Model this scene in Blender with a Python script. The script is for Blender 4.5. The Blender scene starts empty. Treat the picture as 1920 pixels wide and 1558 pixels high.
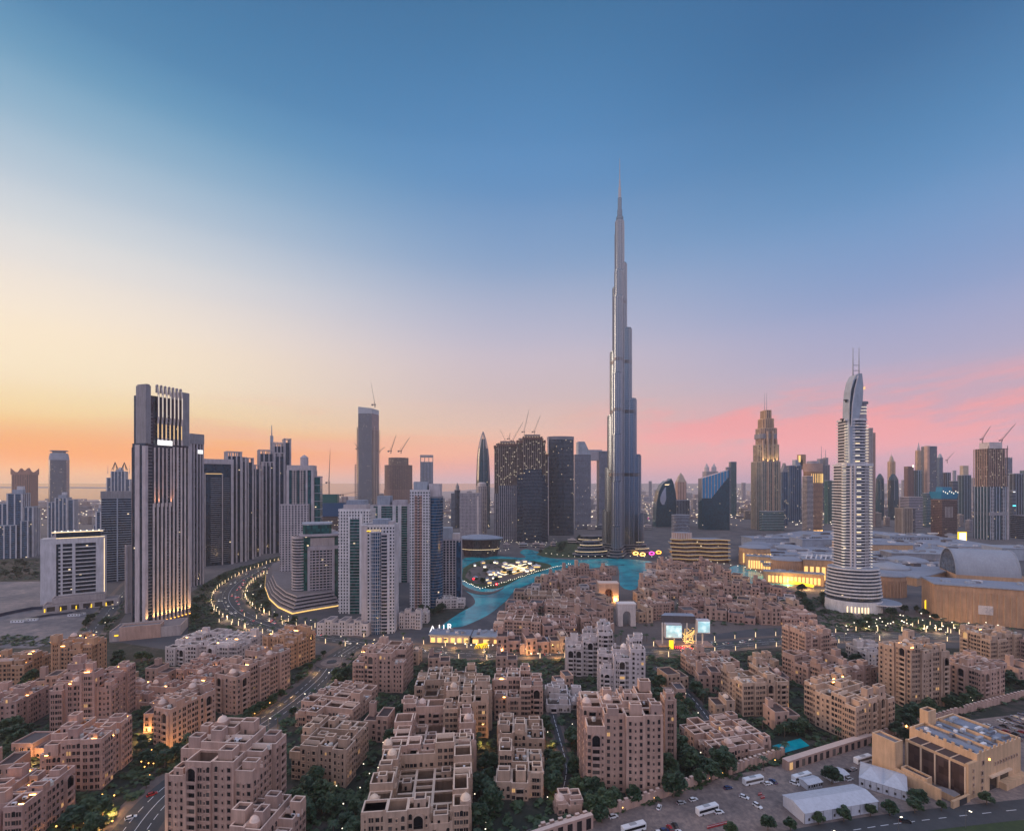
import bpy, math, random
from math import radians, sin, cos, pi, sqrt, atan2
sc = bpy.context.scene
COL = sc.collection
# ---------------------------------------------------------------- camera
F, HOR, CAMH = 912.0, 905.0, 150.0          # focal length in photo pixels, horizon row, camera height
cam = bpy.data.cameras.new('camera'); co = bpy.data.objects.new('camera', cam); COL.objects.link(co)
co.location = (0, 0, CAMH); co.rotation_euler = (pi/2, 0, 0)
cam.sensor_width = 36; cam.sensor_fit = 'HORIZONTAL'; cam.lens = 36*F/1920
cam.shift_y = (HOR-779)/1920
cam.clip_start = 1; cam.clip_end = 150000
sc.camera = co
sc.view_settings.view_transform = 'Standard'; sc.view_settings.look = 'None'
sc.view_settings.exposure = 0.0; sc.view_settings.gamma = 1
sc.cycles.use_denoising = True
sc.cycles.max_bounces = 5; sc.cycles.diffuse_bounces = 3; sc.cycles.glossy_bounces = 3
sc.cycles.transmission_bounces = 2; sc.cycles.volume_bounces = 1; sc.cycles.transparent_max_bounces = 4
sc.cycles.sample_clamp_indirect = 4.0
# ---------------------------------------------------------------- dusk sky
def lin(c):
    f = lambda v: (v/12.92 if v <= .04045 else ((v+.055)/1.055)**2.4)
    return tuple(f(x/255) for x in c)
SUN_AZ, SUN_EL = radians(-80), radians(9)
W = bpy.data.worlds.new('World'); sc.world = W; W.use_nodes = True
nt = W.node_tree; N = nt.nodes; N.clear(); LK = nt.links.new
def nd(t, **k):
    n = N.new(t)
    for a, b in k.items(): setattr(n, a, b)
    return n
def mth(op, a, b=None, clamp=False):
    n = nd('ShaderNodeMath', operation=op); n.use_clamp = clamp
    for i, v in enumerate((a, b)):
        if v is None: continue
        if isinstance(v, (int, float)): n.inputs[i].default_value = v
        else: LK(v, n.inputs[i])
    return n.outputs[0]
def mapr(v, a, b, c=0, d=1, smooth=True):
    n = nd('ShaderNodeMapRange'); n.interpolation_type = 'SMOOTHSTEP' if smooth else 'LINEAR'
    LK(v, n.inputs[0])
    for i, x in enumerate((a, b, c, d)): n.inputs[i+1].default_value = x
    return n.outputs[0]
def mixc(f, a, b, bt='MIX'):
    n = nd('ShaderNodeMix', data_type='RGBA', blend_type=bt)
    if isinstance(f, (int, float)): n.inputs[0].default_value = f
    else: LK(f, n.inputs[0])
    for i, v in ((6, a), (7, b)):
        if isinstance(v, tuple): n.inputs[i].default_value = (*v, 1)
        else: LK(v, n.inputs[i])
    return n.outputs[2]
def ramp(v, stops):
    n = nd('ShaderNodeValToRGB'); cr = n.color_ramp; cr.interpolation = 'CARDINAL'
    while len(cr.elements) < len(stops): cr.elements.new(.5)
    for e, (p, c) in zip(cr.elements, stops):
        e.position = p; e.color = (*lin(c), 1)
    LK(v, n.inputs[0]); return n.outputs[0]
tc = nd('ShaderNodeTexCoord'); sx = nd('ShaderNodeSeparateXYZ'); LK(tc.outputs['Generated'], sx.inputs[0])
X, Y, Z = sx.outputs
hl = mth('SQRT', mth('ADD', mth('MULTIPLY', X, X), mth('ADD', mth('MULTIPLY', Y, Y), 1e-5)))
el = mth('DIVIDE', Z, hl, True)
az = mth('DIVIDE', mth('ARCTAN2', X, Y), pi/4)
SKY_L = [(0,(224,178,136)),(.02,(246,178,116)),(.045,(255,160,52)),(.075,(255,178,72)),(.1,(255,214,136)),(.15,(255,232,188)),(.237,(252,234,206)),(.315,(234,226,216)),(.375,(214,217,218)),(.44,(186,201,213)),(.52,(150,182,204)),(.61,(108,158,190)),(.71,(68,130,172)),(1,(44,104,150))]
SKY_C = [(0,(190,162,172)),(.02,(208,160,162)),(.05,(230,166,148)),(.085,(240,182,156)),(.115,(234,192,172)),(.17,(214,188,186)),(.28,(192,185,202)),(.42,(144,166,200)),(.57,(102,146,192)),(.7,(78,134,184)),(1,(50,110,156))]
SKY_R = [(0,(168,142,164)),(.02,(186,150,168)),(.06,(202,162,178)),(.1,(200,164,184)),(.15,(190,168,190)),(.2,(174,168,198)),(.3,(138,158,200)),(.47,(92,142,190)),(.7,(50,108,156)),(1,(40,96,146))]
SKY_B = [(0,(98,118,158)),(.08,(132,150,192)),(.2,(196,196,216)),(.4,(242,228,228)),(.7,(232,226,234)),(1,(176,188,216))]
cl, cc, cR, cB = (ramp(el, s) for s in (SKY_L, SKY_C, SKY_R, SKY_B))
col = mixc(mapr(az, -1.0, .08), cl, cc)
col = mixc(mapr(az, 0.05, .92), col, cR)
# pink cloud streaks low in the sky (direction based)
mp = nd('ShaderNodeCombineXYZ')
LK(mth('MULTIPLY', az, 1.7), mp.inputs[0])
LK(mth('SUBTRACT', mth('MULTIPLY', el, 10.0), mth('MULTIPLY', az, .9)), mp.inputs[1])
nz = nd('ShaderNodeTexNoise'); nz.inputs['Scale'].default_value = 1.25; nz.inputs['Detail'].default_value = 9; nz.inputs['Roughness'].default_value = .62; nz.inputs['Distortion'].default_value = .3
LK(mp.outputs[0], nz.inputs['Vector'])
cm = mapr(nz.outputs[0], .39, .55)
band = mth('MULTIPLY', mapr(el, .02, .09), mapr(el, .20, .12))
cm = mth('MULTIPLY', mth('MULTIPLY', cm, band), mapr(az, .05, .55))
wash = mth('MULTIPLY', mth('MULTIPLY', mapr(el, .0, .07), mapr(el, .19, .11)), mapr(az, -.02, .5))
col = mixc(mth('MULTIPLY', wash, .28), col, lin((244,164,170)))
col = mixc(mth('MULTIPLY', cm, .95), col, lin((255,158,156)))
mp2 = nd('ShaderNodeCombineXYZ'); LK(mth('MULTIPLY', az, 1.6), mp2.inputs[0]); LK(mth('MULTIPLY', el, 16), mp2.inputs[1]); mp2.inputs[2].default_value = 3.3
nz2 = nd('ShaderNodeTexNoise'); nz2.inputs['Scale'].default_value = 1.4; nz2.inputs['Detail'].default_value = 4
LK(mp2.outputs[0], nz2.inputs['Vector'])
c2 = mth('MULTIPLY', mapr(nz2.outputs[0], .46, .62), mth('MULTIPLY', mapr(el, .02, .06), mapr(el, .17, .1)))
c2 = mth('MULTIPLY', c2, mth('MULTIPLY', mapr(az, -1.1, -.5), mapr(az, .4, .1)))
col = mixc(mth('MULTIPLY', c2, .6), col, lin((246,176,140)))
col = mixc(1.0, col, mixc(mapr(el, .14, 0), (1,1,1), (1.3,1.27,1.27)), 'MULTIPLY')      # glow gathers at the horizon
# unseen sky behind the camera, brightened as fill light for the walls
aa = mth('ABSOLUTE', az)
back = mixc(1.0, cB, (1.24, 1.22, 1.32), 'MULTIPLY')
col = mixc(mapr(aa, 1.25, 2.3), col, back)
col = mixc(mapr(Z, .74, .86), col, (.47, .55, .78))      # unseen zenith, brightened as fill light on roofs and ground
sky = nd('ShaderNodeTexSky', sky_type='NISHITA'); sky.sun_disc = False
sky.sun_elevation = SUN_EL; sky.sun_rotation = SUN_AZ; sky.altitude = 0; sky.dust_density = 3
bg1 = nd('ShaderNodeBackground'); LK(sky.outputs[0], bg1.inputs[0]); bg1.inputs[1].default_value = .01
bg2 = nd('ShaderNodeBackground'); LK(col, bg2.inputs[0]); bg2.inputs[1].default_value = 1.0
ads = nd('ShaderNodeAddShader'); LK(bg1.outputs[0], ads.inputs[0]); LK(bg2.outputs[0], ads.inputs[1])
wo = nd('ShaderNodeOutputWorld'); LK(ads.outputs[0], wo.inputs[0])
sl = bpy.data.lights.new('sun', 'SUN'); sl.energy = 2.5; sl.angle = radians(24); sl.color = (1, .64, .40); sl.specular_factor = .15
so = bpy.data.objects.new('sun', sl); COL.objects.link(so)
so.rotation_euler = (pi/2-SUN_EL, 0, -SUN_AZ+pi)   # shines from the glow low on the left
# ---------------------------------------------------------------- helpers
def G(px, py):
    d = F*CAMH/(py-HOR); return ((px-960)/F*d, d)
def hgt(py, d): return CAMH+(HOR-py)/F*d
def setp(o, label=None, cat=None, group=None, kind=None):
    if label: o['label'] = label
    if cat: o['category'] = cat
    if group: o['group'] = group
    if kind: o['kind'] = kind
    return o
def thing(name, label, cat, loc=(0,0,0), rot=0, group=None):
    o = bpy.data.objects.new(name, None); COL.objects.link(o); o.empty_display_size = 1
    o.location = loc; o.rotation_euler = (0, 0, rot)
    return setp(o, label, cat, group)
def inst(name, me, parent, loc=(0,0,0), rot=0, scale=None):
    o = bpy.data.objects.new(name, me); COL.objects.link(o); o.parent = parent
    o.location = loc; o.rotation_euler = (0, 0, rot)
    if scale: o.scale = scale
    return o
def dup(root, loc, rot=0, scale=1, label=None, group=None):
    r = root.copy(); COL.objects.link(r); r.location = loc; r.rotation_euler = (0,0,rot)
    r.scale = (scale,)*3 if not isinstance(scale, tuple) else scale
    if label: r['label'] = label
    if group: r['group'] = group
    for ch in list(root.children):
        c = ch.copy(); COL.objects.link(c); c.parent = r
        for g in list(ch.children):
            d = g.copy(); COL.objects.link(d); d.parent = c
    return r
class MB:
    def __init__(s): s.v=[]; s.f=[]; s.m=[]; s.mats=[]
    def mi(s, mat):
        if mat not in s.mats: s.mats.append(mat)
        return s.mats.index(mat)
    def add(s, vs, fs, mat):
        b = len(s.v); s.v += [tuple(p) for p in vs]; k = s.mi(mat)
        for f in fs: s.f.append(tuple(b+i for i in f)); s.m.append(k)
    def box(s, x0,x1,y0,y1,z0,z1,mat):
        s.prism([(x0,y0),(x1,y0),(x1,y1),(x0,y1)], z0, z1, mat)
    def prism(s, poly, z0, z1, mat, cap=None, bottom=True, cz=None):
        n = len(poly)
        s.add([(x,y,z0) for x,y in poly]+[(x,y,z1) for x,y in poly], [(i,(i+1)%n,n+(i+1)%n,n+i) for i in range(n)], mat)
        s.add([(x,y,z1) for x,y in poly], [tuple(range(n))], cap or mat)
        if bottom: s.add([(x,y,z0) for x,y in poly], [tuple(reversed(range(n)))], mat)
    def loft(s, rings, mat, cap=True):
        n = len(rings[0]); vs = [p for r in rings for p in r]; fs = []
        for k in range(len(rings)-1):
            a, b = k*n, (k+1)*n
            fs += [(a+i, a+(i+1)%n, b+(i+1)%n, b+i) for i in range(n)]
        if cap: fs.append(tuple(range((len(rings)-1)*n, len(rings)*n)))
        s.add(vs, fs, mat)
    def lathe(s, prof, n, mat, cx=0, cy=0, sy=1):
        s.loft([[(cx+r*cos(2*pi*i/n), cy+sy*r*sin(2*pi*i/n), z) for i in range(n)] for r, z in prof], mat)
    def bar(s, a, b, w, mat, w2=None):
        from mathutils import Vector as V
        a, b = V(a), V(b); d = (b-a).normalized(); u = d.cross(V((0,0,1)))
        if u.length < .01: u = V((1,0,0))
        u.normalize(); v = d.cross(u); w2 = w if w2 is None else w2
        r = lambda c, h: [c+u*h+v*h, c-u*h+v*h, c-u*h-v*h, c+u*h-v*h]
        s.add(r(a, w/2)+r(b, w2/2), [(0,1,5,4),(1,2,6,5),(2,3,7,6),(3,0,4,7),(4,5,6,7),(3,2,1,0)], mat)
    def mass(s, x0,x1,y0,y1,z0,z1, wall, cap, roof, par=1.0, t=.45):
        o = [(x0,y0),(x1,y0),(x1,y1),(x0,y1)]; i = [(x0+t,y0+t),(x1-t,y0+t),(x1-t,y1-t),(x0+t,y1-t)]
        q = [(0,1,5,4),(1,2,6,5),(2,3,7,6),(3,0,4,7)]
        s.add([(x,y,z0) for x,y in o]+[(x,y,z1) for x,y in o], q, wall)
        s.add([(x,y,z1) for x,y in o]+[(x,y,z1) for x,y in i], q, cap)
        s.add([(x,y,z1) for x,y in i]+[(x,y,z1-par) for x,y in i], q, wall)
        if roof: s.add([(x,y,z1-par) for x,y in i], [(0,1,2,3)], roof)
    def build(s, name, parent=None, smooth=False):
        me = bpy.data.meshes.new(name); me.from_pydata(s.v, [], s.f)
        for m in s.mats: me.materials.append(m)
        me.polygons.foreach_set('material_index', s.m)
        if smooth: me.polygons.foreach_set('use_smooth', [True]*len(s.f))
        me.update(); s.me = me
        if parent == 'mesh': return me
        o = bpy.data.objects.new(name, me); COL.objects.link(o)
        if parent: o.parent = parent
        return o
def R(w, d, cx=0, cy=0): return [(cx-w/2,cy-d/2),(cx+w/2,cy-d/2),(cx+w/2,cy+d/2),(cx-w/2,cy+d/2)]
def RC(w, d, c, cx=0, cy=0):
    return [(cx+x, cy+y) for x,y in ((-w/2+c,-d/2),(w/2-c,-d/2),(w/2,-d/2+c),(w/2,d/2-c),(w/2-c,d/2),(-w/2+c,d/2),(-w/2,d/2-c),(-w/2,-d/2+c))]
def EL(rx, ry, n=28, cx=0, cy=0): return [(cx+rx*cos(2*pi*i/n), cy+ry*sin(2*pi*i/n)) for i in range(n)]
def offs(poly, o):
    n = len(poly); out = []
    for i in range(n):
        (ax,ay),(bx,by),(cx,cy) = poly[i-1], poly[i], poly[(i+1)%n]
        l1 = math.hypot(bx-ax,by-ay) or 1; l2 = math.hypot(cx-bx,cy-by) or 1
        n1 = ((by-ay)/l1, -(bx-ax)/l1); n2 = ((cy-by)/l2, -(cx-bx)/l2)
        k = 1+n1[0]*n2[0]+n1[1]*n2[1]; k = max(k, .3)
        out.append((bx+(n1[0]+n2[0])*o/k, by+(n1[1]+n2[1])*o/k))
    return out
def fins(mb, poly, z0, z1, sp, fw, out, mat, ends=False, edges=None):
    n = len(poly)
    for i in range(n):
        if edges is not None and i not in edges: continue
        a, b = poly[i], poly[(i+1)%n]; L = math.hypot(b[0]-a[0], b[1]-a[1])
        if L < sp*.6: continue
        u = ((b[0]-a[0])/L, (b[1]-a[1])/L); m = (u[1], -u[0]); k = max(1, round(L/sp))
        ts = [j/k for j in range(k+1)] if ends else [(j+.5)/k for j in range(k)]
        for t in ts:
            t = min(max(t, fw/2/L), 1-fw/2/L)
            c = (a[0]+u[0]*L*t, a[1]+u[1]*L*t); h = fw/2
            q = lambda su, o: (c[0]+u[0]*su+m[0]*o, c[1]+u[1]*su+m[1]*o)
            mb.prism([q(-h,-.3), q(-h,out), q(h,out), q(h,-.3)], z0, z1, mat)
FOOT = []
def inside(x, y, mg=1.5):
    for cx, cy, w, d, c, s in FOOT:
        dx, dy = x-cx, y-cy
        if abs(c*dx+s*dy) < w/2+mg and abs(-s*dx+c*dy) < d/2+mg: return True
    return False
def fit(l, r, base, rot=0, ratio=.8):
    d0 = F*CAMH/(base-HOR); c, s = cos(radians(rot)), sin(radians(rot))
    w = (r-l)/F*d0; cx = ((l+r)/2-960)/F*d0; cy = d0+w*ratio/2
    for _ in range(60):
        d = w*ratio
        pts = [(cx+c*x-s*y, cy+s*x+c*y) for x,y in R(w,d)]
        px = [960+F*x/y for x,y in pts]
        w *= ((r-l)/(max(px)-min(px)))**.6
        cx += ((l+r)/2-(max(px)+min(px))/2)/F*cy*.7
        cy += (d0-min(y for x,y in pts))*.8
    return cx, cy, w, w*ratio
class Tw:
    """a building: an Empty at its base, one mesh per part"""
    def __init__(s, name, label, l, r, base, rot=0, ratio=.8, cat='tower', group=None, foot=True):
        s.cx, s.cy, s.w, s.d = fit(l, r, base, rot, ratio); s.near = F*CAMH/(base-HOR)
        s.rot = radians(rot); s.mb = {}
        s.root = thing(name, label, cat, (s.cx, s.cy, 0), s.rot, group)
        if foot: FOOT.append((s.cx, s.cy, s.w, s.d, cos(s.rot), sin(s.rot)))
    def z(s, py, k=.25): return hgt(py, s.near+(s.cy-s.near)*k)
    def p(s, n): return s.mb.setdefault(n, MB())
    def tier(s, poly, z0, z1, glass, slab=None, fin=None, fh=3.6, out=.6, th=.9, sp=4, fw=.8, fo=.5, roof=None, ends=False, par=True):
        s.p('curtain_wall').prism(poly, z0, z1, glass, roof or RF['grey'])
        if slab:
            n = int((z1-z0)/fh); q = offs(poly, out); b = s.p('floor_edge')
            for k in range(1, n+1):
                z = z0+k*(z1-z0)/max(n,1); b.prism(q, z-th, z if k < n else z-.05, slab)
        if fin: fins(s.p('pier'), poly, z0, z1+(.6 if par else 0), sp, fw, fo, fin, ends)
        if par:
            pm = MB(); q = offs(poly, max(out if slab else 0, fo if fin else 0)*.6+.1); n = len(q); qi = offs(poly, -.5)
            pm.add([(x,y,z1-.8) for x,y in q]+[(x,y,z1+1.2) for x,y in q]+[(x,y,z1+1.2) for x,y in qi]+[(x,y,z1-.1) for x,y in qi],
                   [(k*n+i,k*n+(i+1)%n,(k+1)*n+(i+1)%n,(k+1)*n+i) for k in range(3) for i in range(n)], slab or fin or glass); pm.build('parapet', s.root)
    def done(s):
        for n, b in s.mb.items(): b.build(n, s.root)
        return s
# ---------------------------------------------------------------- materials
class NT:
    def __init__(s, name):
        s.m = bpy.data.materials.new(name); s.m.use_nodes = True; s.t = s.m.node_tree; s.n = s.t.nodes
        s.b = s.n['Principled BSDF']; s.l = s.t.links.new
    def new(s, t, **k):
        n = s.n.new(t)
        for a, b in k.items(): setattr(n, a, b)
        return n
    def coord(s, kind='Object', scale=(1,1,1)):
        t = s.new('ShaderNodeTexCoord'); m = s.new('ShaderNodeMapping'); s.l(t.outputs[kind], m.inputs[0]); m.inputs['Scale'].default_value = scale
        return m.outputs[0]
    def noise(s, vec, scale, detail=4, rough=.6):
        n = s.new('ShaderNodeTexNoise'); n.inputs['Scale'].default_value = scale; n.inputs['Detail'].default_value = detail; n.inputs['Roughness'].default_value = rough
        s.l(vec, n.inputs['Vector']); return n.outputs[0]
    def ramp(s, v, stops):
        n = s.new('ShaderNodeValToRGB'); cr = n.color_ramp
        while len(cr.elements) < len(stops): cr.elements.new(.5)
        for e, (p, c) in zip(cr.elements, stops): e.position = p; e.color = (*c, 1)
        s.l(v, n.inputs[0]); return n.outputs[0]
    def mix(s, f, a, b, bt='MIX'):
        n = s.new('ShaderNodeMix', data_type='RGBA', blend_type=bt)
        for i, v in ((0, f), (6, a), (7, b)):
            if isinstance(v, tuple): n.inputs[i].default_value = (*v, 1)
            elif isinstance(v, (int, float)): n.inputs[i].default_value = v
            else: s.l(v, n.inputs[i])
        return n.outputs[2]
def mul(c, k): return tuple(min(1, x*k) for x in c)
def wallmat(name, c, rough=.85, var=.36, sc_=.08):
    t = NT(name); v = t.coord('Object'); n1 = t.noise(v, sc_, 5)
    v2 = t.coord('Object', (1, 1, .12)); n2 = t.noise(v2, .55, 4, .7)
    oi = t.new('ShaderNodeObjectInfo'); tint = t.ramp(oi.outputs['Random'], [(0,(.80,.80,.82)),(.4,(.94,.92,.92)),(.7,(1.0,.99,.97)),(1,(1.1,1.06,1.0))])
    c1 = t.ramp(n1, [(.3, mul(c, 1-var)), (.7, mul(c, 1+var*.6))])
    t.l(t.mix(1.0, t.mix(.55, c1, t.ramp(n2, [(.35, mul(c, 1-var*.9)), (.65, mul(c, 1+var*.4))])), tint, 'MULTIPLY'), t.b.inputs['Base Color'])
    t.b.inputs['Roughness'].default_value = rough
    return t.m
def glassmat(name, c, rough=.12, lit=.007, cell=(2.1,2.1,3.6), litc=(1,.76,.45), ls=1.3, var=.5, metal=0.0):
    t = NT(name); tc = t.new('ShaderNodeTexCoord'); m = t.new('ShaderNodeMapping'); t.l(tc.outputs['Object'], m.inputs[0])
    m.inputs['Scale'].default_value = tuple(1/x for x in cell); m.inputs['Location'].default_value = (.37,.41,.13)
    fl = t.new('ShaderNodeVectorMath', operation='FLOOR'); t.l(m.outputs[0], fl.inputs[0])
    oi = t.new('ShaderNodeObjectInfo'); ad = t.new('ShaderNodeVectorMath', operation='ADD'); t.l(fl.outputs[0], ad.inputs[0]); t.l(oi.outputs['Location'], ad.inputs[1])
    w = t.new('ShaderNodeTexWhiteNoise', noise_dimensions='3D'); t.l(ad.outputs[0], w.inputs['Vector'])
    t.l(t.ramp(w.outputs['Value'], [(0, mul(c, 1-var)), (1, mul(c, 1+var))]), t.b.inputs['Base Color'])
    t.b.inputs['Roughness'].default_value = rough; t.b.inputs['Metallic'].default_value = metal
    if lit:
        g = t.new('ShaderNodeMath', operation='GREATER_THAN'); t.l(w.outputs['Value'], g.inputs[0]); g.inputs[1].default_value = 1-lit
        fr = t.new('ShaderNodeVectorMath', operation='FRACTION'); t.l(m.outputs[0], fr.inputs[0]); sp = t.new('ShaderNodeSeparateXYZ'); t.l(fr.outputs[0], sp.inputs[0])
        q = t.new('ShaderNodeMath', operation='COMPARE'); t.l(sp.outputs[2], q.inputs[0]); q.inputs[1].default_value = .5; q.inputs[2].default_value = .22; g2 = t.new('ShaderNodeMath', operation='MULTIPLY'); t.l(g.outputs[0], g2.inputs[0]); t.l(q.outputs[0], g2.inputs[1]); g = g2
        k = t.new('ShaderNodeMath', operation='MULTIPLY'); t.l(g.outputs[0], k.inputs[0]); k.inputs[1].default_value = ls
        t.b.inputs['Emission Color'].default_value = (*litc, 1); t.l(k.outputs[0], t.b.inputs['Emission Strength'])
        t.m.cycles.emission_sampling = 'NONE'
    return t.m
def glow(name, c, s, sample=False):
    t = NT(name); t.b.inputs['Base Color'].default_value = (*mul(c,.5), 1)
    t.b.inputs['Emission Color'].default_value = (*c, 1); t.b.inputs['Emission Strength'].default_value = s
    t.m.cycles.emission_sampling = 'AUTO' if sample else 'NONE'
    return t.m
def plain(name, c, rough=.5, metal=0, var=.15):
    t = NT(name); n = t.noise(t.coord('Object'), .6, 4)
    t.l(t.ramp(n, [(.3, mul(c, 1-var)), (.7, mul(c, 1+var))]), t.b.inputs['Base Color'])
    t.b.inputs['Roughness'].default_value = rough; t.b.inputs['Metallic'].default_value = metal; return t.m
WL = {k: wallmat('wall_'+k, c) for k, c in dict(
    tan=(.475,.32,.265), rose=(.475,.305,.258), sand=(.51,.36,.27), pale=(.60,.54,.54), white=(.66,.65,.68), stone=(.43,.385,.385),
    grey=(.25,.255,.29), concrete=(.36,.29,.26), brown=(.22,.13,.11), cream=(.62,.41,.25), orange=(.48,.29,.18), mall=(.52,.33,.20),
    mauve=(.45,.42,.46), beige=(.46,.38,.30), bluegrey=(.33,.38,.46), rust=(.33,.17,.12), core=(.10,.075,.07)).items()}
CAPM = {k: wallmat('coping_'+k, c, var=.12) for k, c in dict(tan=(.72,.56,.48), rose=(.70,.53,.46), sand=(.74,.58,.46), pale=(.78,.70,.67), cream=(.76,.57,.41)).items()}  # sky light caught by the rims is put into these paler colours
RF = dict(brown=wallmat('roof_brown', (.085,.056,.054), .9, .3, .3), grey=wallmat('roof_grey', (.22,.2,.21), .9, .3, .1), light=wallmat('roof_light', (.28,.32,.40), .7, .22, .05), slate=wallmat('roof_slate', (.095,.088,.1), .9, .3, .3))
GL = dict(dark=glassmat('glass_dark', (.008,.022,.038), lit=.003), teal=glassmat('glass_teal', (.015,.07,.08)), blue=glassmat('glass_blue', (.015,.06,.12)), sea=glassmat('glass_sea', (.01,.045,.065), lit=.004),
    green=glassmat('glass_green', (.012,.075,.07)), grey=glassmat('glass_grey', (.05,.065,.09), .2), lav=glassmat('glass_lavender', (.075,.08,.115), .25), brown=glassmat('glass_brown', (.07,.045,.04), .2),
    site=glassmat('site_core', (.06,.05,.05), .8, .05, (1.6,1.6,3.6), (1,.85,.6), 1.1), sitedim=glassmat('site_dim', (.075,.055,.05), .8, .035, (1.5,1.5,3.6), (1,.85,.6), 2.0),
    warm=glassmat('glass_warm', (.05,.045,.04), .15, .10, (2,2,3.6), (1,.7,.35), .8), pane=None)
pn = NT('window_pane'); oi = pn.new('ShaderNodeObjectInfo'); pn.l(pn.ramp(oi.outputs['Random'], [(0,(.008,.009,.012)),(.6,(.022,.02,.022)),(.8,(.06,.05,.048)),(.9,(.13,.11,.1))]), pn.b.inputs['Base Color']); pn.b.inputs['Roughness'].default_value = .12
gt = pn.new('ShaderNodeMath', operation='GREATER_THAN'); pn.l(oi.outputs['Random'], gt.inputs[0]); gt.inputs[1].default_value = .984; pn.b.inputs['Emission Color'].default_value = (.6,.34,.13,1); pn.l(gt.outputs[0], pn.b.inputs['Emission Strength']); pn.m.cycles.emission_sampling = 'NONE'; GL['pane'] = pn.m
LT = dict(warm=glow('lamp_warm', (1,.5,.12), 5), amber=glow('lamp_amber', (1,.42,.05), 4), white=glow('lamp_white', (1,.88,.66), 2.3), red=glow('lamp_red', (1,.03,.06), 2.2), blue=glow('lamp_blue', (.1,.35,1), 4), strip=glow('led_strip', (1,.86,.66), .95),
    gold=glow('gold_strip', (1,.62,.2), 1.25), sign=glow('sign_white', (1,.98,.96), 1.3), cyan=glow('lamp_cyan', (.1,.8,.9), 2), pink=glow('lamp_pink', (1,.08,.5), 3), cove=glow('cove_light', (1,.5,.13), 14, True), soft=glow('lamp_soft', (1,.74,.42), 1.7), yellow=glow('lamp_yellow',(1,.62,.02),1.5))
METAL = plain('steel', (.30,.30,.33), .35, .8); DARK = plain('dark_metal', (.05,.05,.055), .5, .3); CRANE = plain('crane_steel', (.16,.10,.09), .6, .1)
WHITEP = plain('white_paint', (.72,.73,.76), .35, 0, .06)
# ---------------------------------------------------------------- the setting
def groundmat(name, stops, s1=.004, s2=.06, rough=.95):
    t = NT(name); v = t.coord('Object'); a = t.noise(v, s1, 6, .6); b = t.noise(v, s2, 6, .7)
    m = t.new('ShaderNodeMath', operation='MULTIPLY_ADD'); t.l(b, m.inputs[0]); m.inputs[1].default_value = .5
    h = t.new('ShaderNodeMath', operation='MULTIPLY'); t.l(a, h.inputs[0]); h.inputs[1].default_value = .5; t.l(h.outputs[0], m.inputs[2])
    t.l(t.ramp(m.outputs[0], stops), t.b.inputs['Base Color']); t.b.inputs['Roughness'].default_value = rough; return t.m
GM = dict(
    city=groundmat('city_ground', [(.3,(.04,.045,.056)), (.48,(.075,.077,.088)), (.64,(.17,.15,.15))], .003, .03),
    garden=groundmat('garden_ground', [(.38,(.012,.02,.014)), (.5,(.022,.03,.022)), (.57,(.07,.056,.05)), (.68,(.14,.108,.098))], .02, .12),  # dark planting, darkened further with the shade between the buildings
    sand=groundmat('sandy_lot', [(.36,(.06,.07,.095)), (.46,(.13,.13,.15)), (.54,(.20,.18,.19)), (.64,(.33,.28,.265))], .016, .11),
    dirt=groundmat('dirt_lot', [(.36,(.12,.10,.10)), (.5,(.20,.16,.15)), (.62,(.31,.24,.21))], .05, .4),
    paving=groundmat('paving', [(.3,(.09,.075,.072)), (.5,(.135,.108,.1)), (.7,(.2,.16,.147))], .03, .4),  # shade of the gaps between buildings is put into this dark colour
    asphalt=groundmat('asphalt', [(.3,(.035,.04,.046)), (.5,(.052,.057,.064)), (.7,(.075,.078,.084))], .03, .3, .8),
    deck=groundmat('podium_deck', [(.3,(.17,.15,.15)), (.5,(.25,.21,.2)), (.7,(.33,.28,.26))], .03, .3),
    grass=groundmat('grass_ground', [(.3,(.018,.035,.014)), (.5,(.035,.06,.022)), (.7,(.06,.09,.03))], .05, .4))
def sheet(name, px, z, mat, world=False):
    b = MB(); pts = px if world else [G(*p) for p in px]
    a = sum(pts[i-1][0]*pts[i][1]-pts[i][0]*pts[i-1][1] for i in range(len(pts)))
    if a < 0: pts = pts[::-1]
    b.add([(x,y,z) for x,y in pts], [tuple(range(len(pts)))], mat)
    return setp(b.build(name), kind='structure')
def crom(P, n=6):
    out = []; Q = [P[0]]+P+[P[-1]]
    for i in range(1, len(Q)-2):
        for k in range(n):
            t = k/n; a,b,c,d = Q[i-1:i+3]
            out.append(tuple(.5*(2*b[j]+(c[j]-a[j])*t+(2*a[j]-5*b[j]+4*c[j]-d[j])*t*t+(3*b[j]-a[j]-3*c[j]+d[j])*t**3) for j in (0,1)))
    out.append(P[-1]); return out
sheet('ground', [(-90000,-200),(90000,-200),(90000,90000),(-90000,90000)], 0, GM['city'], True)
sheet('far_plain', [(-60000,3300),(-6000,2900),(0,2700),(6000,2900),(60000,3300),(90000,90000),(-90000,90000)], .25, groundmat('far_sand', [(.3,(.20,.17,.17)), (.5,(.30,.25,.24)), (.68,(.42,.35,.32))], .0012, .01), True)  # sandy flats, paled further to put distance haze into the colour
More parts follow.
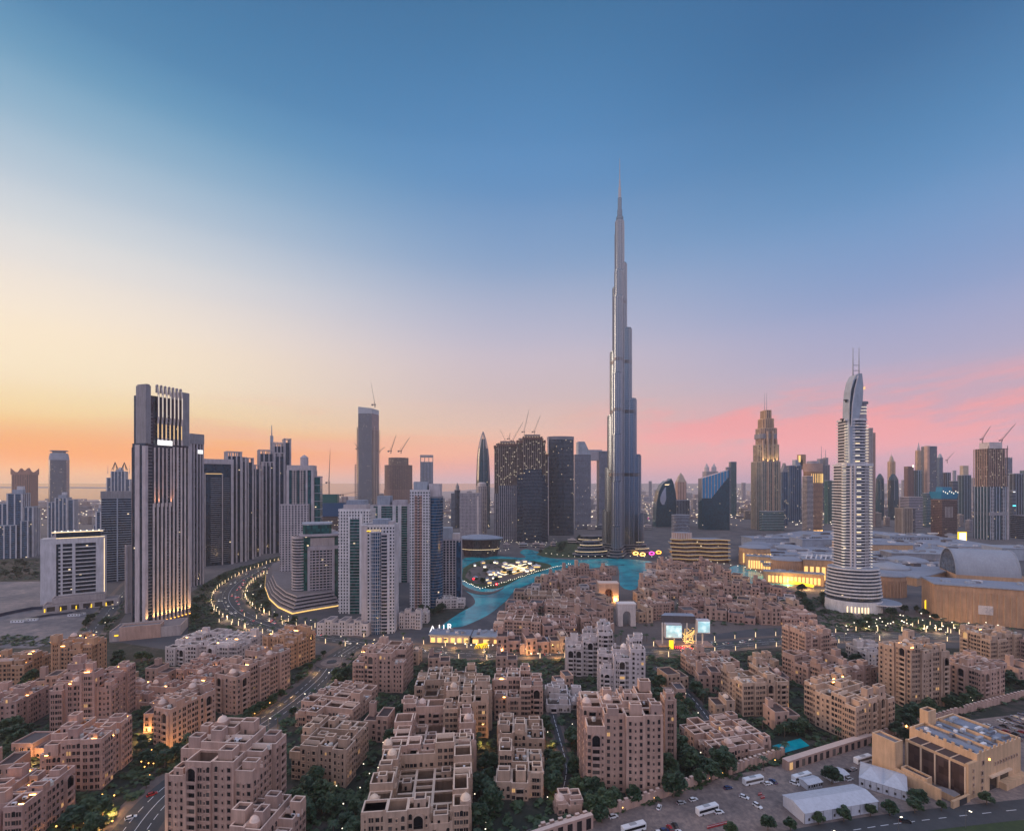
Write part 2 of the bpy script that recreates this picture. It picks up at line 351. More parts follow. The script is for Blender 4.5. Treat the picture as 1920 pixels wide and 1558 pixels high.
# sea beyond the coast on the left horizon
sea = NT('sea_water'); sea.b.inputs['Base Color'].default_value = (.05,.08,.1,1); sea.b.inputs['Roughness'].default_value = .18
bn = sea.new('ShaderNodeBump'); bn.inputs['Strength'].default_value = .15; sea.l(sea.noise(sea.coord('Object'), .05, 3), bn.inputs['Height']); sea.l(bn.outputs[0], sea.b.inputs['Normal'])
sheet('sea', [(-1500,941),(120,938),(300,934),(480,936),(600,931),(700,930),(860,920),(950,912),(980,906.6),(-1500,906.6)], .5, sea.m)
sheet('sand_bar', [(-1500,913),(60,912.5),(200,913.5),(330,912.2),(430,913),(430,915),(200,916),(60,915),(-1500,916)], .8, GM['sand'])
# lake
lake = NT('lake_water'); nn = lake.noise(lake.coord('Object'), .03, 7, .68)
lake.l(lake.ramp(nn, [(.35,(.0,.17,.23)),(.5,(.0,.31,.38)),(.65,(.01,.48,.52))]), lake.b.inputs['Base Color']); lake.b.inputs['Roughness'].default_value = .2; lake.b.inputs['Specular IOR Level'].default_value = .25  # glow of lamps under the water is put into the turquoise
bn = lake.new('ShaderNodeBump'); bn.inputs['Strength'].default_value = .12; lake.l(lake.noise(lake.coord('Object'), .5, 3), bn.inputs['Height']); lake.l(bn.outputs[0], lake.b.inputs['Normal'])
sheet('garden_ground', [(-700,1700),(-500,1270),(0,1215),(230,1205),(420,1235),(640,1225),(960,1235),(1400,1215),(1960,1215),(2300,1290),(2100,1360),(1640,1420),(1200,1530),(900,1640),(900,2600),(-700,2600)], .04, GM['garden'])
sheet('island_ground', [(905,1232),(915,1190),(945,1138),(972,1108),(1020,1087),(1060,1068),(1150,1057),(1215,1050),(1340,1054),(1440,1092),(1545,1130),(1560,1168),(1400,1180),(1230,1205),(1060,1225)], .05, GM['paving'])
sheet('lake', crom([(826,1178),(850,1176),(872,1173),(915,1153),(948,1127),(968,1106),(1010,1089),(1060,1076),(1120,1064),(1158,1062),(1163,1098),(1192,1104),(1216,1064),(1218,1052),(1150,1047),(1080,1049),(1030,1046),(1008,1034),(985,1030),(975,1036),(985,1046),(930,1042),(872,1046),(864,1062),(866,1100),(884,1116),(890,1132),(860,1150),(832,1170)],3), .10, lake.m)
sheet('lake_basin', crom([(1362,1072),(1372,1062),(1395,1060),(1425,1074),(1462,1090),(1496,1094),(1470,1101),(1425,1097),(1385,1088)],3), .10, lake.m)
sheet('park_island', crom([(868,1066),(890,1054),(930,1048),(985,1050),(1022,1056),(1034,1062),(1012,1072),(975,1084),(952,1096),(925,1104),(890,1098),(866,1086)],3), .35, GM['grass'])
sheet('promenade', crom([(862,1092),(880,1104),(905,1110),(930,1108),(945,1100),(940,1106),(920,1114),(892,1114),(866,1104)],3), .45, GM['paving'])
sheet('wasteland', [(-600,1215),(-400,1100),(-100,1082),(90,1090),(92,1135),(165,1150),(150,1200),(60,1215)], .06, GM['sand'])
sheet('sandy_lot', [(880,1680),(950,1566),(1180,1500),(1420,1442),(1640,1388),(1800,1352),(2300,1290),(2300,1420),(1900,1530),(1600,1556),(1330,1640),(1200,1800)], .06, GM['dirt'])
sheet('park_lawn', crom([(1005,1040),(1040,1018),(1100,1008),(1150,1012),(1160,1030),(1140,1044),(1080,1046),(1030,1046)],3), .15, GM['grass'])
sheet('mall_deck', [(1385,1130),(1400,1060),(1560,1115),(1700,1140),(1960,1190),(1960,1200),(1500,1185)], .07, GM['paving'])
sheet('verge', [(1560,1600),(1700,1552),(1960,1534),(2100,1600)], .09, GM['grass'])
for k, pl in enumerate(([(352,1188),(358,1110),(420,1072),(560,1032),(640,1016),(650,1056),(505,1100),(510,1158),(620,1192)],[(140,1226),(158,1176),(196,1130),(245,1086),(285,1080),(250,1130),(215,1180),(200,1226)],[(1480,1190),(1500,1120),(1552,1108),(1660,1142),(1950,1184),(1950,1198)],[(-400,1094),(-400,1046),(76,1046),(80,1090)],[(780,1176),(786,1130),(826,1122),(866,1128),(880,1140),(850,1156),(820,1176)])): sheet('garden_ground', pl, .045+.012*k, GM['garden'])
ROADS = []
def road(px, w, z=.14, lanes=2, walk=5, walkmat='paving', n=6):
    P = crom([G(*p) for p in px], n); ROADS.append((P, w/2+walk*.3))
    def strip(half, zz, name, mat, off=0):
        b = MB(); vs = []
        for i, (x, y) in enumerate(P):
            x0,y0 = P[max(i-1,0)]; x1,y1 = P[min(i+1,len(P)-1)]; L = math.hypot(x1-x0,y1-y0); nx, ny = (y1-y0)/L, -(x1-x0)/L
            vs += [(x+nx*(off-half), y+ny*(off-half), zz), (x+nx*(off+half), y+ny*(off+half), zz)]
        b.add(vs, [(2*i, 2*i+1, 2*i+3, 2*i+2) for i in range(len(P)-1)], mat)
        return b
    if walk: setp(strip(w/2+walk, z-.05, 'pavement', GM[walkmat]).build('pavement'), kind='structure')
    setp(strip(w/2, z, 'road', GM['asphalt']).build('road'), kind='structure')
    mk = MB(); acc = 0
    for i in range(len(P)-1):
        x0,y0 = P[i]; x1,y1 = P[i+1]; L = math.hypot(x1-x0,y1-y0); ux, uy = (x1-x0)/L, (y1-y0)/L
        for off in ([0] if lanes == 2 else [-w/4, 0, w/4]):
            s = 0
            while s < L:
                l = 4 if off or lanes == 2 else 8
                a, e = s, min(s+l, L); c = lambda t, o: (x0+ux*t-uy*(off+o), y0+uy*t+ux*(off+o), z+.02)
                mk.add([c(a,.15), c(a,-.15), c(e,-.15), c(e,.15)], [(0,1,2,3)], WHITEP); s += 12 if off or lanes == 2 else 8.5
    setp(mk.build('road_marking'), kind='structure')
    return P
R1 = road([(150,1760),(225,1600),(315,1485),(450,1385),(545,1318),(598,1272),(628,1236),(670,1208)], 19, .14, 4, 6)
R2 = road([(430,1160),(520,1180),(600,1194),(690,1206),(780,1217),(900,1226),(1060,1222),(1230,1222),(1400,1206),(1560,1196),(1700,1192),(2000,1204)], 20, .16, 4, 6)
R3 = road([(610,1196),(500,1172),(438,1140),(432,1108),(470,1078),(540,1050),(620,1028)], 28, .18, 4, 8)
R4 = road([(150,1225),(170,1190),(200,1150),(235,1105),(262,1075)], 15, .14, 2, 5)
R5 = road([(1250,1640),(1420,1592),(1600,1556),(1760,1534),(2000,1508)], 12, .13, 2, 5, 'dirt')
R6 = road([(1230,1250),(1290,1300),(1330,1350),(1360,1400)], 5, .12, 2, 2)
R7 = road([(1050,1500),(1062,1440),(1048,1380),(1035,1330),(1030,1280)], 5, .12, 2, 2)
def onroad(x, y):
    for P, h in ROADS:
        for i in range(len(P)-1):
            (ax,ay),(bx,by) = P[i], P[i+1]; dx, dy = bx-ax, by-ay
            t = max(0, min(1, ((x-ax)*dx+(y-ay)*dy)/(dx*dx+dy*dy)))
            if (x-ax-t*dx)**2+(y-ay-t*dy)**2 < h*h: return True
    return False
# roundabout
gx, gy = G(622,1242); b = MB(); b.prism(EL(13,13,28,gx,gy), .17, .4, GM['paving']); b.prism(EL(9,9,28,gx,gy), .41, .6, GM['dirt']); b.prism(EL(4,4,20,gx,gy), .61, 1.0, GM['asphalt'])
setp(b.build('roundabout'), kind='structure')
# ---------------------------------------------------------------- towers
def crane(label, px, dist, z0, mast, jib, elv, az, group='luffing cranes on the building sites', sc_=1):
    x = (px-960)/F*dist
    t = thing('tower_crane', label, 'crane', (x, dist, z0), radians(az), group)
    b = MB(); w = 1.6*sc_
    for sx_, sy_ in ((-1,-1),(1,-1),(1,1),(-1,1)): b.bar((sx_*w/2,sy_*w/2,0), (sx_*w/2,sy_*w/2,mast), .45*sc_, CRANE)
    for k in range(int(mast/(2*w))):
        z = k*2*w; b.bar((-w/2,-w/2,z), (w/2,-w/2,z+2*w), .3*sc_, CRANE); b.bar((w/2,-w/2,z), (w/2,w/2,z+2*w), .3*sc_, CRANE)
    b.build('mast', t)
    e = radians(elv); J = MB(); tip = (jib*cos(e), 0, mast+jib*sin(e))
    J.bar((0,-.6*sc_,mast), tip, .7*sc_, CRANE, .4*sc_); J.bar((0,.6*sc_,mast), tip, .7*sc_, CRANE, .4*sc_); J.bar((-1,0,mast+2.4*sc_), (tip[0],0,tip[2]+.4), .6*sc_, CRANE, .35*sc_)
    J.build('jib', t)
    c = MB(); c.box(-7*sc_,-.5,-1.2*sc_,1.2*sc_,mast-.5,mast+1.2*sc_,CRANE); c.box(-8*sc_,-5*sc_,-1.5*sc_,1.5*sc_,mast-2*sc_,mast+2*sc_,DARK); c.build('counterweight', t)
    c = MB(); c.box(.4,2.4*sc_,-2*sc_,-.2,mast-1,mast+1.8*sc_,DARK); c.build('cab', t)
    c = MB(); c.bar((-3*sc_,0,mast+1), (-1.5*sc_,0,mast+8*sc_), .5*sc_, CRANE); c.bar((-1.5*sc_,0,mast+8*sc_), tip, .22*sc_, CRANE); c.build('pendant_frame', t)
    return t
def mast(b, x, y, z0, z1, w=1.0):
    root = b if not isinstance(b, MB) else None
    if root: m = MB(); m.bar((x,y,z0), (x,y,z1), w, METAL, w*.35); m.build('mast', root); return
    b.bar((x,y,z0), (x,y,z1), w, METAL, w*.35)
def roofbox(t, x0,x1,y0,y1,z0,z1,mat):
    t.p('plant_room').box(x0,x1,y0,y1,z0,z1,mat)
# --- left background
t = Tw('tower', 'reddish brown tower whose roofline rises into pointed curved corners', 20,73,962,12,.9)
z1 = t.z(889); t.tier(RC(t.w,t.d,6), 0, z1, GL['brown'], WL['rust'], WL['rust'], 3.8, .8, 1.2, 7, 2.2, 1.0, par=False)
b = t.p('crown'); q = offs(RC(t.w,t.d,3), 2.5); n = len(q)
for i in range(n):
    a, c = q[i], q[(i+1)%n]; L = math.hypot(a[0]-c[0],a[1]-c[1]); m = 10 if L > 8 else 1
    for k in range(m):
        u0,u1 = k/m,(k+1)/m; P = lambda u: (a[0]+(c[0]-a[0])*u, a[1]+(c[1]-a[1])*u)
        hz = lambda u: z1+5+(26*abs(2*u-1)**1.6 if L > 8 else 26) + (8*max(0,1-abs(u-.5)*6) if L > 8 else 0)
        (x0,y0),(x1,y1) = P(u0),P(u1); b.add([(x0,y0,z1-2),(x1,y1,z1-2),(x1,y1,hz(u1)),(x0,y0,hz(u0))], [(0,1,2,3)], WL['rust'])
t.done()
t = Tw('tower', 'smooth dark grey tower with rounded shoulders and flat cap plate', 89,132,966,22,.75)
z1 = t.z(862); t.tier(RC(t.w,t.d,9), 0, z1, GL['grey'], WL['bluegrey'], None, 4, .2, .35, par=False)
b = t.p('crown'); b.loft([[(x*k,y*k,z) for x,y in RC(t.w,t.d,9)] for k,z in ((1,z1),(.97,t.z(856)),(.9,t.z(851)),(.84,t.z(849)))], WL['bluegrey']); b.prism(RC(t.w*.9,t.d*.9,8), t.z(846), t.z(844), WL['grey']); b.prism(R(t.w*.6,t.d*.6), t.z(849)-1, t.z(846), WL['grey'])
t.done()
def exec_tower(label, l, r, base, tops, spire=None, rot=28):
    t = Tw('residential_tower', label, l, r, base, rot, .8, 'tower', 'white and blue glass residential towers')
    w, d = t.w, t.d
    for (x0,x1,y0,y1), py in tops:
        P = R((x1-x0)*w, (y1-y0)*d, (x0+x1)/2*w, (y0+y1)/2*d); z = t.z(py)
        t.tier(P, 0, z, GL['blue'], WL['bluegrey'], WL['white'], 3.6, .3, .4, max(9,w*.16), 1.9, .8, RF['light'], True)
    z = t.z(tops[0][1]); b = t.p('crown'); b.prism(R(w*.3,d*.3), z, z+8, WL['bluegrey']); b.prism(R(w*.18,d*.2,w*.06), z+8, z+15, WL['white'])
    if spire:
        for s in (-1,1):
            for yy in (-1,1):
                for k in (-1,1): t.p('spire_frame').bar((s*w*.2+k*w*.11, yy*d*.2, z+6), (s*w*.2, 0, t.z(spire)), 1.6, DARK)
        for s in (-1,1): mast(t.root, s*w*.46, -d*.3, z-8, z+22, 1.6)
    return t.done()
exec_tower('white framed blue glass tower group at the left edge, stepped top', -8,76,1048, [((-.2,.22,-.5,.4),926),((-.5,-.2,-.4,.4),945),((.22,.5,-.4,.4),952),((-.42,.1,-.62,-.5),985),((.2,.42,-.62,-.5),978)])
exec_tower('white framed blue glass tower below the rounded grey tower', 88,147,1014, [((-.2,.25,-.5,.4),934),((-.5,-.2,-.4,.4),942),((.25,.5,-.4,.4),938)])
exec_tower('white framed blue glass tower crowned with two dark pyramid frames', 199,249,985, [((-.3,.3,-.5,.4),884),((-.5,-.3,-.4,.4),896),((.3,.5,-.4,.4),899)], 866)
exec_tower('short white framed glass block between the two dark banded towers', 176,196,1040, [((-.3,.3,-.5,.4),960),((-.5,-.3,-.4,.4),985),((.3,.5,-.4,.4),990)])
t = Tw('office_tower', 'dark slab tower with even horizontal bands and plain grey top', 190,252,1092,33,.5)
t.tier(R(t.w,t.d), 0, t.z(934), GL['dark'], WL['bluegrey'], None, 3.6, .5, .8, par=False); t.p('pier').box(-.8,.8,-t.d/2-1.2,-t.d/2,0,t.z(934),WL['bluegrey'])
t.p('crown').prism(offs(R(t.w,t.d),.9), t.z(934), t.z(921), WL['grey'], RF['grey']); t.done()
# --- white balcony block with glass penthouse
t = Tw('apartment_block', 'white slab block with stacked balconies and lit glass penthouse', 77,199,1134,34,.28,'apartment block')
w, d = t.w, t.d; zt = t.z(1013); t.tier(R(w,d), 0, zt, GL['dark'], None, None, par=False, roof=RF['grey'])
b = t.p('wall'); b.box(-w/2-.5,-w*.27,-d/2-1.2,d/2+.5,0,zt+2,WL['white']); b.box(w*.36,w/2+.5,-d/2-1.2,d/2+.5,0,zt+2,WL['white']); b.box(-w*.27,w*.36,-d/2-1.0,-d/2,zt-5,zt+1.7,WL['white']); b.box(-.02*w,.03*w,-d/2-1.6,-d/2,0,zt-5,WL['white'])
n = 15
for k in range(1, n):
    z = k*(zt-5)/n; by = MB(); by.prism([(-.17*w,-d/2),(-.17*w,-d/2-1.5),(-.09*w,-d/2-2.3),(-.02*w,-d/2-2.0),(-.02*w,-d/2)][::1], z-.4, z+.7, WL['white']); by.build('balcony', t.root)
    by = MB(); by.prism([(.03*w,-d/2),(.03*w,-d/2-1.5),(.2*w,-d/2-2.2),(.36*w,-d/2-1.5),(.36*w,-d/2)], z-.4, z+.7, WL['white']); by.build('balcony', t.root)
    t.p('wall').box(-.235*w,-.17*w,-d/2-.9,-d/2,z-.9,z+.9,WL['white'])
b = t.p('wall'); b.box(-.2*w,-.17*w,-d/2-1.3,-d/2,0,zt-5,WL['white'])
p = t.p('penthouse'); p.box(-w*.28,w*.42,-d*.35,d*.4,zt+.2,zt+9,GL['dark']); p.box(-w*.34,w*.48,-d*.5,d*.5,zt+9,zt+10.2,WL['bluegrey'])
p = t.p('light_strip'); p.box(-w*.34,w*.48,-d*.5-.3,-d*.5-.02,zt+9.1,zt+9.9,LT['soft']); p.box(-w*.27,w/2+.4,-d/2-1.5,-d/2-1.22,zt+2.02,zt+2.6,LT['soft']); p.box(w*.497,w*.497+.5,-d/2-1.6,-d/2-1.22,6,zt,LT['soft'])
for k in range(8): t.p('roof_lamp').box(-w*.3+k*w*.1,-w*.3+k*w*.1+1,-d*.5+1,-d*.5+2,zt+10.2,zt+11.2,LT['white'])
t.done()
t = Tw('podium', 'low stone podium with lit openings under the white slab block', 80,226,1150,34,.3,'podium')
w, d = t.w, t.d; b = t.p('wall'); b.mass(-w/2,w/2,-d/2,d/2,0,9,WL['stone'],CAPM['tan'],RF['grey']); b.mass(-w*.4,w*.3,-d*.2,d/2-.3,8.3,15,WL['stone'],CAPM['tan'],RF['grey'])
for k in range(6): bb = MB(); bb.box(-w*.45+k*w*.155,-w*.45+k*w*.155+7,-d/2-.08,-d/2+.1,1.2,6.5,GL['warm']); bb.build('shop_front', t.root)
for k in range(5): bb = MB(); bb.box(-w*.48+k*w*.2,-w*.48+k*w*.2+.8,-d/2-.9,-d/2-.1,1,5,LT['yellow']); bb.build('wall_lamp', t.root)
t.done()
# --- the tall fluted tower on the left
C = (-386.0, 512.0); rt = atan2(46,16); w, d = 49.0, 20.0; u = (cos(rt), sin(rt)); inn = (-sin(rt), cos(rt))
loc = (C[0]+u[0]*w/2+inn[0]*d/2, C[1]+u[1]*w/2+inn[1]*d/2)
FOOT.append((*loc, w, d, u[0], u[1]))
T = thing('fluted_tower', 'tallest tower on the left, pale fluted piers with lit blank sign band and amber uplights', 'tower', (*loc,0), rt)
Z = lambda py, Y=530: hgt(py, Y)
core = MB(); core.box(-w/2,w/2,-d/2,d/2,0,Z(833),GL['dark']); core.box(-w/2+1,w/2-1.5,-d/2+1,d/2-1,Z(833),Z(745),GL['dark']); core.build('curtain_wall', T)
st = MB(); ps = [-w/2+8.2+i*4.35 for i in range(10)]
for i, x in enumerate(ps):
    lowtop = Z(943) if i in (0,1,2,3,4) else Z(837)
    st.prism([(x-.85,-d/2+.1),(x-.85,-d/2-1.0),(x+.85,-d/2-1.0),(x+.85,-d/2+.1)], 0, lowtop, WL['pale'], bottom=False)
    if i in (0,1,2,3,4): st.prism([(x+.6,-d/2+.1),(x+.6,-d/2-.7),(x+1.9,-d/2-.7),(x+1.9,-d/2+.1)], Z(950), Z(840), WL['pale'])
st.box(-w/2-.6,-w/2+2.2,-d/2-1.0,-d/2+4,0,Z(838),WL['mauve']); st.box(-w/2-.7,-w/2,-d/2+8,-d/2+15,0,Z(836),WL['mauve']); st.box(-w/2-.7,-w/2,-d/2+20,d/2,0,Z(840),WL['mauve']); st.box(w/2-2,w/2+.6,-d/2-1.2,d/2,0,Z(833),WL['mauve'])
st.build('pier', T)
fl = MB()
for k in range(1, 64):
    z = k*3.55
    fl.box(ps[3]+1.3,ps[4]-1.0,-d/2-.9,-d/2,z-.9,z,WL['grey']); fl.box(ps[6]+1.2,ps[7]-1.2,-d/2-.9,-d/2,z-.9,z,WL['grey']) if z < Z(850) else None
    fl.box(-w/2+2.3,ps[0]-1.2,-d/2-.35,-d/2,z-.6,z,WL['grey'])
fl.build('floor_edge', T)
up = MB(); up.box(-w/2+.4,-w/2+5.6,-d/2-.2,d/2-5,Z(833),Z(728),WL['grey']); up.box(-w/2+1.2,-w/2+5.0,-d/2+.6,d/2-6,Z(728),Z(725.5),WL['grey'])
up.box(w/2-9,w/2-.5,-d/2-.2,d/2-.5,Z(833),Z(737,555),WL['grey']); up.build('shoulder', T)
sg = MB(); sg.box(ps[1]-1,ps[4]+1.6,-d/2-2.3,-d/2-1.6,Z(835),Z(826),LT['sign']); sg.build('sign_panel', T)
cf = MB(); le = MB()
for i in range(1, 8):
    x = ps[i]+.4; y = -d/2+.2
    for a, b_ in (((x,y-.6,Z(833)),(x,y-.6,Z(795))),((x,y-.6,Z(795)),(x,y-1.6,Z(783))),((x,y-1.6,Z(783)),(x,y-1.6,Z(742))),((x,y-1.6,Z(742)),(x,y+1.0,Z(723)))): cf.bar(a, b_, 1.3, WL['pale'])
    le.box(x-.75,x-.3,y-2.5,y-2.28,Z(783),Z(742),LT['strip']); le.box(x-.75,x-.3,y-1.5,y-1.28,Z(822),Z(796),LT['gold'])
    cf.box(x-.7,x+.7,y-.3,y+2.4,Z(738),Z(724),WL['grey'])
cf.build('crown_fin', T); le.build('light_strip', T)
gl_ = MB()
for x in ps: gl_.box(x-.5,x+.5,-d/2-2.6,-d/2-1.9,.5,1.2,LT['amber'])
gl_.build('uplight', T)
for x in ps+[-w/2+1]:
    for zz, en in ((2.5,5200),):
        L = bpy.data.lights.new('uplight_lamp','SPOT'); L.energy = en*6; L.color = (1,.5,.14); L.spot_size = radians(48); L.spot_blend = .9; L.shadow_soft_size = .3
        o = bpy.data.objects.new('uplight_lamp', L); COL.objects.link(o); o.parent = T; o.location = (x,-d/2-3.2,zz); o.rotation_euler = (radians(180-7),0,0)
for x in (ps[0],ps[1],ps[4]):
    L = bpy.data.lights.new('uplight_lamp','SPOT'); L.energy = 16000; L.color = (1,.36,.12); L.spot_size = radians(48); L.spot_blend = .9
    o = bpy.data.objects.new('uplight_lamp', L); COL.objects.link(o); o.parent = T; o.location = (x+1,-d/2-3.0,Z(948)); o.rotation_euler = (radians(180-8),0,0)
t = Tw('hotel_podium', 'broad stone podium at the foot of the tall fluted tower', 192,362,1205,22,.55,'podium',foot=False)
w2,d2 = t.w,t.d; b = t.p('wall'); b.mass(-w2*.42,w2*.45,-d2*.5,d2*.3,0,10,WL['stone'],CAPM['tan'],RF['grey']); b.mass(-w2*.3,w2*.2,-d2*.52,-d2*.2,0,13,WL['tan'],CAPM['tan'],RF['grey'])
for k in range(4): bb = MB(); bb.box(-w2*.36+k*9,-w2*.36+k*9+3,-d2*.5-.4,-d2*.5,5,6.2,LT['yellow']); bb.build('wall_lamp', t.root)
t.done()
t = Tw('slab_block', 'plain narrow mauve slab standing left of the fluted tower', 234,252,1150,60,.5)
t.p('wall').mass(-t.w/2,t.w/2,-t.d/2,t.d/2,0,t.z(1022),WL['mauve'],CAPM['pale'],RF['grey']); fins(t.p('pier'),R(t.w,t.d),0,t.z(1024),5,1.2,.5,WL['stone']); t.done()
t = Tw('fluted_tower', 'darker twin of the fluted tower half hidden behind it, with a small lit sign', 346,381,1100,70,.6)
t.tier(R(t.w,t.d), 0, t.z(815), GL['dark'], None, WL['mauve'], sp=4.4, fw=2, fo=1.2, ends=True); t.p('crown').box(-t.w/2-.5,t.w/2+.5,-t.d/2-1.6,t.d/2,t.z(832),t.z(813),WL['grey']); t.p('sign_panel').box(t.w*.02,t.w*.4,-t.d/2-2,-t.d/2-1.62,t.z(850),t.z(843),LT['sign']); t.done()
# --- portal block and stepped rows
t = Tw('portal_block', 'dark glass block inside a broad mauve portal frame with a lit inner frame', 356,437,1064,38,.45)
w,d = t.w,t.d; zt = t.z(862); t.tier(R(w,d),0,zt-1,GL['dark'],None,None,par=False)
b = t.p('portal_frame'); b.box(-w/2-.6,w/2+.6,-d/2-2,d/2+.6,zt-7,zt+2,WL['mauve']); b.box(w/2-3.5,w/2+.6,-d/2-2,d/2+.6,0,zt-7,WL['mauve']); b.box(-w/2-.6,-w/2+1.5,-d/2-2,d/2+.6,zt-24,zt-7,WL['mauve'])
b = t.p('inner_frame'); b.box(-w*.2,-w*.17,-d/2-1.8,-d/2,0,zt-24,WL['stone']); b.box(w*.22,w*.25,-d/2-1.8,-d/2,0,zt-24,WL['stone']); b.box(-w*.17,w*.22,-d/2-1.6,-d/2,zt-26,zt-24,WL['stone']); t.p('light_strip').box(-w*.17,w*.22,-d/2-1.95,-d/2-1.62,zt-25,zt-24.3,LT['gold'])
for k in range(2,int((zt-26)/3.6)):
    z = k*3.6; f_ = t.p('floor_edge'); f_.box(-w*.05,w*.2,-d/2-.9,-d/2,z-.8,z,WL['grey']); f_.box(-w*.48,-w*.22,-d/2-1.2,-d/2,z-.9,z,WL['stone']); f_.box(w*.27,w*.42,-d/2-.6,-d/2,z-.6,z,WL['grey'])
t.done()
def fluted(label, l, r, base, parts, rot=40, ratio=.6, cat='tower', spire=None, glass='dark', stone='mauve'):
    t = Tw('fluted_tower', label, l, r, base, rot, ratio, cat, 'stepped fluted towers along the boulevard'); w,d = t.w,t.d
    for (x0,x1,y0,y1), py in parts:
        P = R((x1-x0)*w,(y1-y0)*d,(x0+x1)/2*w,(y0+y1)/2*d); z = t.z(py)
        t.tier(P,0,z-9,GL[glass],None,WL[stone],sp=8.5,fw=2.4,fo=1.1,ends=True,par=False)
        fins(t.p('crown'),P,z-9,z-1.5,8.5,2.4,1.1,WL[stone],True); q = offs(P,1.4); qi = offs(P,-1.4); n = 4
        t.p('crown').add([(x,y,zz) for zz,pl in ((z-1.5,q),(z,q),(z,qi),(z-1.5,qi)) for x,y in pl],[(k*n+i,k*n+(i+1)%n,((k+1)%4)*n+(i+1)%n,((k+1)%4)*n+i) for k in range(4) for i in range(n)],WL[stone])
    if spire: x,y,za,py = spire; mast(t.root,x*w,y*d,t.z(za),t.z(py),3.6); t.p('mast').box(x*w-3,x*w+3,y*d-3,y*d+3,t.z(860),t.z(815),WL['bluegrey'])
    return t.done()
fluted('stepped fluted tower next to the portal block, tallest of its row', 421,462,1056,[((-.5,.25,-.5,.5),846),((.25,.5,-.4,.5),856)])
fluted('middle fluted tower of the descending row by the portal block', 453,475,1050,[((-.5,.5,-.5,.5),858)])
fluted('lowest fluted tower at the end of the descending row', 468,488,1044,[((-.5,.5,-.5,.5),871)])
fluted('grey fluted tower cluster topped by a thin dark spire and an open crown', 483,546,1038,[((-.5,-.05,-.5,.5),843),((-.05,.3,-.35,.5),828),((.3,.5,-.3,.5),820),((-.42,-.05,-.75,-.5),866),((-.05,.28,-.7,-.35),848)],32,.6,'tower',(-.08,.1,840,795))
t = Tw('apartment_tower', 'stone and teal glass tower with lower left wing and small roof lantern', 528,603,1092,12,.5)
w,d = t.w,t.d; z1 = t.z(874); t.tier(R(w*.7,d,w*.0,0),0,z1,GL['teal'],None,None,par=False,roof=RF['grey'])
for x0,x1 in ((-.2,-.1),(.0,.09)): t.tier(R((x1-x0+.04)*w,1.6,(x0+x1)/2*w,-d/2-.8),0,z1-6,GL['dark'],WL['stone'],WL['stone'],3.4,.2,1.5,3.2,1.2,.5,par=False)
t.p('crown').box(-w*.36,w*.36,-d/2-1.2,d/2+.5,z1-6,z1+1.5,WL['mauve']); fins(t.p('pier'),R(w*.7,d),0,z1-6,w*.17,2.6,1.3,WL['mauve'],True)
t.tier(R(w*.2,d*.8,w*.43,d*.05),0,t.z(894),GL['green'],WL['mauve'],None,12,.3,.8)
t.tier(R(w*.75,d*.35,-w*.13,-d*.62),0,t.z(946),GL['dark'],WL['mauve'],WL['mauve'],3.5,.4,1.7,4.2,2.0,.5)
t.p('roof_lantern').lathe([(6,z1+1),(6,z1+13),(6.4,z1+13.2),(3.4,z1+16),(.2,z1+18)],8,WL['mauve'],w*.06,0); t.done()
t = Tw('apartment_tower', 'stone tower with rounded balcony corner and green glass penthouse', 546,634,1138,22,.65)
w,d = t.w,t.d; z1 = t.z(1003); t.tier(R(w*.8,d,w*.1,0),0,z1,GL['green'],None,None,par=False,roof=RF['grey'])
t.tier(R(w*.46,2,w*.13,-d/2-1),0,z1-18,GL['dark'],WL['mauve'],WL['mauve'],3.4,.5,1.2,4,1.0,.6,par=False)
b = t.p('portal_frame'); b.box(-w*.16,-w*.1,-d/2-3,-d/2,0,z1-14,WL['mauve']); b.box(-w*.16,w*.5,-d/2-3,-d/2,z1-18,z1-14,WL['mauve']); b.box(w*.36,w*.42,-d/2-2.6,-d/2,0,z1-18,WL['mauve']); b.box(-w*.1,w*.42,-d/2-1,-d/2+2,z1-13.9,z1-4,WL['stone']); b.box(-w*.34,w*.53,-d/2-3,d/2+1,z1-2,z1+.4,WL['mauve'])
t.tier(EL(w*.16,d*.3,18,-w*.32,-d*.2),0,z1-3,GL['dark'],WL['mauve'],None,3.4,1.2,1.5); t.p('penthouse').prism(RC(w*.62,d*.7,3,w*.05),z1+.4,t.z(985),GL['green'],RF['slate']); t.p('penthouse').prism(offs(RC(w*.62,d*.7,3,w*.05),1),t.z(985),t.z(982),WL['bluegrey']); t.done()
def poly_podium(name,label,px,floors,fh,wall,glass,taper=1.0,cat='podium',roof='light',edge=None):
    pts = [G(*p) for p in px]; a = sum(pts[i-1][0]*pts[i][1]-pts[i][0]*pts[i-1][1] for i in range(len(pts)))
    if a < 0: pts = pts[::-1]
    cx = sum(p[0] for p in pts)/len(pts); cy = sum(p[1] for p in pts)/len(pts); L = [(x-cx,y-cy) for x,y in pts]
    T = thing(name,label,cat,(cx,cy,0)); g = MB(); e = MB()
    for k in range(floors):
        q = offs(L,-k*taper); g.prism(offs(q,-1.2),k*fh,(k+1)*fh,glass,RF[roof]); e.prism(q,(k+1)*fh-1.5,(k+1)*fh+.3,wall,RF[roof])
    g.build('curtain_wall',T); e.build('floor_edge',T)
    if edge: s = MB(); s.prism(offs(L,.4),edge[0],edge[1],edge[2]); s.build('light_strip',T)
    return T
poly_podium('podium','curved pale podium of stacked decks wrapping the boulevard corner',[(499,1078),(497,1102),(505,1124),(522,1140),(548,1152),(580,1146),(640,1136),(600,1100),(545,1062)],5,3.6,WL['mauve'],GL['dark'],2.2,roof='grey',edge=(.6,1.5,LT['gold']))
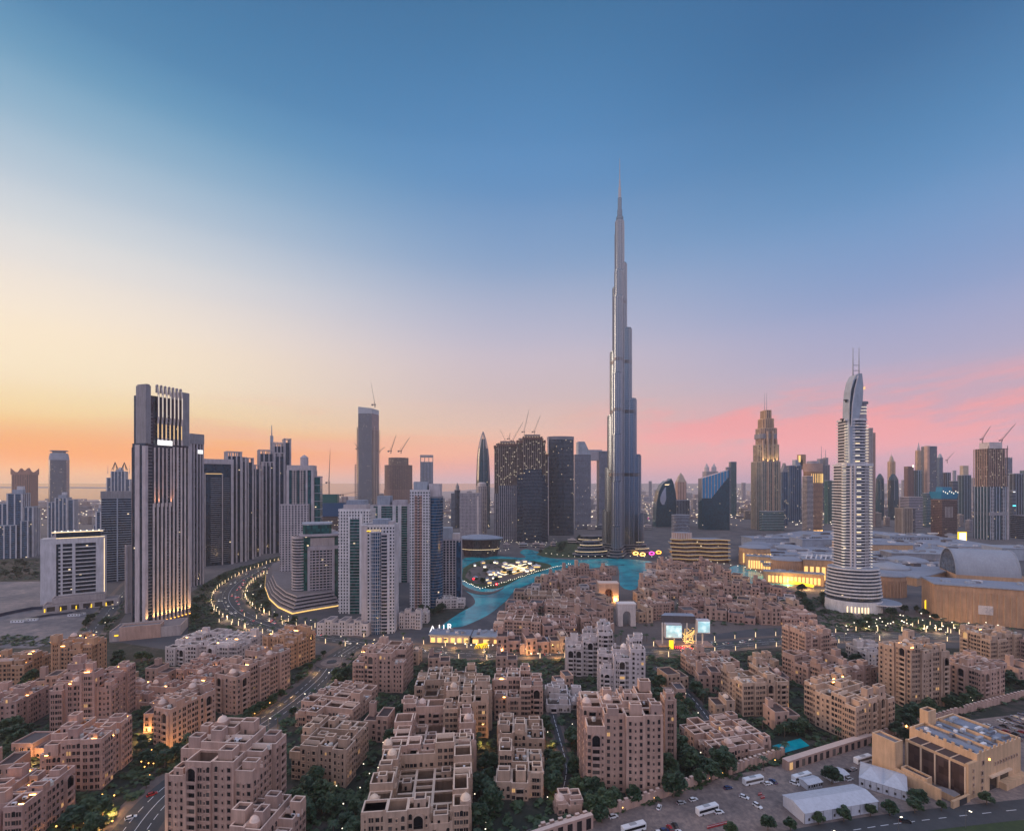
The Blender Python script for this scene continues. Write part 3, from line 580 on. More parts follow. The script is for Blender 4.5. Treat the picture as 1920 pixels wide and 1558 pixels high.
t = Tw('construction_block','unfinished block wrapped in green and blue mesh',596,654,1005,10,.8,'construction site'); t.tier(R(t.w*.9,t.d*.9),0,t.z(968),GL['sitedim'],WL['concrete'],None,4,1,.6)
t.p('safety_mesh').prism(R(t.w,t.d),t.z(968),t.z(943),plain('mesh_blue',(.0,.06,.16)),RF['slate']); t.p('safety_mesh').prism(RC(t.w*.62,t.d*.7,4,-t.w*.14),t.z(943),t.z(927),plain('mesh_green',(.0,.10,.09)),RF['slate']); t.done()
# --- sites and slender towers in the centre left
t = Tw('construction_tower','tall unfinished slate glass tower with jagged scaffold edges and a slanted top',668,714,958,-12,.8,'tower'); w,d = t.w,t.d; z1 = t.z(775)
t.tier(R(w*.78,d),0,z1,GL['grey'],WL['bluegrey'],None,5,.3,.8,par=False); t.p('crown').add([(x,y,z1) for x,y in R(w*.78,d)]+[(-.39*w,-d/2,t.z(762)),(.39*w,-d/2,t.z(766)),(.39*w,d/2,t.z(766)),(-.39*w,d/2,t.z(762))],[(0,1,5,4),(1,2,6,5),(2,3,7,6),(3,0,4,7),(4,5,6,7)],WL['bluegrey'])
for k in range(int(t.z(800)/11)):
    z = k*11; f_ = t.p('scaffold')
    f_.box(-w*.5,-w*.38,-d*.4,d*.4,z,z+4,WL['concrete']); f_.box(w*.38,w*.5,-d*.4,d*.4,z,z+4,WL['concrete'])
    if z < t.z(870): f_.box(-w*.62,-w*.5,-d*.3,d*.3,z,z+4,WL['concrete']); f_.box(w*.5,w*.62,-d*.3,d*.3,z,z+.8,WL['concrete'])
for x in (-.62,-.5,.5,.62): t.p('scaffold').box(w*x-.8,w*x+.8,-d*.42,-d*.34,0,t.z(870 if abs(x)>.55 else 800),WL['concrete'])
for k in range(26):
    z = t.z(905)+k*5; t.p('site_lamp').box(-w*.44,-w*.42,-d*.45,-d*.42,z,z+1.6,LT['gold'])
t.done(); crane('crane with long raised jib on top of the slate construction tower',703,2560,t.z(766),14,115,100,0,sc_=2.2); crane('short crane clinging to the left side of the slate construction tower',672,2560,t.z(845),8,40,125,0,sc_=1.8); crane('short crane clinging to the right side of the slate construction tower',712,2560,t.z(850),8,36,40,0,sc_=1.8)
t = Tw('construction_tower','squat brown round construction tower with two cranes on its roof',716,777,952,0,.9,'tower'); w,d = t.w,t.d
t.tier(EL(w*.36,d*.4,24),0,t.z(858),GL['sitedim'],WL['brown'],WL['core'],4,.6,.9,7,2,.6); t.tier(EL(w*.5,d*.5,24),0,t.z(872),GL['brown'],WL['brown'],WL['brown'],4,1.5,.8,9,1.4,1.6); t.tier(EL(w*.52,d*.52,24),0,t.z(918),GL['brown'],WL['brown'],WL['brown'],5,1.2,3,9,4,1.2); t.done()
crane('left crane on the brown round construction tower',733,2650,t.z(856),14,95,72,0,sc_=2.2); crane('right crane on the brown round construction tower',752,2650,t.z(856),14,90,58,0,sc_=2.2)
t = Tw('tower','slim blue glass tower with an open framed crown',788,812,938,8,.8); t.tier(R(t.w,t.d),0,t.z(866),GL['blue'],None,WL['bluegrey'],sp=t.w/4,fw=2,fo=1); b=t.p('crown'); fins(b,R(t.w,t.d),t.z(866),t.z(857),t.w/3,3,1,WL['grey'],True); b.prism(offs(R(t.w,t.d),2),t.z(857),t.z(853),WL['grey']); t.done()
crane('lone crane with raised jib behind the green mesh block',578,1750,40,70,62,118,0,sc_=1.6); crane('slim tall crane standing upright behind the green mesh block',617,2100,0,150,150,88,0,sc_=1.8); crane('low crane with level jib beside the green mesh block',643,2200,0,95,70,12,0,sc_=1.8)
t = Tw('residential_tower','white tower with dark glass spine and blank roof box, behind the front white tower',635,704,1150,2,.7,group='white residential towers by the lake'); w,d=t.w,t.d; z1=t.z(956)
t.tier(R(w,d),0,z1,GL['dark'],WL['white'],WL['white'],3.5,.35,1.6,3.4,1.7,.45); t.tier(R(w*.3,2.2,w*.02,-d/2-.6),0,z1-10,GL['green'],WL['mauve'],None,3.5,.15,.5,par=False); t.p('pier').box(-w*.18,-w*.13,-d/2-2.4,-d/2,0,z1-8,WL['white']); t.p('pier').box(w*.18,w*.26,-d/2-2.6,-d/2,0,z1-4,WL['white'])
roofbox(t,-w*.38,w*.35,-d*.36,d*.36,z1-.5,t.z(946),WL['pale']); roofbox(t,-w*.3,w*.3,-d*.3,d*.3,t.z(946),t.z(938),WL['bluegrey']); t.done()
t = Tw('residential_tower','slim green glass tower at the back of the white lake towers',694,774,1092,2,.6,group='white residential towers by the lake'); w,d=t.w,t.d; z1=t.z(948)
t.tier(R(w,d),0,z1,GL['green'],WL['mauve'],None,3.5,.3,.5); 
for x in (-.5,-.3,.08,.22,.46): t.p('pier').box(w*x,w*x+5,-d/2-1.4,-d/2+2,0,z1+1,WL['white' if x<.3 else 'mauve'])
roofbox(t,-w*.35,-w*.02,-d*.3,d*.3,z1-.5,t.z(930),WL['bluegrey']); roofbox(t,w*.05,w*.4,-d*.3,d*.3,z1-.5,t.z(938),WL['mauve']); t.done()
t = Tw('residential_tower','foremost white tower with a gridded blue glass bay down its middle',679,747,1188,3,.8,group='white residential towers by the lake'); w,d=t.w,t.d; z1=t.z(985)
t.tier(R(w,d),0,z1,GL['dark'],WL['white'],WL['white'],3.4,.35,1.5,3.1,1.5,.45); t.tier(EL(w*.17,d*.16,14,-w*.06,-d/2),0,z1-6,GL['blue'],WL['white'],WL['white'],3.4,.2,.35,2.6,.3,.25); t.p('pier').box(-w*.5-.4,-w*.34,-d/2-1.2,-d/2,0,z1,WL['pale']); t.p('pier').box(w*.3,w*.36,-d/2-1.8,-d/2,0,z1-8,WL['white'])
t.tier(R(w*.16,2,w*.2,-d/2-.6),0,z1-8,GL['dark'],WL['mauve'],None,3.4,.6,1.2,par=False)
roofbox(t,-w*.2,w*.28,-d*.3,d*.3,z1-.5,t.z(974),WL['bluegrey']); roofbox(t,w*.1,w*.44,-d*.2,d*.3,z1-.3,t.z(978),WL['pale']); t.p('light_strip').box(-w*.34,w*.1,-d/2-2.2,-d/2-1.4,z1-5.6,z1-4.8,LT['yellow']); t.done()
t = Tw('residential_tower','tall white tower with warm lit window columns and curved blue glass side',769,833,1142,2,.8,group='white residential towers by the lake'); w,d=t.w,t.d; z1=t.z(920)
t.tier(R(w*.62,d,-w*.19,0),0,z1,GL['dark'],WL['white'],WL['white'],3.4,.35,1.4,3.3,1.5,.45); t.tier(EL(w*.24,d*.5,18,w*.26,0),0,z1-8,GL['blue'],WL['grey'],None,3.4,.4,.5); 
for x in (-.31,-.17): t.tier(R(w*.08,1.6,w*x,-d/2-.5),0,z1-6,GL['dark'],WL['rose'],WL['rose'],3.4,.15,1.4,2.2,.7,.2,par=False)
roofbox(t,-w*.42,w*.02,-d*.3,d*.3,z1-.5,t.z(903),WL['bluegrey']); roofbox(t,w*.08,w*.44,-d*.35,d*.35,z1-10,t.z(907),WL['mauve']); t.done()
t = Tw('residential_tower','shortest white tower nearest the canal with grey roof box',821,866,1122,3,.9,group='white residential towers by the lake'); w,d=t.w,t.d; z1=t.z(1012)
t.tier(R(w,d),0,z1,GL['dark'],WL['mauve'],WL['mauve'],3.4,.35,1.0,4,1.4,.5); t.p('pier').box(w*.3,w*.5+.4,-d/2-1,-d/2,0,z1-3,GL['blue']); roofbox(t,-w*.36,w*.1,-d*.3,d*.3,z1-.5,t.z(990),WL['bluegrey']); roofbox(t,w*.12,w*.44,-d*.3,d*.2,z1-.5,t.z(1001),WL['pale']); t.done()
for lab,l,r,px0 in (('ornate white terrace of gabled townhouses under the front white tower',594,700,0),('ornate white terrace of gabled townhouses right of the front white tower',748,792,1)):
    t = Tw('townhouse_terrace',lab,l,r,1193 if not px0 else 1180,-4,.3,'townhouses'); w,d=t.w,t.d; n=max(4,int(w/7)); h=15 if not px0 else 20
    for i in range(n):
        x0=-w/2+i*w/n; hh=h*(1 if i%2 else .82); b=t.p('wall'); b.mass(x0,x0+w/n,-d/2+(i%3)*.8,d/2,0,hh,WL['pale'],CAPM['pale'],RF['grey'],.8,.35)
        for k in range(int(hh/3.4)):
            for xx in (.28,.68):
                ww=MB(); X0=x0+w/n*xx; ww.box(X0-.55,X0+.55,-d/2+(i%3)*.8-.06,-d/2+(i%3)*.8+.1,1+k*3.3,3+k*3.3,GL['pane']); ww.build('window',t.root)
        b.box(x0+.5,x0+w/n-.5,-d/2+(i%3)*.8-.7,-d/2+(i%3)*.8,hh*.5,hh*.5+.5,WL['white'])
    t.done()
t = Tw('tower','slim grey tower with a small pointed cap left of the wide mauve block',846,863,990,5,.9); t.tier(R(t.w*.6,t.d,t.w*.18),0,t.z(919),GL['dark'],None,WL['grey'],sp=4,fo=.4); t.tier(R(t.w*.42,t.d,-t.w*.3),0,t.z(925),GL['grey'],WL['bluegrey'],None,4,.8,1); t.p('crown').lathe([(t.w*.2,t.z(919)),(t.w*.2,t.z(912)),(.3,t.z(905))],4,WL['grey'],t.w*.18); t.done()
t = Tw('office_block','wide flat mauve block with fine window grid behind the dish roof',862,903,1014,2,.5); t.tier(R(t.w,t.d),0,t.z(925),GL['lav'],WL['mauve'],WL['mauve'],3.6,.3,1.4,3.4,1.4,.4); t.p('pier').box(t.w*.3,t.w*.38,-t.d/2-1.5,-t.d/2,0,t.z(930),WL['pale']); t.done()
t = Tw('bullet_tower','dark blue tower tapering to a pointed open tip',892,920,992,10,.95); w=t.w; zs=[(0,.5),(t.z(900),.5),(t.z(860),.44),(t.z(840),.36)]
t.p('curtain_wall').loft([[(w*k*cos(2*pi*i/16),w*k*sin(2*pi*i/16),z) for i in range(16)] for z,k in zs],GL['sea']); b=t.p('crown')
for i in range(8):
    a=2*pi*i/8; P=lambda k,z:(w*k*cos(a),w*k*sin(a),z); b.bar(P(.36,t.z(840)),P(.2,t.z(822)),1.6,METAL); b.bar(P(.2,t.z(822)),P(.02,t.z(808)),1.4,METAL)
    t.p('pier').bar(P(.505,0),P(.505,t.z(900)),1.2,METAL); t.p('pier').bar(P(.505,t.z(900)),P(.445,t.z(860)),1.2,METAL); t.p('pier').bar(P(.445,t.z(860)),P(.365,t.z(840)),1.2,METAL)
t.p('curtain_wall').loft([[(w*k*cos(2*pi*i/12),w*k*sin(2*pi*i/12),z) for i in range(12)] for z,k in ((t.z(842),.25),(t.z(830),.17),(t.z(822),.1))],GL['sea']); t.done()
t = Tw('tower','small pale tower with rounded top in front of the pointed blue tower',893,914,1006,0,.8); t.tier(EL(t.w*.5,t.d*.5,16),0,t.z(912),GL['lav'],WL['pale'],WL['pale'],3.6,.3,1.2,4,1.2,.4); t.p('crown').lathe([(t.w*.42,t.z(912)),(t.w*.4,t.z(906)),(t.w*.2,t.z(904))],16,WL['pale']); t.done()
def site(label,l,r,base,cols,group='twin unfinished towers studded with work lights'):
    t = Tw('construction_tower',label,l,r,base,0,.8,'tower',group); w,d=t.w,t.d
    for (x0,x1,y0),py,pg,mat in cols:
        P=R((x1-x0)*w,d*.9,(x0+x1)/2*w,y0*d); zg=t.z(pg); z1=t.z(py)
        t.tier(P,0,zg,GL['dark'],WL['grey'],WL['mauve'] if mat else None,3.6,.3,.6,5,1.4,.8,par=False); t.p('bare_frame').prism(offs(P,-1),zg,z1,GL['site']); fr=t.p('bare_frame')
        n=int((z1-zg)/3.6)
        for k in range(n+1): fr.prism(offs(P,.5),zg+k*3.6-.35,zg+k*3.6,WL['concrete'])
        fins(fr,P,zg,z1,5,1.0,.3,WL['concrete'],True)
        tp=MB(); tp.prism(offs(P,1.6),z1-7,z1+.6,WL['brown']); tp.prism(offs(P,-4),z1+.6,z1+6,WL['concrete']); tp.build('formwork',t.root)
        for k in range(7): lb=t.p('site_lamp'); xx=P[0][0]+(P[1][0]-P[0][0])*(k+.5)/7; lb.box(xx-.5,xx+.5,P[0][1]-2.1,P[0][1]-1.65,z1-1,z1+.2,LT['soft'])
    return t.done()
t=site('left tower of the unfinished lit pair, with vertical mauve fins',927,980,1014,[((-.5,.5,-.05),836,925,1),((-.35,.3,-.2),832,910,1)]); 
crane('thin crane leaning left on the left lit construction tower',948,1255,t.z(834),8,36,115,0,sc_=.85); crane('crane leaning right at the middle of the lit construction pair',962,1255,t.z(834),10,55,62,0,sc_=.85); crane('stubby crane between the other cranes of the lit construction pair',955,1270,t.z(834),16,16,80,0,sc_=.8)
t=site('right tower of the unfinished lit pair, dark glass below',969,1027,1016,[((-.5,.42,0),826,890,0),((-.3,.3,-.2),820,880,0),((.3,.52,.15),850,905,0)])
crane('tallest thin crane on the right lit construction tower',983,1250,t.z(818),12,60,78,0,sc_=.85); crane('crane at the right end of the lit construction pair',1002,1250,t.z(818),12,46,70,0,sc_=.85)
t = Tw('curved_tower','broad dark slate tower with curved front and flat plain top',1026,1077,1004,2,.55); w,d=t.w,t.d; P=[(-w/2,d/2),(-w/2,-d*.2)]+[(-w/2+w*k/10,-d*.2-d*.3*sin(pi*k/10)) for k in range(1,10)]+[(w/2,-d*.2),(w/2,d/2)]
t.tier(P,0,t.z(824),GL['dark'],WL['grey'],None,3.7,.2,.5,par=False); t.p('crown').prism(offs(P,.6),t.z(824),t.z(818),WL['grey'],RF['slate']); t.p('pier').box(-w/2-1,-w/2+1.2,-d*.3,-d*.2,0,t.z(818),WL['mauve']); t.done()
t = Tw('bridge_towers','pair of grey banded towers joined high up by a sky bridge, the left slanted',1074,1143,992,4,.3); w,d=t.w,t.d
ax1=-w*.04; t.tier(R(ax1+w/2,d,(ax1-w/2)/2),0,t.z(852),GL['lav'],WL['bluegrey'],None,3.7,.5,1.2,par=False)
t.p('crown').prism([(0,0)]*3,0,0,WL['grey']) if False else t.p('crown').add([(-w*.4,-d/2,t.z(852)),(ax1,-d/2,t.z(852)),(-w*.22,-d/2,t.z(828)),(-w*.4,-d/2,t.z(828)),(-w*.4,d/2,t.z(852)),(ax1,d/2,t.z(852)),(-w*.22,d/2,t.z(828)),(-w*.4,d/2,t.z(828))],[(0,1,2,3),(1,5,6,2),(2,6,7,3),(3,7,4,0)],WL['bluegrey'])
t.tier(R(w*.3,d,w*.35),0,t.z(846),GL['lav'],WL['bluegrey'],None,3.7,.5,1.2); t.p('sky_bridge').box(-w*.08,w*.36,-d*.42,d*.4,t.z(863),t.z(846),WL['mauve']); t.p('sky_bridge').box(-w*.08,w*.3,-d*.3,d*.3,t.z(846),t.z(843),WL['bluegrey']); t.done()
# ---------------------------------------------------------------- the supertall tower
BX, BY = (1162-960)/F*1030, 1030.0
def capsule(ang, L, hw, n=8, back=0):
    ca, sa = cos(ang), sin(ang)
    pts = [(-back,-hw)]+[(L+hw*cos(-pi/2+pi*k/n), hw*sin(-pi/2+pi*k/n)) for k in range(n+1)]+[(-back,hw)]
    return [(x*ca-y*sa, x*sa+y*ca) for x,y in pts]
bt = NT('supertall_cladding'); vv = bt.coord('Object', (1,1,1)); sp_ = bt.new('ShaderNodeSeparateXYZ'); bt.l(vv, sp_.inputs[0])
def wavez(t, z, period, duty):
    m = t.new('ShaderNodeMath', operation='MULTIPLY'); t.l(z, m.inputs[0]); m.inputs[1].default_value = 1/period
    f = t.new('ShaderNodeMath', operation='FRACT'); t.l(m.outputs[0], f.inputs[0]); g = t.new('ShaderNodeMath', operation='GREATER_THAN'); t.l(f.outputs[0], g.inputs[0]); g.inputs[1].default_value = duty; return g.outputs[0]
fl_ = wavez(bt, sp_.outputs[2], 3.6, .68)
vz = bt.noise(bt.coord('Object', (1,1,.02)), .9, 3)
bt.l(bt.mix(fl_, bt.ramp(vz, [(.3,(.065,.10,.14)),(.7,(.12,.165,.215))]), (.23,.28,.34)), bt.b.inputs['Base Color']); bt.b.inputs['Metallic'].default_value = .8; bt.b.inputs['Roughness'].default_value = .25
BK = thing('supertall_tower', 'by far the tallest tower, silvery, stepping up in rounded tubes to a needle spire', 'skyscraper', (BX, BY, 0))
FOOT.append((BX, BY, 150, 130, 1, 0))
bz = lambda py: hgt(py, BY)
BAND = plain('band_grey', (.11,.11,.12), .4, .5)
def wing(name, ang, tiers, hw):
    b = MB(); band = MB(); fn = MB()
    tops = [0]+[bz(p) for L, p in tiers]
    for L, py in tiers:                 # longest first, each rises higher than the one outside it
        q = capsule(ang, L, hw); b.prism(q, 0, bz(py), bt.m, RF['light'])
        b.prism(offs(q, -.8), bz(py), bz(py)+4, bt.m)
        n = len(q)
        for i in range(1, n-1):
            x, y = q[i]; l = math.hypot(x, y); fn.bar((x, y, 0), (x, y, bz(py)+1.5), 1.15, METAL)
        for m in (568, 679, 772, 890):
            if bz(m) < bz(py)-15: mb_ = MB(); mb_.prism(offs(q, .3), bz(m)-3.4, bz(m)+3.4, BAND); mb_.build('mechanical_band', BK)
    b.build('wing', BK); fn.build('fin', BK)
A, B_, C_ = radians(-111), radians(9), radians(129)
wing('wing', A, [(50,985),(45,905),(38,820),(31,708),(24,566),(12,515),(2,418)], 9.0)
wing('wing', B_, [(44,965),(38,855),(28,750),(17.5,618),(6.5,497),(.5,425)], 8.6)
wing('wing', C_, [(36,960),(29,880),(22,780),(15,660),(8,540),(2,440)], 8.6)
c_ = MB(); c_.prism([(7.6*cos(2*pi*i/12),7.6*sin(2*pi*i/12)) for i in range(12)], 0, bz(408), bt.m); c_.lathe([(5.6,bz(408)),(5.2,bz(394)),(4.3,bz(394)),(4.1,bz(372))],12,bt.m); c_.build('core', BK)
s_ = MB(); s_.lathe([(3.2,bz(372)),(2.7,bz(352)),(1.9,bz(352)),(1.6,bz(338)),(1.05,bz(338)),(.8,bz(322)),(.4,bz(297))],10,METAL); s_.build('spire', BK)
lb = MB()
for k in range(26):
    a = A+random.uniform(-.2,.2); 
for k,(px,py) in enumerate([(1142,892),(1142,899),(1180,1015),(1150,1000),(1172,930),(1186,960)]): pass
b = MB()
for k in range(4):                        # bowed terraces round the foot
    for ang, L in ((A,60-k*4),(B_,54-k*4),(C_,48-k*4)): b.prism(capsule(ang, L, 17-k*2, 10), k*5, k*5+4.2, GL['dark'], RF['slate']); b.prism(offs(capsule(ang, L, 17-k*2, 10), .8), k*5+3.9, k*5+4.6, WL['grey'], RF['grey'])
b.build('podium', BK)
for lab,l,r,base,top,n,rot in (('low pale terraced hotel wing left of the foot of the tallest tower',1068,1150,1046,1016,5,10),('low terraced wing with lit edges right of the foot of the tallest tower',1150,1225,1040,1010,5,-8),('low white roofed pavilion behind the park trees',1078,1142,1022,1005,3,0)):
    t = Tw('terrace_building',lab,l,r,base,rot,.5,'building',foot=False); w,d=t.w,t.d; H=t.z(top)
    for k in range(n):
        s=1-k*.13; P=[(x*s,y*s) for x,y in EL(w*.5,d*.5,28)]; t.p('curtain_wall').prism(offs(P,-1.5),k*H/n,(k+1)*H/n,GL['dark'],RF['slate']); t.p('floor_edge').prism(P,(k+1)*H/n-.8,(k+1)*H/n+.1,WL['grey'],RF['grey'])
        t.p('light_strip').prism(offs(P,-.6),(k+1)*H/n-1.9,(k+1)*H/n-1.5,LT['soft'] if k%2 else WL['bluegrey'])
    t.done()
# --- centre right
def extrude_profile(t, part, prof, y0, y1, mat):
    n=len(prof); b=t.p(part); b.add([(x,y0,z) for x,z in prof]+[(x,y1,z) for x,z in prof], [tuple(range(n)),tuple(reversed(range(n,2*n)))]+[((i+1)%n,i,n+i,n+(i+1)%n) for i in range(n)], mat)
t = Tw('curved_glass_block','dark teal glass building curving up like a sail with a pale oval reflection',1223,1271,988,0,.5,'office building'); w,d=t.w,t.d; X=lambda px:(px-1247)/48*w
prof=[(X(p),t.z(q)) for p,q in ((1271,988),(1270,950),(1266,922),(1261,903),(1257,897),(1254,900),(1246,902),(1238,908),(1231,920),(1226,940),(1223,988))]; prof[0]=(prof[0][0],0); prof[-1]=(prof[-1][0],0)
extrude_profile(t,'curtain_wall',prof,-d/2,d/2,GL['sea']); mir=NT('reflection_mirror'); mir.b.inputs['Base Color'].default_value=(.62,.55,.5,1); mir.b.inputs['Metallic'].default_value=1; mir.b.inputs['Roughness'].default_value=.18
extrude_profile(t,'oval_reflection',[(X(p),t.z(q)) for p,q in ((1245,912),(1246,935),(1242,946),(1237,946),(1233,940),(1233,932),(1238,921))],-d/2-.5,-d/2+.5,mir.m); t.p('light_strip').box(X(1243),X(1252),-d/2-.6,-d/2-.1,t.z(909.5),t.z(908),LT['soft']); t.done()  # added mirror panel shaped like the sunset's reflection on the curved glass
t = Tw('tower','small reddish tower with pyramid cap and dark central slot',1266,1287,966,0,.9); t.tier(R(t.w,t.d),0,t.z(904),GL['brown'],WL['rose'],WL['rose'],4,.3,1.6,t.w/3,t.w*.2,.6); t.p('crown').loft([[(x*k,y*k,z) for x,y in R(t.w,t.d)] for k,z in ((1.02,t.z(904)),(.6,t.z(896)),(.55,t.z(894)),(.03,t.z(886)))],WL['beige']); t.done()
t = Tw('office_block','plain blue grey block below the small reddish capped tower',1262,1293,988,0,.6,'office building'); t.tier(R(t.w,t.d),0,t.z(938),GL['grey'],None,WL['bluegrey'],sp=5,fw=.8,fo=.4); t.done()
t = Tw('office_block','wide lavender block with rounded face behind the gold banded terraces',1256,1296,1004,0,.7,'office building'); t.tier(EL(t.w/2,t.d/2,24),0,t.z(966),GL['lav'],WL['bluegrey'],None,4,.7,1.2); t.done()
t = Tw('blue_glass_block','bright blue glass office block with sloping roofline and ribbed upper face',1309,1368,994,-6,.5,'office building'); w,d=t.w,t.d
prof=[(-w/2,0),(w/2,0),(w/2,t.z(880)),(-w/2,t.z(896))][::-1]; prof=[(w/2,0),(w/2,t.z(881)),(-w/2,t.z(897)),(-w/2,0)]
extrude_profile(t,'curtain_wall',prof,-d/2,d/2,GL['sea']); bl=NT('blue_rib'); bl.b.inputs['Base Color'].default_value=(.07,.46,.85,1); bl.b.inputs['Metallic'].default_value=.25; bl.b.inputs['Roughness'].default_value=.25
for k in range(26):
    x=-w/2+w*k/27+1; zt=t.z(897-16*(x+w/2)/w); zb=t.z(934-max(0,(k-9))*2.4); 
    if zb<zt: t.p('rib').box(x-.75,x+.75,-d/2-1.2,-d/2+.1,zb,zt,bl.m if k%3 else WL['pale'])
t.done()
t = Tw('tower','mauve tower with two rounded finials behind the blue glass block',1317,1347,955,0,.8); t.tier(R(t.w,t.d),0,t.z(884),GL['lav'],WL['mauve'],WL['mauve'],4,.3,1.4,8,2,.5)
for s in (-1,1): t.p('crown').lathe([(t.w*.2,t.z(884)),(t.w*.19,t.z(876)),(t.w*.1,t.z(873)),(.4,t.z(868))],12,WL['mauve'],s*t.w*.3)
t.done()
t = Tw('tower','slim teal slab with pale flank right of the blue glass block',1360,1381,968,-4,.6); t.tier(R(t.w*.62,t.d,t.w*.19),0,t.z(866),GL['teal'],None,WL['bluegrey'],sp=6,fw=.4,fo=.2); t.tier(R(t.w*.38,t.d*.8,-t.w*.31),0,t.z(876),GL['lav'],WL['bluegrey'],None,4,.2,1.2); t.done()
t = Tw('classical_tower','stepped stone tower with twin masts and warmly lit upper tiers',1405,1467,994,0,.75,'skyscraper'); w,d=t.w,t.d; wp=62
for l,r,z0,z1,gl,st,dd in ((1405,1467,994,866,'teal','beige',1),(1410,1464,866,834,'warm','beige',.9),(1416,1459,834,803,'warm','sand',.8),(1422,1451,803,785,'brown','cream',.7),(1428,1445,785,769,'brown','cream',.6)):
    P=RC((r-l)/wp*w,d*dd,(r-l)/wp*w*.16,((l+r)/2-1436)/wp*w,0); t.tier(P,0 if z0==994 else t.z(z0),t.z(z1),GL[gl],WL[st],WL[st],3.8,.4,.8,6.5,1.7,.8,ends=True)  # upper tiers take paler stone: their warm lighting is put into the colour
for x,k in ((-.28,.9),(-.1,1.02),(.1,1.02),(.28,.9)): t.p('pier').box(w*x-2.2,w*x+2.2,-d/2*k-2,-d/2*k+4,0,t.z(800+abs(x)*90),WL['sand'])
t.p('mechanical_band').prism(RC(45/wp*w,d*.84,7),t.z(822),t.z(813),WL['grey'])
for x in (-3,3): mast(t.root,x*1.1,0,t.z(770),t.z(735),1.3)
t.tier(R(w*.9,d*.3,0,-d*.65),0,t.z(958),GL['green'],WL['bluegrey'],None,5,.6,1.2)
for k in range(7): L=bpy.data.lights.new('facade_lamp','SPOT'); L.energy=45000; L.color=(1,.72,.3); L.spot_size=radians(60); L.spot_blend=.9; o=bpy.data.objects.new('facade_lamp',L); COL.objects.link(o); o.parent=t.root; o.location=(w*(-.42+.14*k),-d/2-5,t.z(868)+1); o.rotation_euler=(radians(180-14),0,0)
t.done()
t = Tw('office_tower','deep blue tower with yellow lit roof box beside the orange drum',1470,1503,978,0,.8); t.tier(R(t.w,t.d),0,t.z(873),GL['blue'],None,WL['bluegrey'],sp=8,fw=.6,fo=.4); t.p('crown').box(t.w*.1,t.w*.7,-t.d*.3,t.d*.3,t.z(875),t.z(862),WL['bluegrey']); t.p('crown').box(t.w*.5,t.w*.95,-t.d*.3,t.d*.3,t.z(880),t.z(852),WL['orange']); t.p('light_strip').box(t.w*.35,t.w*.5,-t.d*.3-1,-t.d*.3,t.z(866),t.z(854),LT['gold']); t.done()
t = Tw('office_tower','dark blue slab with slanted roof beside the stepped stone tower',1462,1478,985,0,.8); t.tier(R(t.w,t.d),0,t.z(885),GL['blue'],None,WL['bluegrey'],sp=6,fw=.5,fo=.3,par=False); t.p('crown').add([(-t.w/2,-t.d/2,t.z(885)),(t.w/2,-t.d/2,t.z(885)),(t.w/2,t.d/2,t.z(885)),(-t.w/2,t.d/2,t.z(885)),(0,-t.d/2,t.z(868)),(0,t.d/2,t.z(868))],[(0,1,4),(1,2,5,4),(2,3,5),(3,0,4,5)],WL['grey']); t.done()
t = Tw('drum_hotel','orange brown curved hotel drum with pale banded left side and lit crown fins',1497,1550,1000,0,.85,'hotel'); w,d=t.w,t.d
t.tier(EL(w*.46,d*.46,28,w*.03,0),0,t.z(884),GL['brown'],WL['orange'],None,3.6,.6,1.5); t.tier(R(w*.3,d*.5,-w*.36,-d*.2),0,t.z(893),GL['dark'],WL['pale'],None,3.6,1,1.3); t.p('crown').prism(EL(w*.48,d*.48,28,w*.02,0),t.z(884),t.z(869),WL['tan'],RF['grey']); t.p('crown').prism(EL(w*.3,d*.3,20,w*.02,0),t.z(869),t.z(864),WL['mauve'])
for k in range(9): a=radians(-125+k*11); t.p('light_strip').bar((w*.03+w*.475*cos(a),d*.475*sin(a),t.z(905)),(w*.03+w*.475*cos(a),d*.475*sin(a),t.z(888)),.9,LT['gold'])
for k in range(8): a=radians(-110+k*9); t.p('light_strip').bar((w*.03+w*.475*cos(a),d*.475*sin(a),1),(w*.03+w*.475*cos(a),d*.475*sin(a),9),.9,LT['warm'])
t.done()
t = Tw('tower','slate tower with two thin masts behind the orange drum',1528,1556,960,0,.8); t.tier(R(t.w,t.d),0,t.z(872),GL['grey'],None,WL['grey'],sp=8,fw=1,fo=.5); b=t.p('crown'); b.box(-t.w*.4,-t.w*.1,-t.d*.3,t.d*.3,t.z(872),t.z(860),WL['grey']); b.box(t.w*.2,t.w*.45,-t.d*.3,t.d*.3,t.z(872),t.z(858),WL['grey']); mast(t.root,-t.w*.1,0,t.z(862),t.z(836),2.5); mast(t.root,t.w*.32,0,t.z(860),t.z(842),2.5); t.done()
t = Tw('office_tower','green glass block tucked behind the white balcony tower on the left side',1545,1567,982,0,.8); t.tier(R(t.w,t.d),0,t.z(901),GL['green'],None,WL['bluegrey'],sp=8,fw=.5,fo=.3); t.done()
t = Tw('tower','slim plain brown tower right behind the white balcony tower',1622,1642,988,-6,.8); t.tier(R(t.w*.6,t.d,-t.w*.18),0,t.z(803),GL['brown'],WL['stone'],WL['stone'],4,.2,2,5,2.4,.4); t.tier(R(t.w*.42,t.d*.9,t.w*.28),0,t.z(812),GL['brown'],WL['tan'],WL['tan'],4,.2,2,5,2.4,.4); t.done()
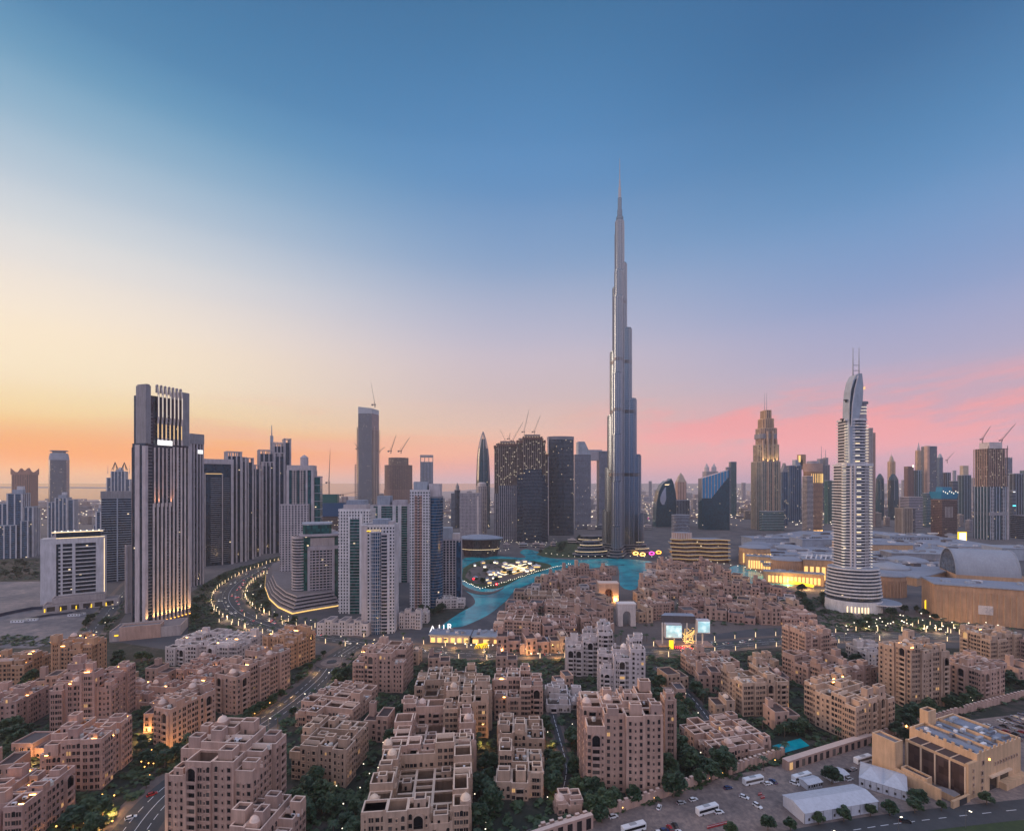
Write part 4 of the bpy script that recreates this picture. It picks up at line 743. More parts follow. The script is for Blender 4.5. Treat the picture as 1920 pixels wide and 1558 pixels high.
# --- right hand skyline
def simple(label,l,r,base,top,gl,st=None,fin=None,rot=0,ratio=.8,crown=None,name='tower',**k):
    t=Tw(name,label,l,r,base,rot,ratio,'tower'); t.tier(k.pop('poly',None) or R(t.w,t.d),0,t.z(top),GL[gl],WL[st] if st else None,WL[fin] if fin else None,**k)
    if crown: crown(t)
    return t.done()
def dagger(t):
    w,d=t.w,t.d
def gab(label,l,r,base,top,peak):
    t=Tw('gabled_tower',label,l,r,base,0,.9,'tower'); w,d=t.w,t.d; z=t.z(top)
    t.p('curtain_wall').loft([[(x*k,y*k,zz) for x,y in RC(w,d,w*.25)] for zz,k in ((0,.92),(z*.5,1),(z,.9))],GL['sea']); t.p('crown').loft([[(x*k,y*k,zz) for x,y in RC(w*.9,d*.9,w*.22)] for zz,k in ((z,1),((z+t.z(peak))/2,.7),(t.z(peak),.2))],GL['sea'])
    mast(t.root,-w*.2,-d*.48,z*.5,z,2); return t.done()
gab('left of two dark blue glass towers with faceted pointed tops',1639,1661,975,898,888); gab('right of two dark blue glass towers with faceted pointed tops',1661,1689,975,900,888)
def dome(t): b=t.p('crown'); b.lathe([(t.w*.52,t.z(866)),(t.w*.52,t.z(864)),(t.w*.36,t.z(864)),(t.w*.34,t.z(860)),(t.w*.2,t.z(856)),(.6,t.z(853)),(.4,t.z(848))],14,WL['beige'])
simple('pale tower with small dome and finial behind the faceted blue towers',1664,1679,962,866,'brown','cream','cream',crown=dome,fh=5,th=2.5,sp=10,fw=4)
simple('plain brown office tower with one bright roof light',1695,1713,972,875,'brown','brown','brown',crown=lambda t:t.p('site_lamp').box(t.w*.3,t.w*.5,-t.d/2-1,-t.d/2,t.z(876),t.z(872),LT['white']),fh=4,th=1.6,sp=6,fw=2)
simple('teal glass office tower beside the plain brown one',1713,1729,972,882,'teal',None,'bluegrey',sp=9,fw=2)
simple('cream tower with square shoulders and purple pointed spire',1716,1729,962,845,'warm','cream','cream',crown=lambda t:(t.p('crown').lathe([(t.w*.4,t.z(845)),(t.w*.4,t.z(840)),(t.w*.28,t.z(839)),(.5,t.z(829))],4,WL['mauve'])),fh=6,th=3,sp=12,fw=4)
simple('tall smooth grey tower with slightly curved edge, tallest of the right background',1727,1757,972,837,'grey','bluegrey',None,poly=None,fh=5,th=.5,out=.2,crown=lambda t:t.p('pier').box(-t.w*.5-1,-t.w*.3,-t.d/2-1,0,0,t.z(836),WL['tan']))
simple('slim tower with rounded blue top and cream edge',1757,1768,968,858,'blue','bluegrey','cream',crown=lambda t:t.p('crown').lathe([(t.w*.5,t.z(858)),(t.w*.42,t.z(854)),(t.w*.2,t.z(851)),(.5,t.z(850))],14,WL['bluegrey']),sp=30,fw=6)
simple('low dark stepped tower right of the rounded blue topped one',1768,1783,972,886,'dark',None,'bluegrey',sp=9,fw=1); simple('short dark block with slanted roof in front of the stepped tower',1780,1796,985,902,'dark','bluegrey',None,fh=5)
simple('dark teal tower with beige roof box left of the scaffolded tower',1795,1821,980,891,'sea',None,'bluegrey',crown=lambda t:t.p('crown').box(-t.w*.35,t.w*.32,-t.d*.3,t.d*.3,t.z(892),t.z(873),WL['beige']),sp=12,fw=.8)
simple('grey rounded tower half hidden behind the scaffolded tower',1872,1898,972,858,'lav','bluegrey',None,fh=5,th=1.4); simple('dark block at the right edge of the skyline',1890,1918,988,888,'dark',None,'bluegrey',sp=10,fw=1); simple('teal glass tower cut by the right edge of the photo',1912,1960,975,882,'teal','bluegrey',None,fh=5,th=1)
simple('low dark block with lit cyan sign right of the scaffolded tower',1893,1905,1002,920,'dark','bluegrey',None,fh=4,crown=lambda t:(t.p('sign_panel').box(-t.w*.5,t.w*.4,-t.d/2-1.2,-t.d/2-.7,t.z(949),t.z(947),LT['cyan']),t.p('sign_panel').box(-t.w*.4,t.w*.2,-t.d/2-1.2,-t.d/2-.7,t.z(923),t.z(921.5),LT['sign'])))
simple('long low dark podium block at the right edge of the skyline',1894,1990,1012,968,'dark','grey',None,fh=5); simple('squat mauve tower in the middle of the right skyline',1688,1730,990,932,'lav','mauve',None,fh=5,th=2); simple('dark green office block behind the blue mesh site',1730,1748,988,925,'teal','bluegrey',None,fh=5)
t=Tw('tower','low brown block with tall pale fins and red lit crown',1677,1717,1004,0,.7); t.tier(R(t.w*.7,t.d,-t.w*.1),0,t.z(953),GL['brown'],None,WL['beige'],sp=4.5,fw=1.8,fo=1.2,ends=True); t.tier(R(t.w*.3,t.d*.9,t.w*.36),0,t.z(953),GL['dark'],WL['mauve'],None); t.done()
t=Tw('construction_tower','unfinished tower wearing a bright blue mesh collar',1742,1798,1008,0,.7); w,d=t.w,t.d; t.tier(R(w*.8,d),0,t.z(938),GL['brown'],WL['brown'],None,4.5,.5,.8); fins(t.p('pier'),R(w*.45,d+1,-w*.05),t.z(970),t.z(950),4,1.2,1,WL['pale']); t.p('safety_mesh').loft([[(x*k,y*k,z) for x,y in R(w*.9,d)] for z,k in ((t.z(935),.92),(t.z(922),1.08),(t.z(922),.6),(t.z(913),.55))],plain('mesh_cyan',(.0,.19,.33)))
for k in range(8): t.p('site_lamp').box(-w*.4+k*w*.11,-w*.4+k*w*.11+1.3,-d*.6,-d*.59,t.z(922+(k%3)*2),t.z(920+(k%3)*2),LT['white'])
t.done()
t=Tw('construction_tower','scaffolded unfinished tower with cranes at the right side of the skyline',1825,1893,1012,3,.7); w,d=t.w,t.d; zg=t.z(912); z1=t.z(841)
t.tier(R(w*.86,d,-w*.07),0,zg,GL['sea'],None,WL['bluegrey'],sp=9,fw=2,fo=1,par=False); t.tier(R(w*.14,d*.9,w*.43),0,t.z(892),GL['lav'],WL['pale'],WL['pale'],3.6,.2,1.6,5,2.5,.4)
for x in (-.34,.18): t.tier(R(w*.12,2,x*w,-d/2-.8),0,t.z(915),GL['dark'],WL['white'],WL['white'],3.6,.4,1.0,5,.8,.5,par=False)
t.p('mechanical_band').box(-w*.5,w*.36,-d/2-2.6,d/2,t.z(966),t.z(960),WL['grey']); t.p('bare_frame').prism(R(w*.8,d*.9,-w*.07),zg,z1,GL['site'])
for k in range(int((z1-zg)/4)+1): t.p('bare_frame').prism(R(w*.88,d*1.02,-w*.07),zg+k*4-.5,zg+k*4,WL['sand'])
fins(t.p('bare_frame'),R(w*.86,d,-w*.07),zg,z1,6,1.4,.5,WL['tan'],True); t.p('formwork').box(-w*.36,w*.26,-d*.35,d*.3,z1,t.z(829),WL['pale'])
for x in (-.52,.4): t.p('scaffold').bar((x*w,-d*.5,zg),(x*w,-d*.5,t.z(836)),1,DARK)
t.p('scaffold').box(-w*.53,w*.42,-d*.52,-d*.5,t.z(842),t.z(841),DARK); t.done()
crane('left crane with long raised jib on the scaffolded right tower',1842,1300,t.z(830),10,42,58,0,sc_=.8); crane('right crane with long raised jib on the scaffolded right tower',1878,1300,t.z(832),10,60,50,0,sc_=.8); crane('small far crane above the right skyline',1776,2000,230,12,45,50,0,sc_=.8)
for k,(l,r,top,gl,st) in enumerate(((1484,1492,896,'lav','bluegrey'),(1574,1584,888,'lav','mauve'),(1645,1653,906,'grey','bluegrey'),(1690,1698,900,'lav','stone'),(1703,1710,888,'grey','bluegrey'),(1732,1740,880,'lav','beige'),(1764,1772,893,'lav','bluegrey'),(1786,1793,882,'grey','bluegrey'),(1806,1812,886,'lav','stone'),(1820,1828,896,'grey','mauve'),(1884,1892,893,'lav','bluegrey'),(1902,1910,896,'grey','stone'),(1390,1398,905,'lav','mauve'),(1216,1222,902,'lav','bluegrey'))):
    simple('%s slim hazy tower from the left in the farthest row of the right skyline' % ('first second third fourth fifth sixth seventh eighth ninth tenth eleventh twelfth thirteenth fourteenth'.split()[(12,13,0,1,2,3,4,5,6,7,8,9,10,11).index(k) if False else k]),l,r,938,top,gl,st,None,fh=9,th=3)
# --- white balcony hotel tower with curved sail crown
t=Tw('hotel_tower','white curved hotel tower ringed with balconies, sail shaped crown and twin masts',1562,1639,1147,0,.8,'skyscraper'); w=t.w=64/F*t.cy; d=t.d=w*.66; AX=0; zz=lambda py: hgt(py,t.cy-t.d*.25)
px=w/77
def curv(wl,wr,dd): return [(-wl,dd*.5),(-wl,-dd*.25)]+[(-wl+(wl+wr)*k/12, -dd*.25-dd*.28*sin(pi*k/12)) for k in range(1,12)]+[(wr,-dd*.25),(wr,dd*.5)]
m=curv(w*.385,w*.395,d*.85); t.tier(m,0,zz(872),GL['grey'],WL['white'],None,3.45,1.4,1.15,roof=RF['light']); 
u=curv(w*.29,w*.30,d*.7); t.tier(u,zz(872),zz(787),GL['grey'],WL['white'],None,3.45,1.2,1.05,roof=RF['light'])
cy_=lambda x: -d*.85*.25-d*.85*.28*sin(pi*min(1,max(0,(x/w+.385)/.78)))
b=t.p('pier')
for x0,x1,py in ((-.25,-.22,872),(-.175,-.135,872),(.14,.146,872),(.20,.206,872),(.26,.266,880)): b.box(w*x0,w*x1,cy_(w*(x0+x1)/2)-2.0,cy_(w*(x0+x1)/2)+1.5,0,zz(py),WL['white'])
b.box(-w*.38,w*.39,-d*.42,d*.3,zz(874),zz(869),WL['white'])
n_=0
for k in range(0,60):                      # lit balcony soffits on the outer edges
    z=zz(1066)+k*3.45
    if z<zz(795):
        wl=w*.39 if z<zz(872) else w*.295; y_=-d*.225 if z<zz(872) else -d*.19
        for x0,x1 in ((-wl-1.5,-wl+2.2),(wl-2.0,wl+1.7)):
            if n_<98: m_=MB(); m_.box(x0,x1,y_-1.7,y_+1,z+2.0,z+2.45,LT['strip']); m_.build('light_strip',t.root); n_+=1
        if k%2==0: m_=MB(); x_=-w*.1; m_.box(x_,x_+w*.12,cy_(x_+w*.06)*(1 if z<zz(872) else .82)-.25,cy_(x_+w*.06)*(1 if z<zz(872) else .82)+.3,z+1.2,z+2.2,LT['soft'] if k%6==0 else LT['strip']); m_.build('centre_light_strip',t.root)  # middle pieces of the balcony light strips
t.p('crown').prism(EL(w*.15,d*.2,20,w*.17,-d*.1),zz(787),zz(757),WL['mauve'],RF['slate']); t.p('crown').prism(EL(w*.19,d*.26,20,w*.17,-d*.1),zz(757),zz(753),WL['grey'],RF['slate'])
for py in (776,770,764): t.p('light_strip').prism(EL(w*.155,d*.21,20,w*.17,-d*.1),zz(py),zz(py-1),LT['strip'])
for py in (727,729.5): t.p('light_strip').prism([(w*.07,-d*.3),(w*.22,-d*.3),(w*.22,-d*.02),(w*.07,-d*.02)],zz(py),zz(py-1),LT['gold'])
prof=[(-w*.24,zz(880)),(-w*.27,zz(800)),(-w*.26,zz(760)),(-w*.23,zz(735)),(-w*.16,zz(715)),(-w*.06,zz(703)),(w*.02,zz(701)),(w*.10,zz(701)),(w*.14,zz(725)),(w*.12,zz(752)),(w*.0,zz(790)),(-w*.10,zz(880))][::-1]
extrude_profile(t,'sail_crown',prof,-d*.34,d*.1,WL['bluegrey']); 
rim=[(-w*.22,zz(800)),(-w*.19,zz(760)),(-w*.12,zz(730)),(-w*.02,zz(705))]
for a,b2 in zip(rim,rim[1:]): t.p('sail_rim').bar((a[0],-d*.36,a[1]),(b2[0],-d*.36,b2[1]),1.2,WL['white'])
inn=[(-w*.265,zz(790)),(-w*.25,zz(755)),(-w*.2,zz(730)),(-w*.1,zz(712)),(-w*.06,zz(711)),(-w*.14,zz(732)),(-w*.2,zz(762)),(-w*.23,zz(800))][::-1]; extrude_profile(t,'sail_glazing',inn,-d*.36,-d*.33,GL['dark'])
for x in (-w*.05,w*.125): mast(t.root,x,-d*.1,zz(705),zz(650),1.0)
t.p('mast').box(-w*.05,w*.125,-d*.1-.3,-d*.1+.3,zz(694),zz(693),METAL); t.p('mast').box(-w*.05,w*.125,-d*.1-.3,-d*.1+.3,zz(684),zz(683),METAL)
for x,py in ((-.40,787),(-.30,751)): t.p('crown').bar((w*x,-d*.2,zz(py)-2),(w*x,-d*.2,zz(py)),1.4,DARK); t.p('crown').box(w*x-2.2,w*x+1,-d*.25,-d*.15,zz(py),zz(py)+1.4,DARK)
pe=lambda k:[(x+w*.0,y) for x,y in EL(w*.74*k,w*.62*k,40)]
for k in range(9): z=zz(1120)+k*3.9; t.p('podium').prism(offs(pe(1-k*.012),-1.4),z,z+3.9,GL['grey'],RF['light']); t.p('podium_edge').prism(pe(1-k*.012),z+2.5,z+4.0,WL['white'],RF['light'])
t.p('podium').prism(pe(1.0),0,zz(1123),WL['white'],RF['light'])
for k in range(7): t.p('entrance_light').box(-w*.5+k*3.2,-w*.5+k*3.2+1.1,-w*.62*sqrt(1-((-.5*w+k*3.2)/(w*.74))**2)-.6,-w*.62*sqrt(1-((-.5*w+k*3.2)/(w*.74))**2)+.5,1.5,8,LT['soft'])
t.p('canopy').prism(EL(w*.5,d*.8,30,w*.6,-d*.35),zz(1128),zz(1126),WL['white'],RF['light'])
for a in range(8): t.p('canopy').bar((w*.62+w*.34*cos(a*pi/4),-d*.3+d*.44*sin(a*pi/4),0),(w*.62+w*.34*cos(a*pi/4),-d*.3+d*.44*sin(a*pi/4),zz(1128)),.8,WL['white'])
t.done()
# --- mall and waterfront
t=Tw('terraced_building','gold lit terraced building of wavy stacked decks by the lake',1252,1372,1056,-8,.32,'building'); w,d=t.w,t.d; H=t.z(1012)
for k in range(6):
    P=[(-w*.5+w*.06*(k%2),d/2)]+[(-w*.5+w*j/24,-d/2+4*sin(j*.6+k*.5)+k*2.0) for j in range(25)]+[(w*(.5-.04*k),d/2)]; z0=k*H/6
    t.p('curtain_wall').prism(offs(P,-3),z0,z0+H/6,GL['brown'],RF['light']); t.p('floor_edge').prism(P,z0+H/6-1.1,z0+H/6+.2,WL['beige'],RF['light']); t.p('light_strip').prism(offs(P,-.5),z0+H/6-1.5,z0+H/6-1.12,LT['gold'])
b=t.p('roof_drum'); b.prism(EL(w*.17,d*.3,24,-w*.28,d*.15),H,H+11,WL['tan'],RF['light']); fins(b,EL(w*.17,d*.3,24,-w*.28,d*.15),H,H+10,4,1.3,.6,WL['pale']); t.done()
def hall(label,l,r,base,top,rot=0,ratio=.5,mat='mall',round_=False,fin=True,roof='light',lit=0,cat='mall hall',par=1.2,name='mall_hall',foot=True):
    t=Tw(name,label,l,r,base,rot,ratio,cat,foot=foot); w,d=t.w,t.d; H=t.z(top,0)
    P=EL(w/2,d/2,36) if round_ else R(w,d); b=t.p('wall'); b.prism(P,0,H,WL[mat],RF[roof]); 
    if fin: fins(t.p('pier'),P,0,H*.8,4.5,1.1,.7,WL[mat])
    r_=t.p('roof_edge'); r_.prism(offs(P,1.2),H,H+1.2,WL['bluegrey'],RF[roof])
    if round_: t.p('roof_dish').lathe([(w*.47,H+1.2),(w*.4,H+3.4),(w*.2,H+4.2),(.5,H+4.4)],36,RF[roof],sy=d/w)
    else:
        random.seed(int(l)); 
        for k in range(8): x=random.uniform(-.42,.34)*w; y=random.uniform(-.4,.3)*d; m=MB(); m.box(x,x+w*.08,y,y+d*.12,H+1.2,H+3.2,WL[random.choice(['bluegrey','grey','white'])]); m.build('roof_unit',t.root)
    if lit:
        for k in range(lit):
            x=-w*.42+k*w*.84/max(lit-1,1); m=MB(); m.box(x-w*.3/lit,x+w*.3/lit,-d/2-.95 if not round_ else -d/2*sqrt(max(.05,1-(2*x/w)**2))-1.2,-d/2-.4 if not round_ else -d/2*sqrt(max(.05,1-(2*x/w)**2))-.5,H*.12,H*.7,LT['gold']); m.build('lit_opening',t.root)
    return t
t=hall('round tan hall with pale dished roof nearest the gold terraces',1380,1452,1062,1030,-10,.9,'mall',True,lit=9); t.done()
t=hall('tan drum with vertical ribs and wide flat roof in the middle of the mall front',1440,1512,1092,1053,-10,.8,'orange',True); t.done()
t=hall('golden lit arcade of the mall between the two round halls',1400,1462,1072,1046,-28,.3,'cream',lit=12); t.done()
t=hall('golden lit lower arcade under the ribbed drum',1432,1545,1100,1078,-22,.18,'cream',lit=14); t.done()
t=hall('tan mall wing with square lit windows left of the white hotel tower',1500,1572,1094,1052,-20,.5,'mall',lit=6); 
for k in range(6): t.p('skylight_rib').bar((-t.w*.4+k*t.w*.14,-t.d*.3,t.z(1052,0)+1),(-t.w*.3+k*t.w*.14,t.d*.3,t.z(1052,0)+6),1.4,WL['white'])
t.done()
t=hall('curved tan hall with tall dark slots right of the white hotel tower',1618,1712,1122,1083,-8,.8,'orange',True); t.done()
t=hall('wide pale roofed mall block behind the white hotel tower',1560,1712,1048,1022,-4,.5,'mall',fin=False); t.done()
t=hall('long pale mall roof with dark clerestory left of the barrel roof',1650,1790,1066,1040,-12,.4,'grey',fin=False); t.done()
t=hall('flat lavender mall roof behind the first round hall',1390,1480,1028,1010,0,.6,'bluegrey',fin=False); t.done()
t=hall('flat mall roof with dark slotted skylights at its back',1480,1566,1036,1012,0,.7,'bluegrey',fin=False)
for k in range(9): t.p('skylight').bar((-t.w*.3+k*t.w*.07,-t.d*.1,t.z(1012,0)+2),(-t.w*.25+k*t.w*.07,t.d*.2,t.z(1012,0)+2),1.6,DARK)
t.done()
t=hall('pale mall roof at the far right back with rows of dark vents',1640,1760,1022,1006,-4,.5,'bluegrey',fin=False)
for k in range(14): t.p('vent').box(-t.w*.45+k*t.w*.06,-t.w*.45+k*t.w*.06+3,-t.d*.5-.2,-t.d*.5,t.z(1013,0),t.z(1009,0),DARK)
t.done()
t=hall('low cream hall beside the yellow billboard',1752,1860,1040,1026,-8,.4,'pale',fin=False); t.done()
t=hall('white flat roofed mall block at the right edge behind the barrel roof',1840,1990,1052,1030,-8,.5,'bluegrey',fin=False); t.done()
t=hall('very long tan mall wall with slots and a white sign, lower right edge',1728,1990,1185,1112,-26,.45,'orange',fin=False,name='mall_wing'); w,d=t.w,t.d
fins(t.p('pier'),R(w,d),0,t.z(1112,0)*.85,5,1.4,.7,WL['mall'],edges=[0]); H=t.z(1112,0)
sg=MB(); sg.box(-w*.14,-w*.02,-d/2-1.2,-d/2-.75,H*.28,H*.52,WL['pale']); sg.build('sign_panel',t.root)
def text(s,size,mat,parent,loc,rx=pi/2,rz=0,name='lettering',ext=.08):
    c=bpy.data.curves.new(name,'FONT'); c.body=s; c.size=size; c.extrude=ext; c.align_x='CENTER'; c.align_y='CENTER'
    o=bpy.data.objects.new(name,c); COL.objects.link(o); dg=bpy.context.evaluated_depsgraph_get(); me=bpy.data.meshes.new_from_object(o.evaluated_get(dg)); bpy.data.objects.remove(o); me.materials.clear(); me.materials.append(mat)
    o=bpy.data.objects.new(name,me); COL.objects.link(o); o.parent=parent; o.location=loc; o.rotation_euler=(rx,0,rz); return o
text('24',H*.2,WL['mauve'],t.root,(-w*.055,-d/2-1.32,H*.4)); t.done()
t=Tw('barrel_hall','huge pale barrel vaulted roof hall with dark glazed end',1762,1935,1104,-24,.75,'hall',foot=False); w,d=t.w,t.d; r=t.z(1034,.5)-14; b=t.p('wall'); b.box(-w/2,w/2,-d/2,d/2,0,14,WL['mall'])
n=24; arc=[(d/2*cos(pi*k/n),14+r*sin(pi*k/n)) for k in range(n+1)]; v=t.p('barrel_roof'); v.add([(x,y,z) for x in (-w/2,w*.36) for y,z in arc],[(k,n+1+k,n+2+k,k+1) for k in range(n)],RF['light']); 
e=t.p('glazed_end'); e.add([(w*.355,y*.97,14+(z-14)*.97) for y,z in arc],[tuple(range(n+1))],GL['grey']); e.add([(-w*.495,y*.97,14+(z-14)*.97) for y,z in arc],[tuple(reversed(range(n+1)))],GL['grey'])
for x in (-w/2,w*.36): 
    for k in range(n): t.p('roof_rim').bar((x,arc[k][0],arc[k][1]),(x,arc[k+1][0],arc[k+1][1]),1.3,WL['bluegrey'])
t.done()
t=Tw('opera_house','dhow shaped dark hall under a pale oval dish roof by the lake',858,944,1046,4,.6,'opera house'); w,d=t.w,t.d; H=t.z(1012)
t.p('curtain_wall').loft([[(x*k,y*k,z) for x,y in EL(w*.5,d*.5,32)] for z,k in ((0,.74),(H,.96))],GL['brown']); t.p('roof_dish').loft([[(x*k+w*s,y*k,z) for x,y in EL(w*.5,d*.5,32)] for z,k,s in ((H,1.0,0),(H+2,1.02,0),(H+5,.8,-.03),(H+7.5,.45,-.05),(H+8,.1,-.05))],RF['light'])
for z,k in ((H*.25,.79),(H*.42,.84),(H*.1,.76)): t.p('light_strip').prism([(x*k,y*k) for x,y in EL(w*.5,d*.5,32)],z,z+.5,LT['soft'])
t.done()
# billboard and other lit pieces
bx,by=G(1804,1020); t=thing('billboard','yellow framed bright blank billboard on the mall roof','billboard',(bx,by,0)); k=by/F
m=MB(); m.box(-8*k,8*k,-1,1,hgt(1017,by),hgt(997,by),LT['yellow']); m.build('frame',t); m=MB(); m.box(-6*k,6.2*k,-1.5,-1.02,hgt(1015,by),hgt(999,by),LT['sign']); m.build('screen',t); m=MB(); m.box(-1,1,-.6,.6,0,hgt(1017,by),DARK); m.build('post',t)
def gold_beam(label,pts,w_,mat='yellow'):
    P=[(*G(x,y),z) for x,y,z in pts]; o=P[0]; t=thing('light_beam',label,'light feature',(o[0],o[1],0)); m=MB()
    for a,b in zip(P,P[1:]): m.bar((a[0]-o[0],a[1]-o[1],a[2]),(b[0]-o[0],b[1]-o[1],b[2]),w_,LT[mat])
    m.build('lit_bar',t); m=MB()
    for p in P: m.bar((p[0]-o[0],p[1]-o[1],0),(p[0]-o[0],p[1]-o[1],p[2]),.6,METAL)
    m.build('post',t)
gold_beam('long glowing yellow bar sloping along the water below the mall arcade',[(1449,1090,4),(1500,1099,4),(1525,1104,4)],3.2)
gold_beam('glowing yellow angled frame on the mall forecourt',[(1735,1150,1),(1735,1150,15),(1760,1152,15),(1785,1153,15)],.9)
gold_beam('glowing orange bar on the mall roof behind the barrel hall',[(1818,1040,10),(1856,1044,10)],5)
# continuous pale mall roofscape
poly_podium('mall_roof','broad pale blue grey mall roof that joins all the halls',[(1384,1052),(1410,1018),(1500,1004),(1640,1004),(1780,1018),(1900,1040),(1780,1085),(1720,1100),(1640,1085),(1560,1072),(1500,1075),(1440,1062)],1,13,WL['bluegrey'],WL['mall'],0,'mall')
rg = random.Random(12)
for k,(px,py,r,lab) in enumerate(((1420,1034,30,'leftmost pale shallow dish'),(1478,1040,26,'pale shallow dish next to the ribbed drum'),(1530,1030,34,'large pale dish left of the white hotel tower'),(1660,1038,44,'largest pale green grey dome right of the white hotel tower'),(1700,1066,30,'pale dish in front of the dark clerestory'),(1668,1080,26,'pale dish above the slotted hall'),(1745,1050,26,'pale dish left of the barrel roof'))):
    x,y = G(px,py); t = thing('roof_dish', lab+' on the mall roof','roof dome',(x,y,13),0,'shallow dishes on the mall roof'); b = MB(); b.lathe([(r,0),(r*1.02,2.2),(r*.9,4.5),(r*.6,7),(r*.25,8.6),(.5,9)],32,RF['light']); b.build('shell',t,True); b = MB(); b.lathe([(r*1.05,.1),(r*1.05,1.2),(r*.99,1.3)],32,WL['grey']); b.build('rim',t)
for k in range(330):
    px = rg.uniform(1415,1790); py = rg.uniform(1010,1078); x,y = G(px,py); t = None
    m = MB(); m.box(x-rg.uniform(3,14),x+rg.uniform(3,14),y-3,y+rg.uniform(2,7),13.3,13.3+rg.uniform(2,5),rg.choice((WL['white'],WL['bluegrey'],WL['grey'],RF['slate'],RF['light']))); o = m.build('roof_unit'); o.parent = bpy.data.objects['mall_roof']; o.location = -bpy.data.objects['mall_roof'].location
for px,py,en in ((1405,1066,60000),(1440,1082,60000),(1475,1096,60000),(1510,1104,60000),(1545,1106,50000)):
    x,y = G(px,py); L = bpy.data.lights.new('facade_lamp','POINT'); L.energy = en*.3; L.color = (1,.58,.2); L.shadow_soft_size = 2; o = bpy.data.objects.new('facade_lamp',L); COL.objects.link(o); o.location = (x,y-4,5)
# ---------------------------------------------------------------- old town quarter
def arch_pts(w, h, n=8): return [(-w/2,0)]+[(w/2,0)]+[(w/2*cos(pi*k/n), h-w/2+w/2*sin(pi*k/n)) for k in range(n+1)]
def winmesh(w, h, wall, arch=False, double=False):
    b = MB(); xs = [0] if not double else [-w*.62, w*.62]
    for x in xs:
        if arch:
            p = [(x+a, z) for a, z in arch_pts(w, h)[:]]; b.add([(a,-.05,z) for a,z in p], [tuple(range(len(p)))], GL['pane'])
            b.box(x-w/2-.16,x-w/2,-.28,.05,-.1,h-w/2,wall); b.box(x+w/2,x+w/2+.16,-.28,.05,-.1,h-w/2,wall)
        else:
            b.add([(x-w/2,-.05,0),(x+w/2,-.05,0),(x+w/2,-.05,h),(x-w/2,-.05,h)], [(0,1,2,3)], GL['pane'])
            b.box(x-w/2-.16,x-w/2,-.28,.05,0,h,wall); b.box(x+w/2,x+w/2+.16,-.28,.05,0,h,wall); b.box(x-w/2-.22,x+w/2+.22,-.36,.05,h,h+.22,wall)
        b.box(x-w/2-.24,x+w/2+.24,-.42,.05,-.22,0,wall); b.box(x-.04,x+.04,-.1,-.04,0,h*.97,DARK)
    return b.build('window', 'mesh')
def balmesh(wall, w=4.2, h=3.3, solid=True):
    b = MB(); b.add([(-w/2+.4,-.06,.1),(w/2-.4,-.06,.1),(w/2-.4,-.06,h-.55),(-w/2+.4,-.06,h-.55)], [(0,1,2,3)], GL['pane'])
    for s in (-1,1): b.box(s*(w/2-.2)-.2,s*(w/2-.2)+.2,-1.25,.05,0,h,wall)
    b.box(-w/2+.4,w/2-.4,-1.2,.02,-.02,.16,wall); b.box(-w/2+.4,w/2-.4,-1.2,-1.03,.16,.95,wall); b.box(-w/2+.4,w/2-.4,-1.15,-.02,h-.5,h-.02,wall)
    return b.build('balcony', 'mesh')
def archmesh(wall, w=4.2, h=4.2):
    b = MB(); p = arch_pts(w-.8, h-.8, 10); b.add([(a,-.06,z+.1) for a,z in p], [tuple(range(len(p)))], GL['pane'])
    q = p[1:]; o = [(a*1.22, z*1.06+.15) for a,z in q]
    for i in range(len(q)-1): b.add([(q[i][0],-1.1,q[i][1]),(q[i+1][0],-1.1,q[i+1][1]),(o[i+1][0],-1.1,o[i+1][1]),(o[i][0],-1.1,o[i][1]),(q[i][0],0,q[i][1]),(q[i+1][0],0,q[i+1][1]),(o[i+1][0],0,o[i+1][1]),(o[i][0],0,o[i][1])],[(0,1,2,3),(0,4,5,1),(3,2,6,7)],wall)
    for s in (-1,1): b.box(s*(w/2-.2)-.2,s*(w/2-.2)+.2,-1.25,.05,0,h-w/2+.3,wall)
    b.box(-w/2+.4,w/2-.4,-1.2,-1.03,.16,.95,wall)
    return b.build('arched_balcony', 'mesh')
def domemesh(wall, r=2.0):
    b = MB(); b.box(-r*1.15,r*1.15,-r*1.15,r*1.15,0,2.2,wall); return b.build('dome_base','mesh')
def domecap(wall, r=2.0):
    b = MB(); b.lathe([(r*1.04,0),(r*1.04,.25)]+[(r*cos(a),.25+r*.95*sin(a)) for a in [pi/2*k/7 for k in range(7)]]+[(.14,r*1.0+.2),(.06,r+.9)],18,wall); return b.build('dome','mesh',True)
def lampmesh(): b = MB(); b.box(-1.2,1.2,-.12,.12,0,.28,LT['cove']); return b.build('roof_lamp','mesh')
acm = MB(); acm.box(-.8,.8,-.5,.5,0,.9,WHITEP); acm.box(-.55,.55,-.52,-.4,.15,.75,DARK); acm = acm.build('air_conditioner','mesh')
dishm = MB(); dishm.lathe([(.05,0),(.06,.8),(.5,1.0),(.62,1.25)],10,WHITEP); dishm = dishm.build('satellite_dish','mesh')
tankm = MB(); tankm.lathe([(1.1,0),(1.1,1.6),(.8,1.9),(.2,2.0)],14,plain('tank_plastic',(.5,.48,.45))); tankm = tankm.build('water_tank','mesh')
LAMPM = lampmesh(); TONES = {}
def tone(k, wk, ck):
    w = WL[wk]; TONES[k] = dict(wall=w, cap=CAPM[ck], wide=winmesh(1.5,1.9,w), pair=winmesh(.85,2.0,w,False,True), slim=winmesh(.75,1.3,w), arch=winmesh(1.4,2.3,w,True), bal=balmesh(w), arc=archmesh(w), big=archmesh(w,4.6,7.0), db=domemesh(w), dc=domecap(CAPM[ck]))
for k, a, c in (('tan','tan','tan'),('rose','rose','rose'),('sand','sand','sand'),('pale','pale','pale'),('orange','orange','rose')): tone(k, a, c)
FH = 3.3
BLOCKS = []
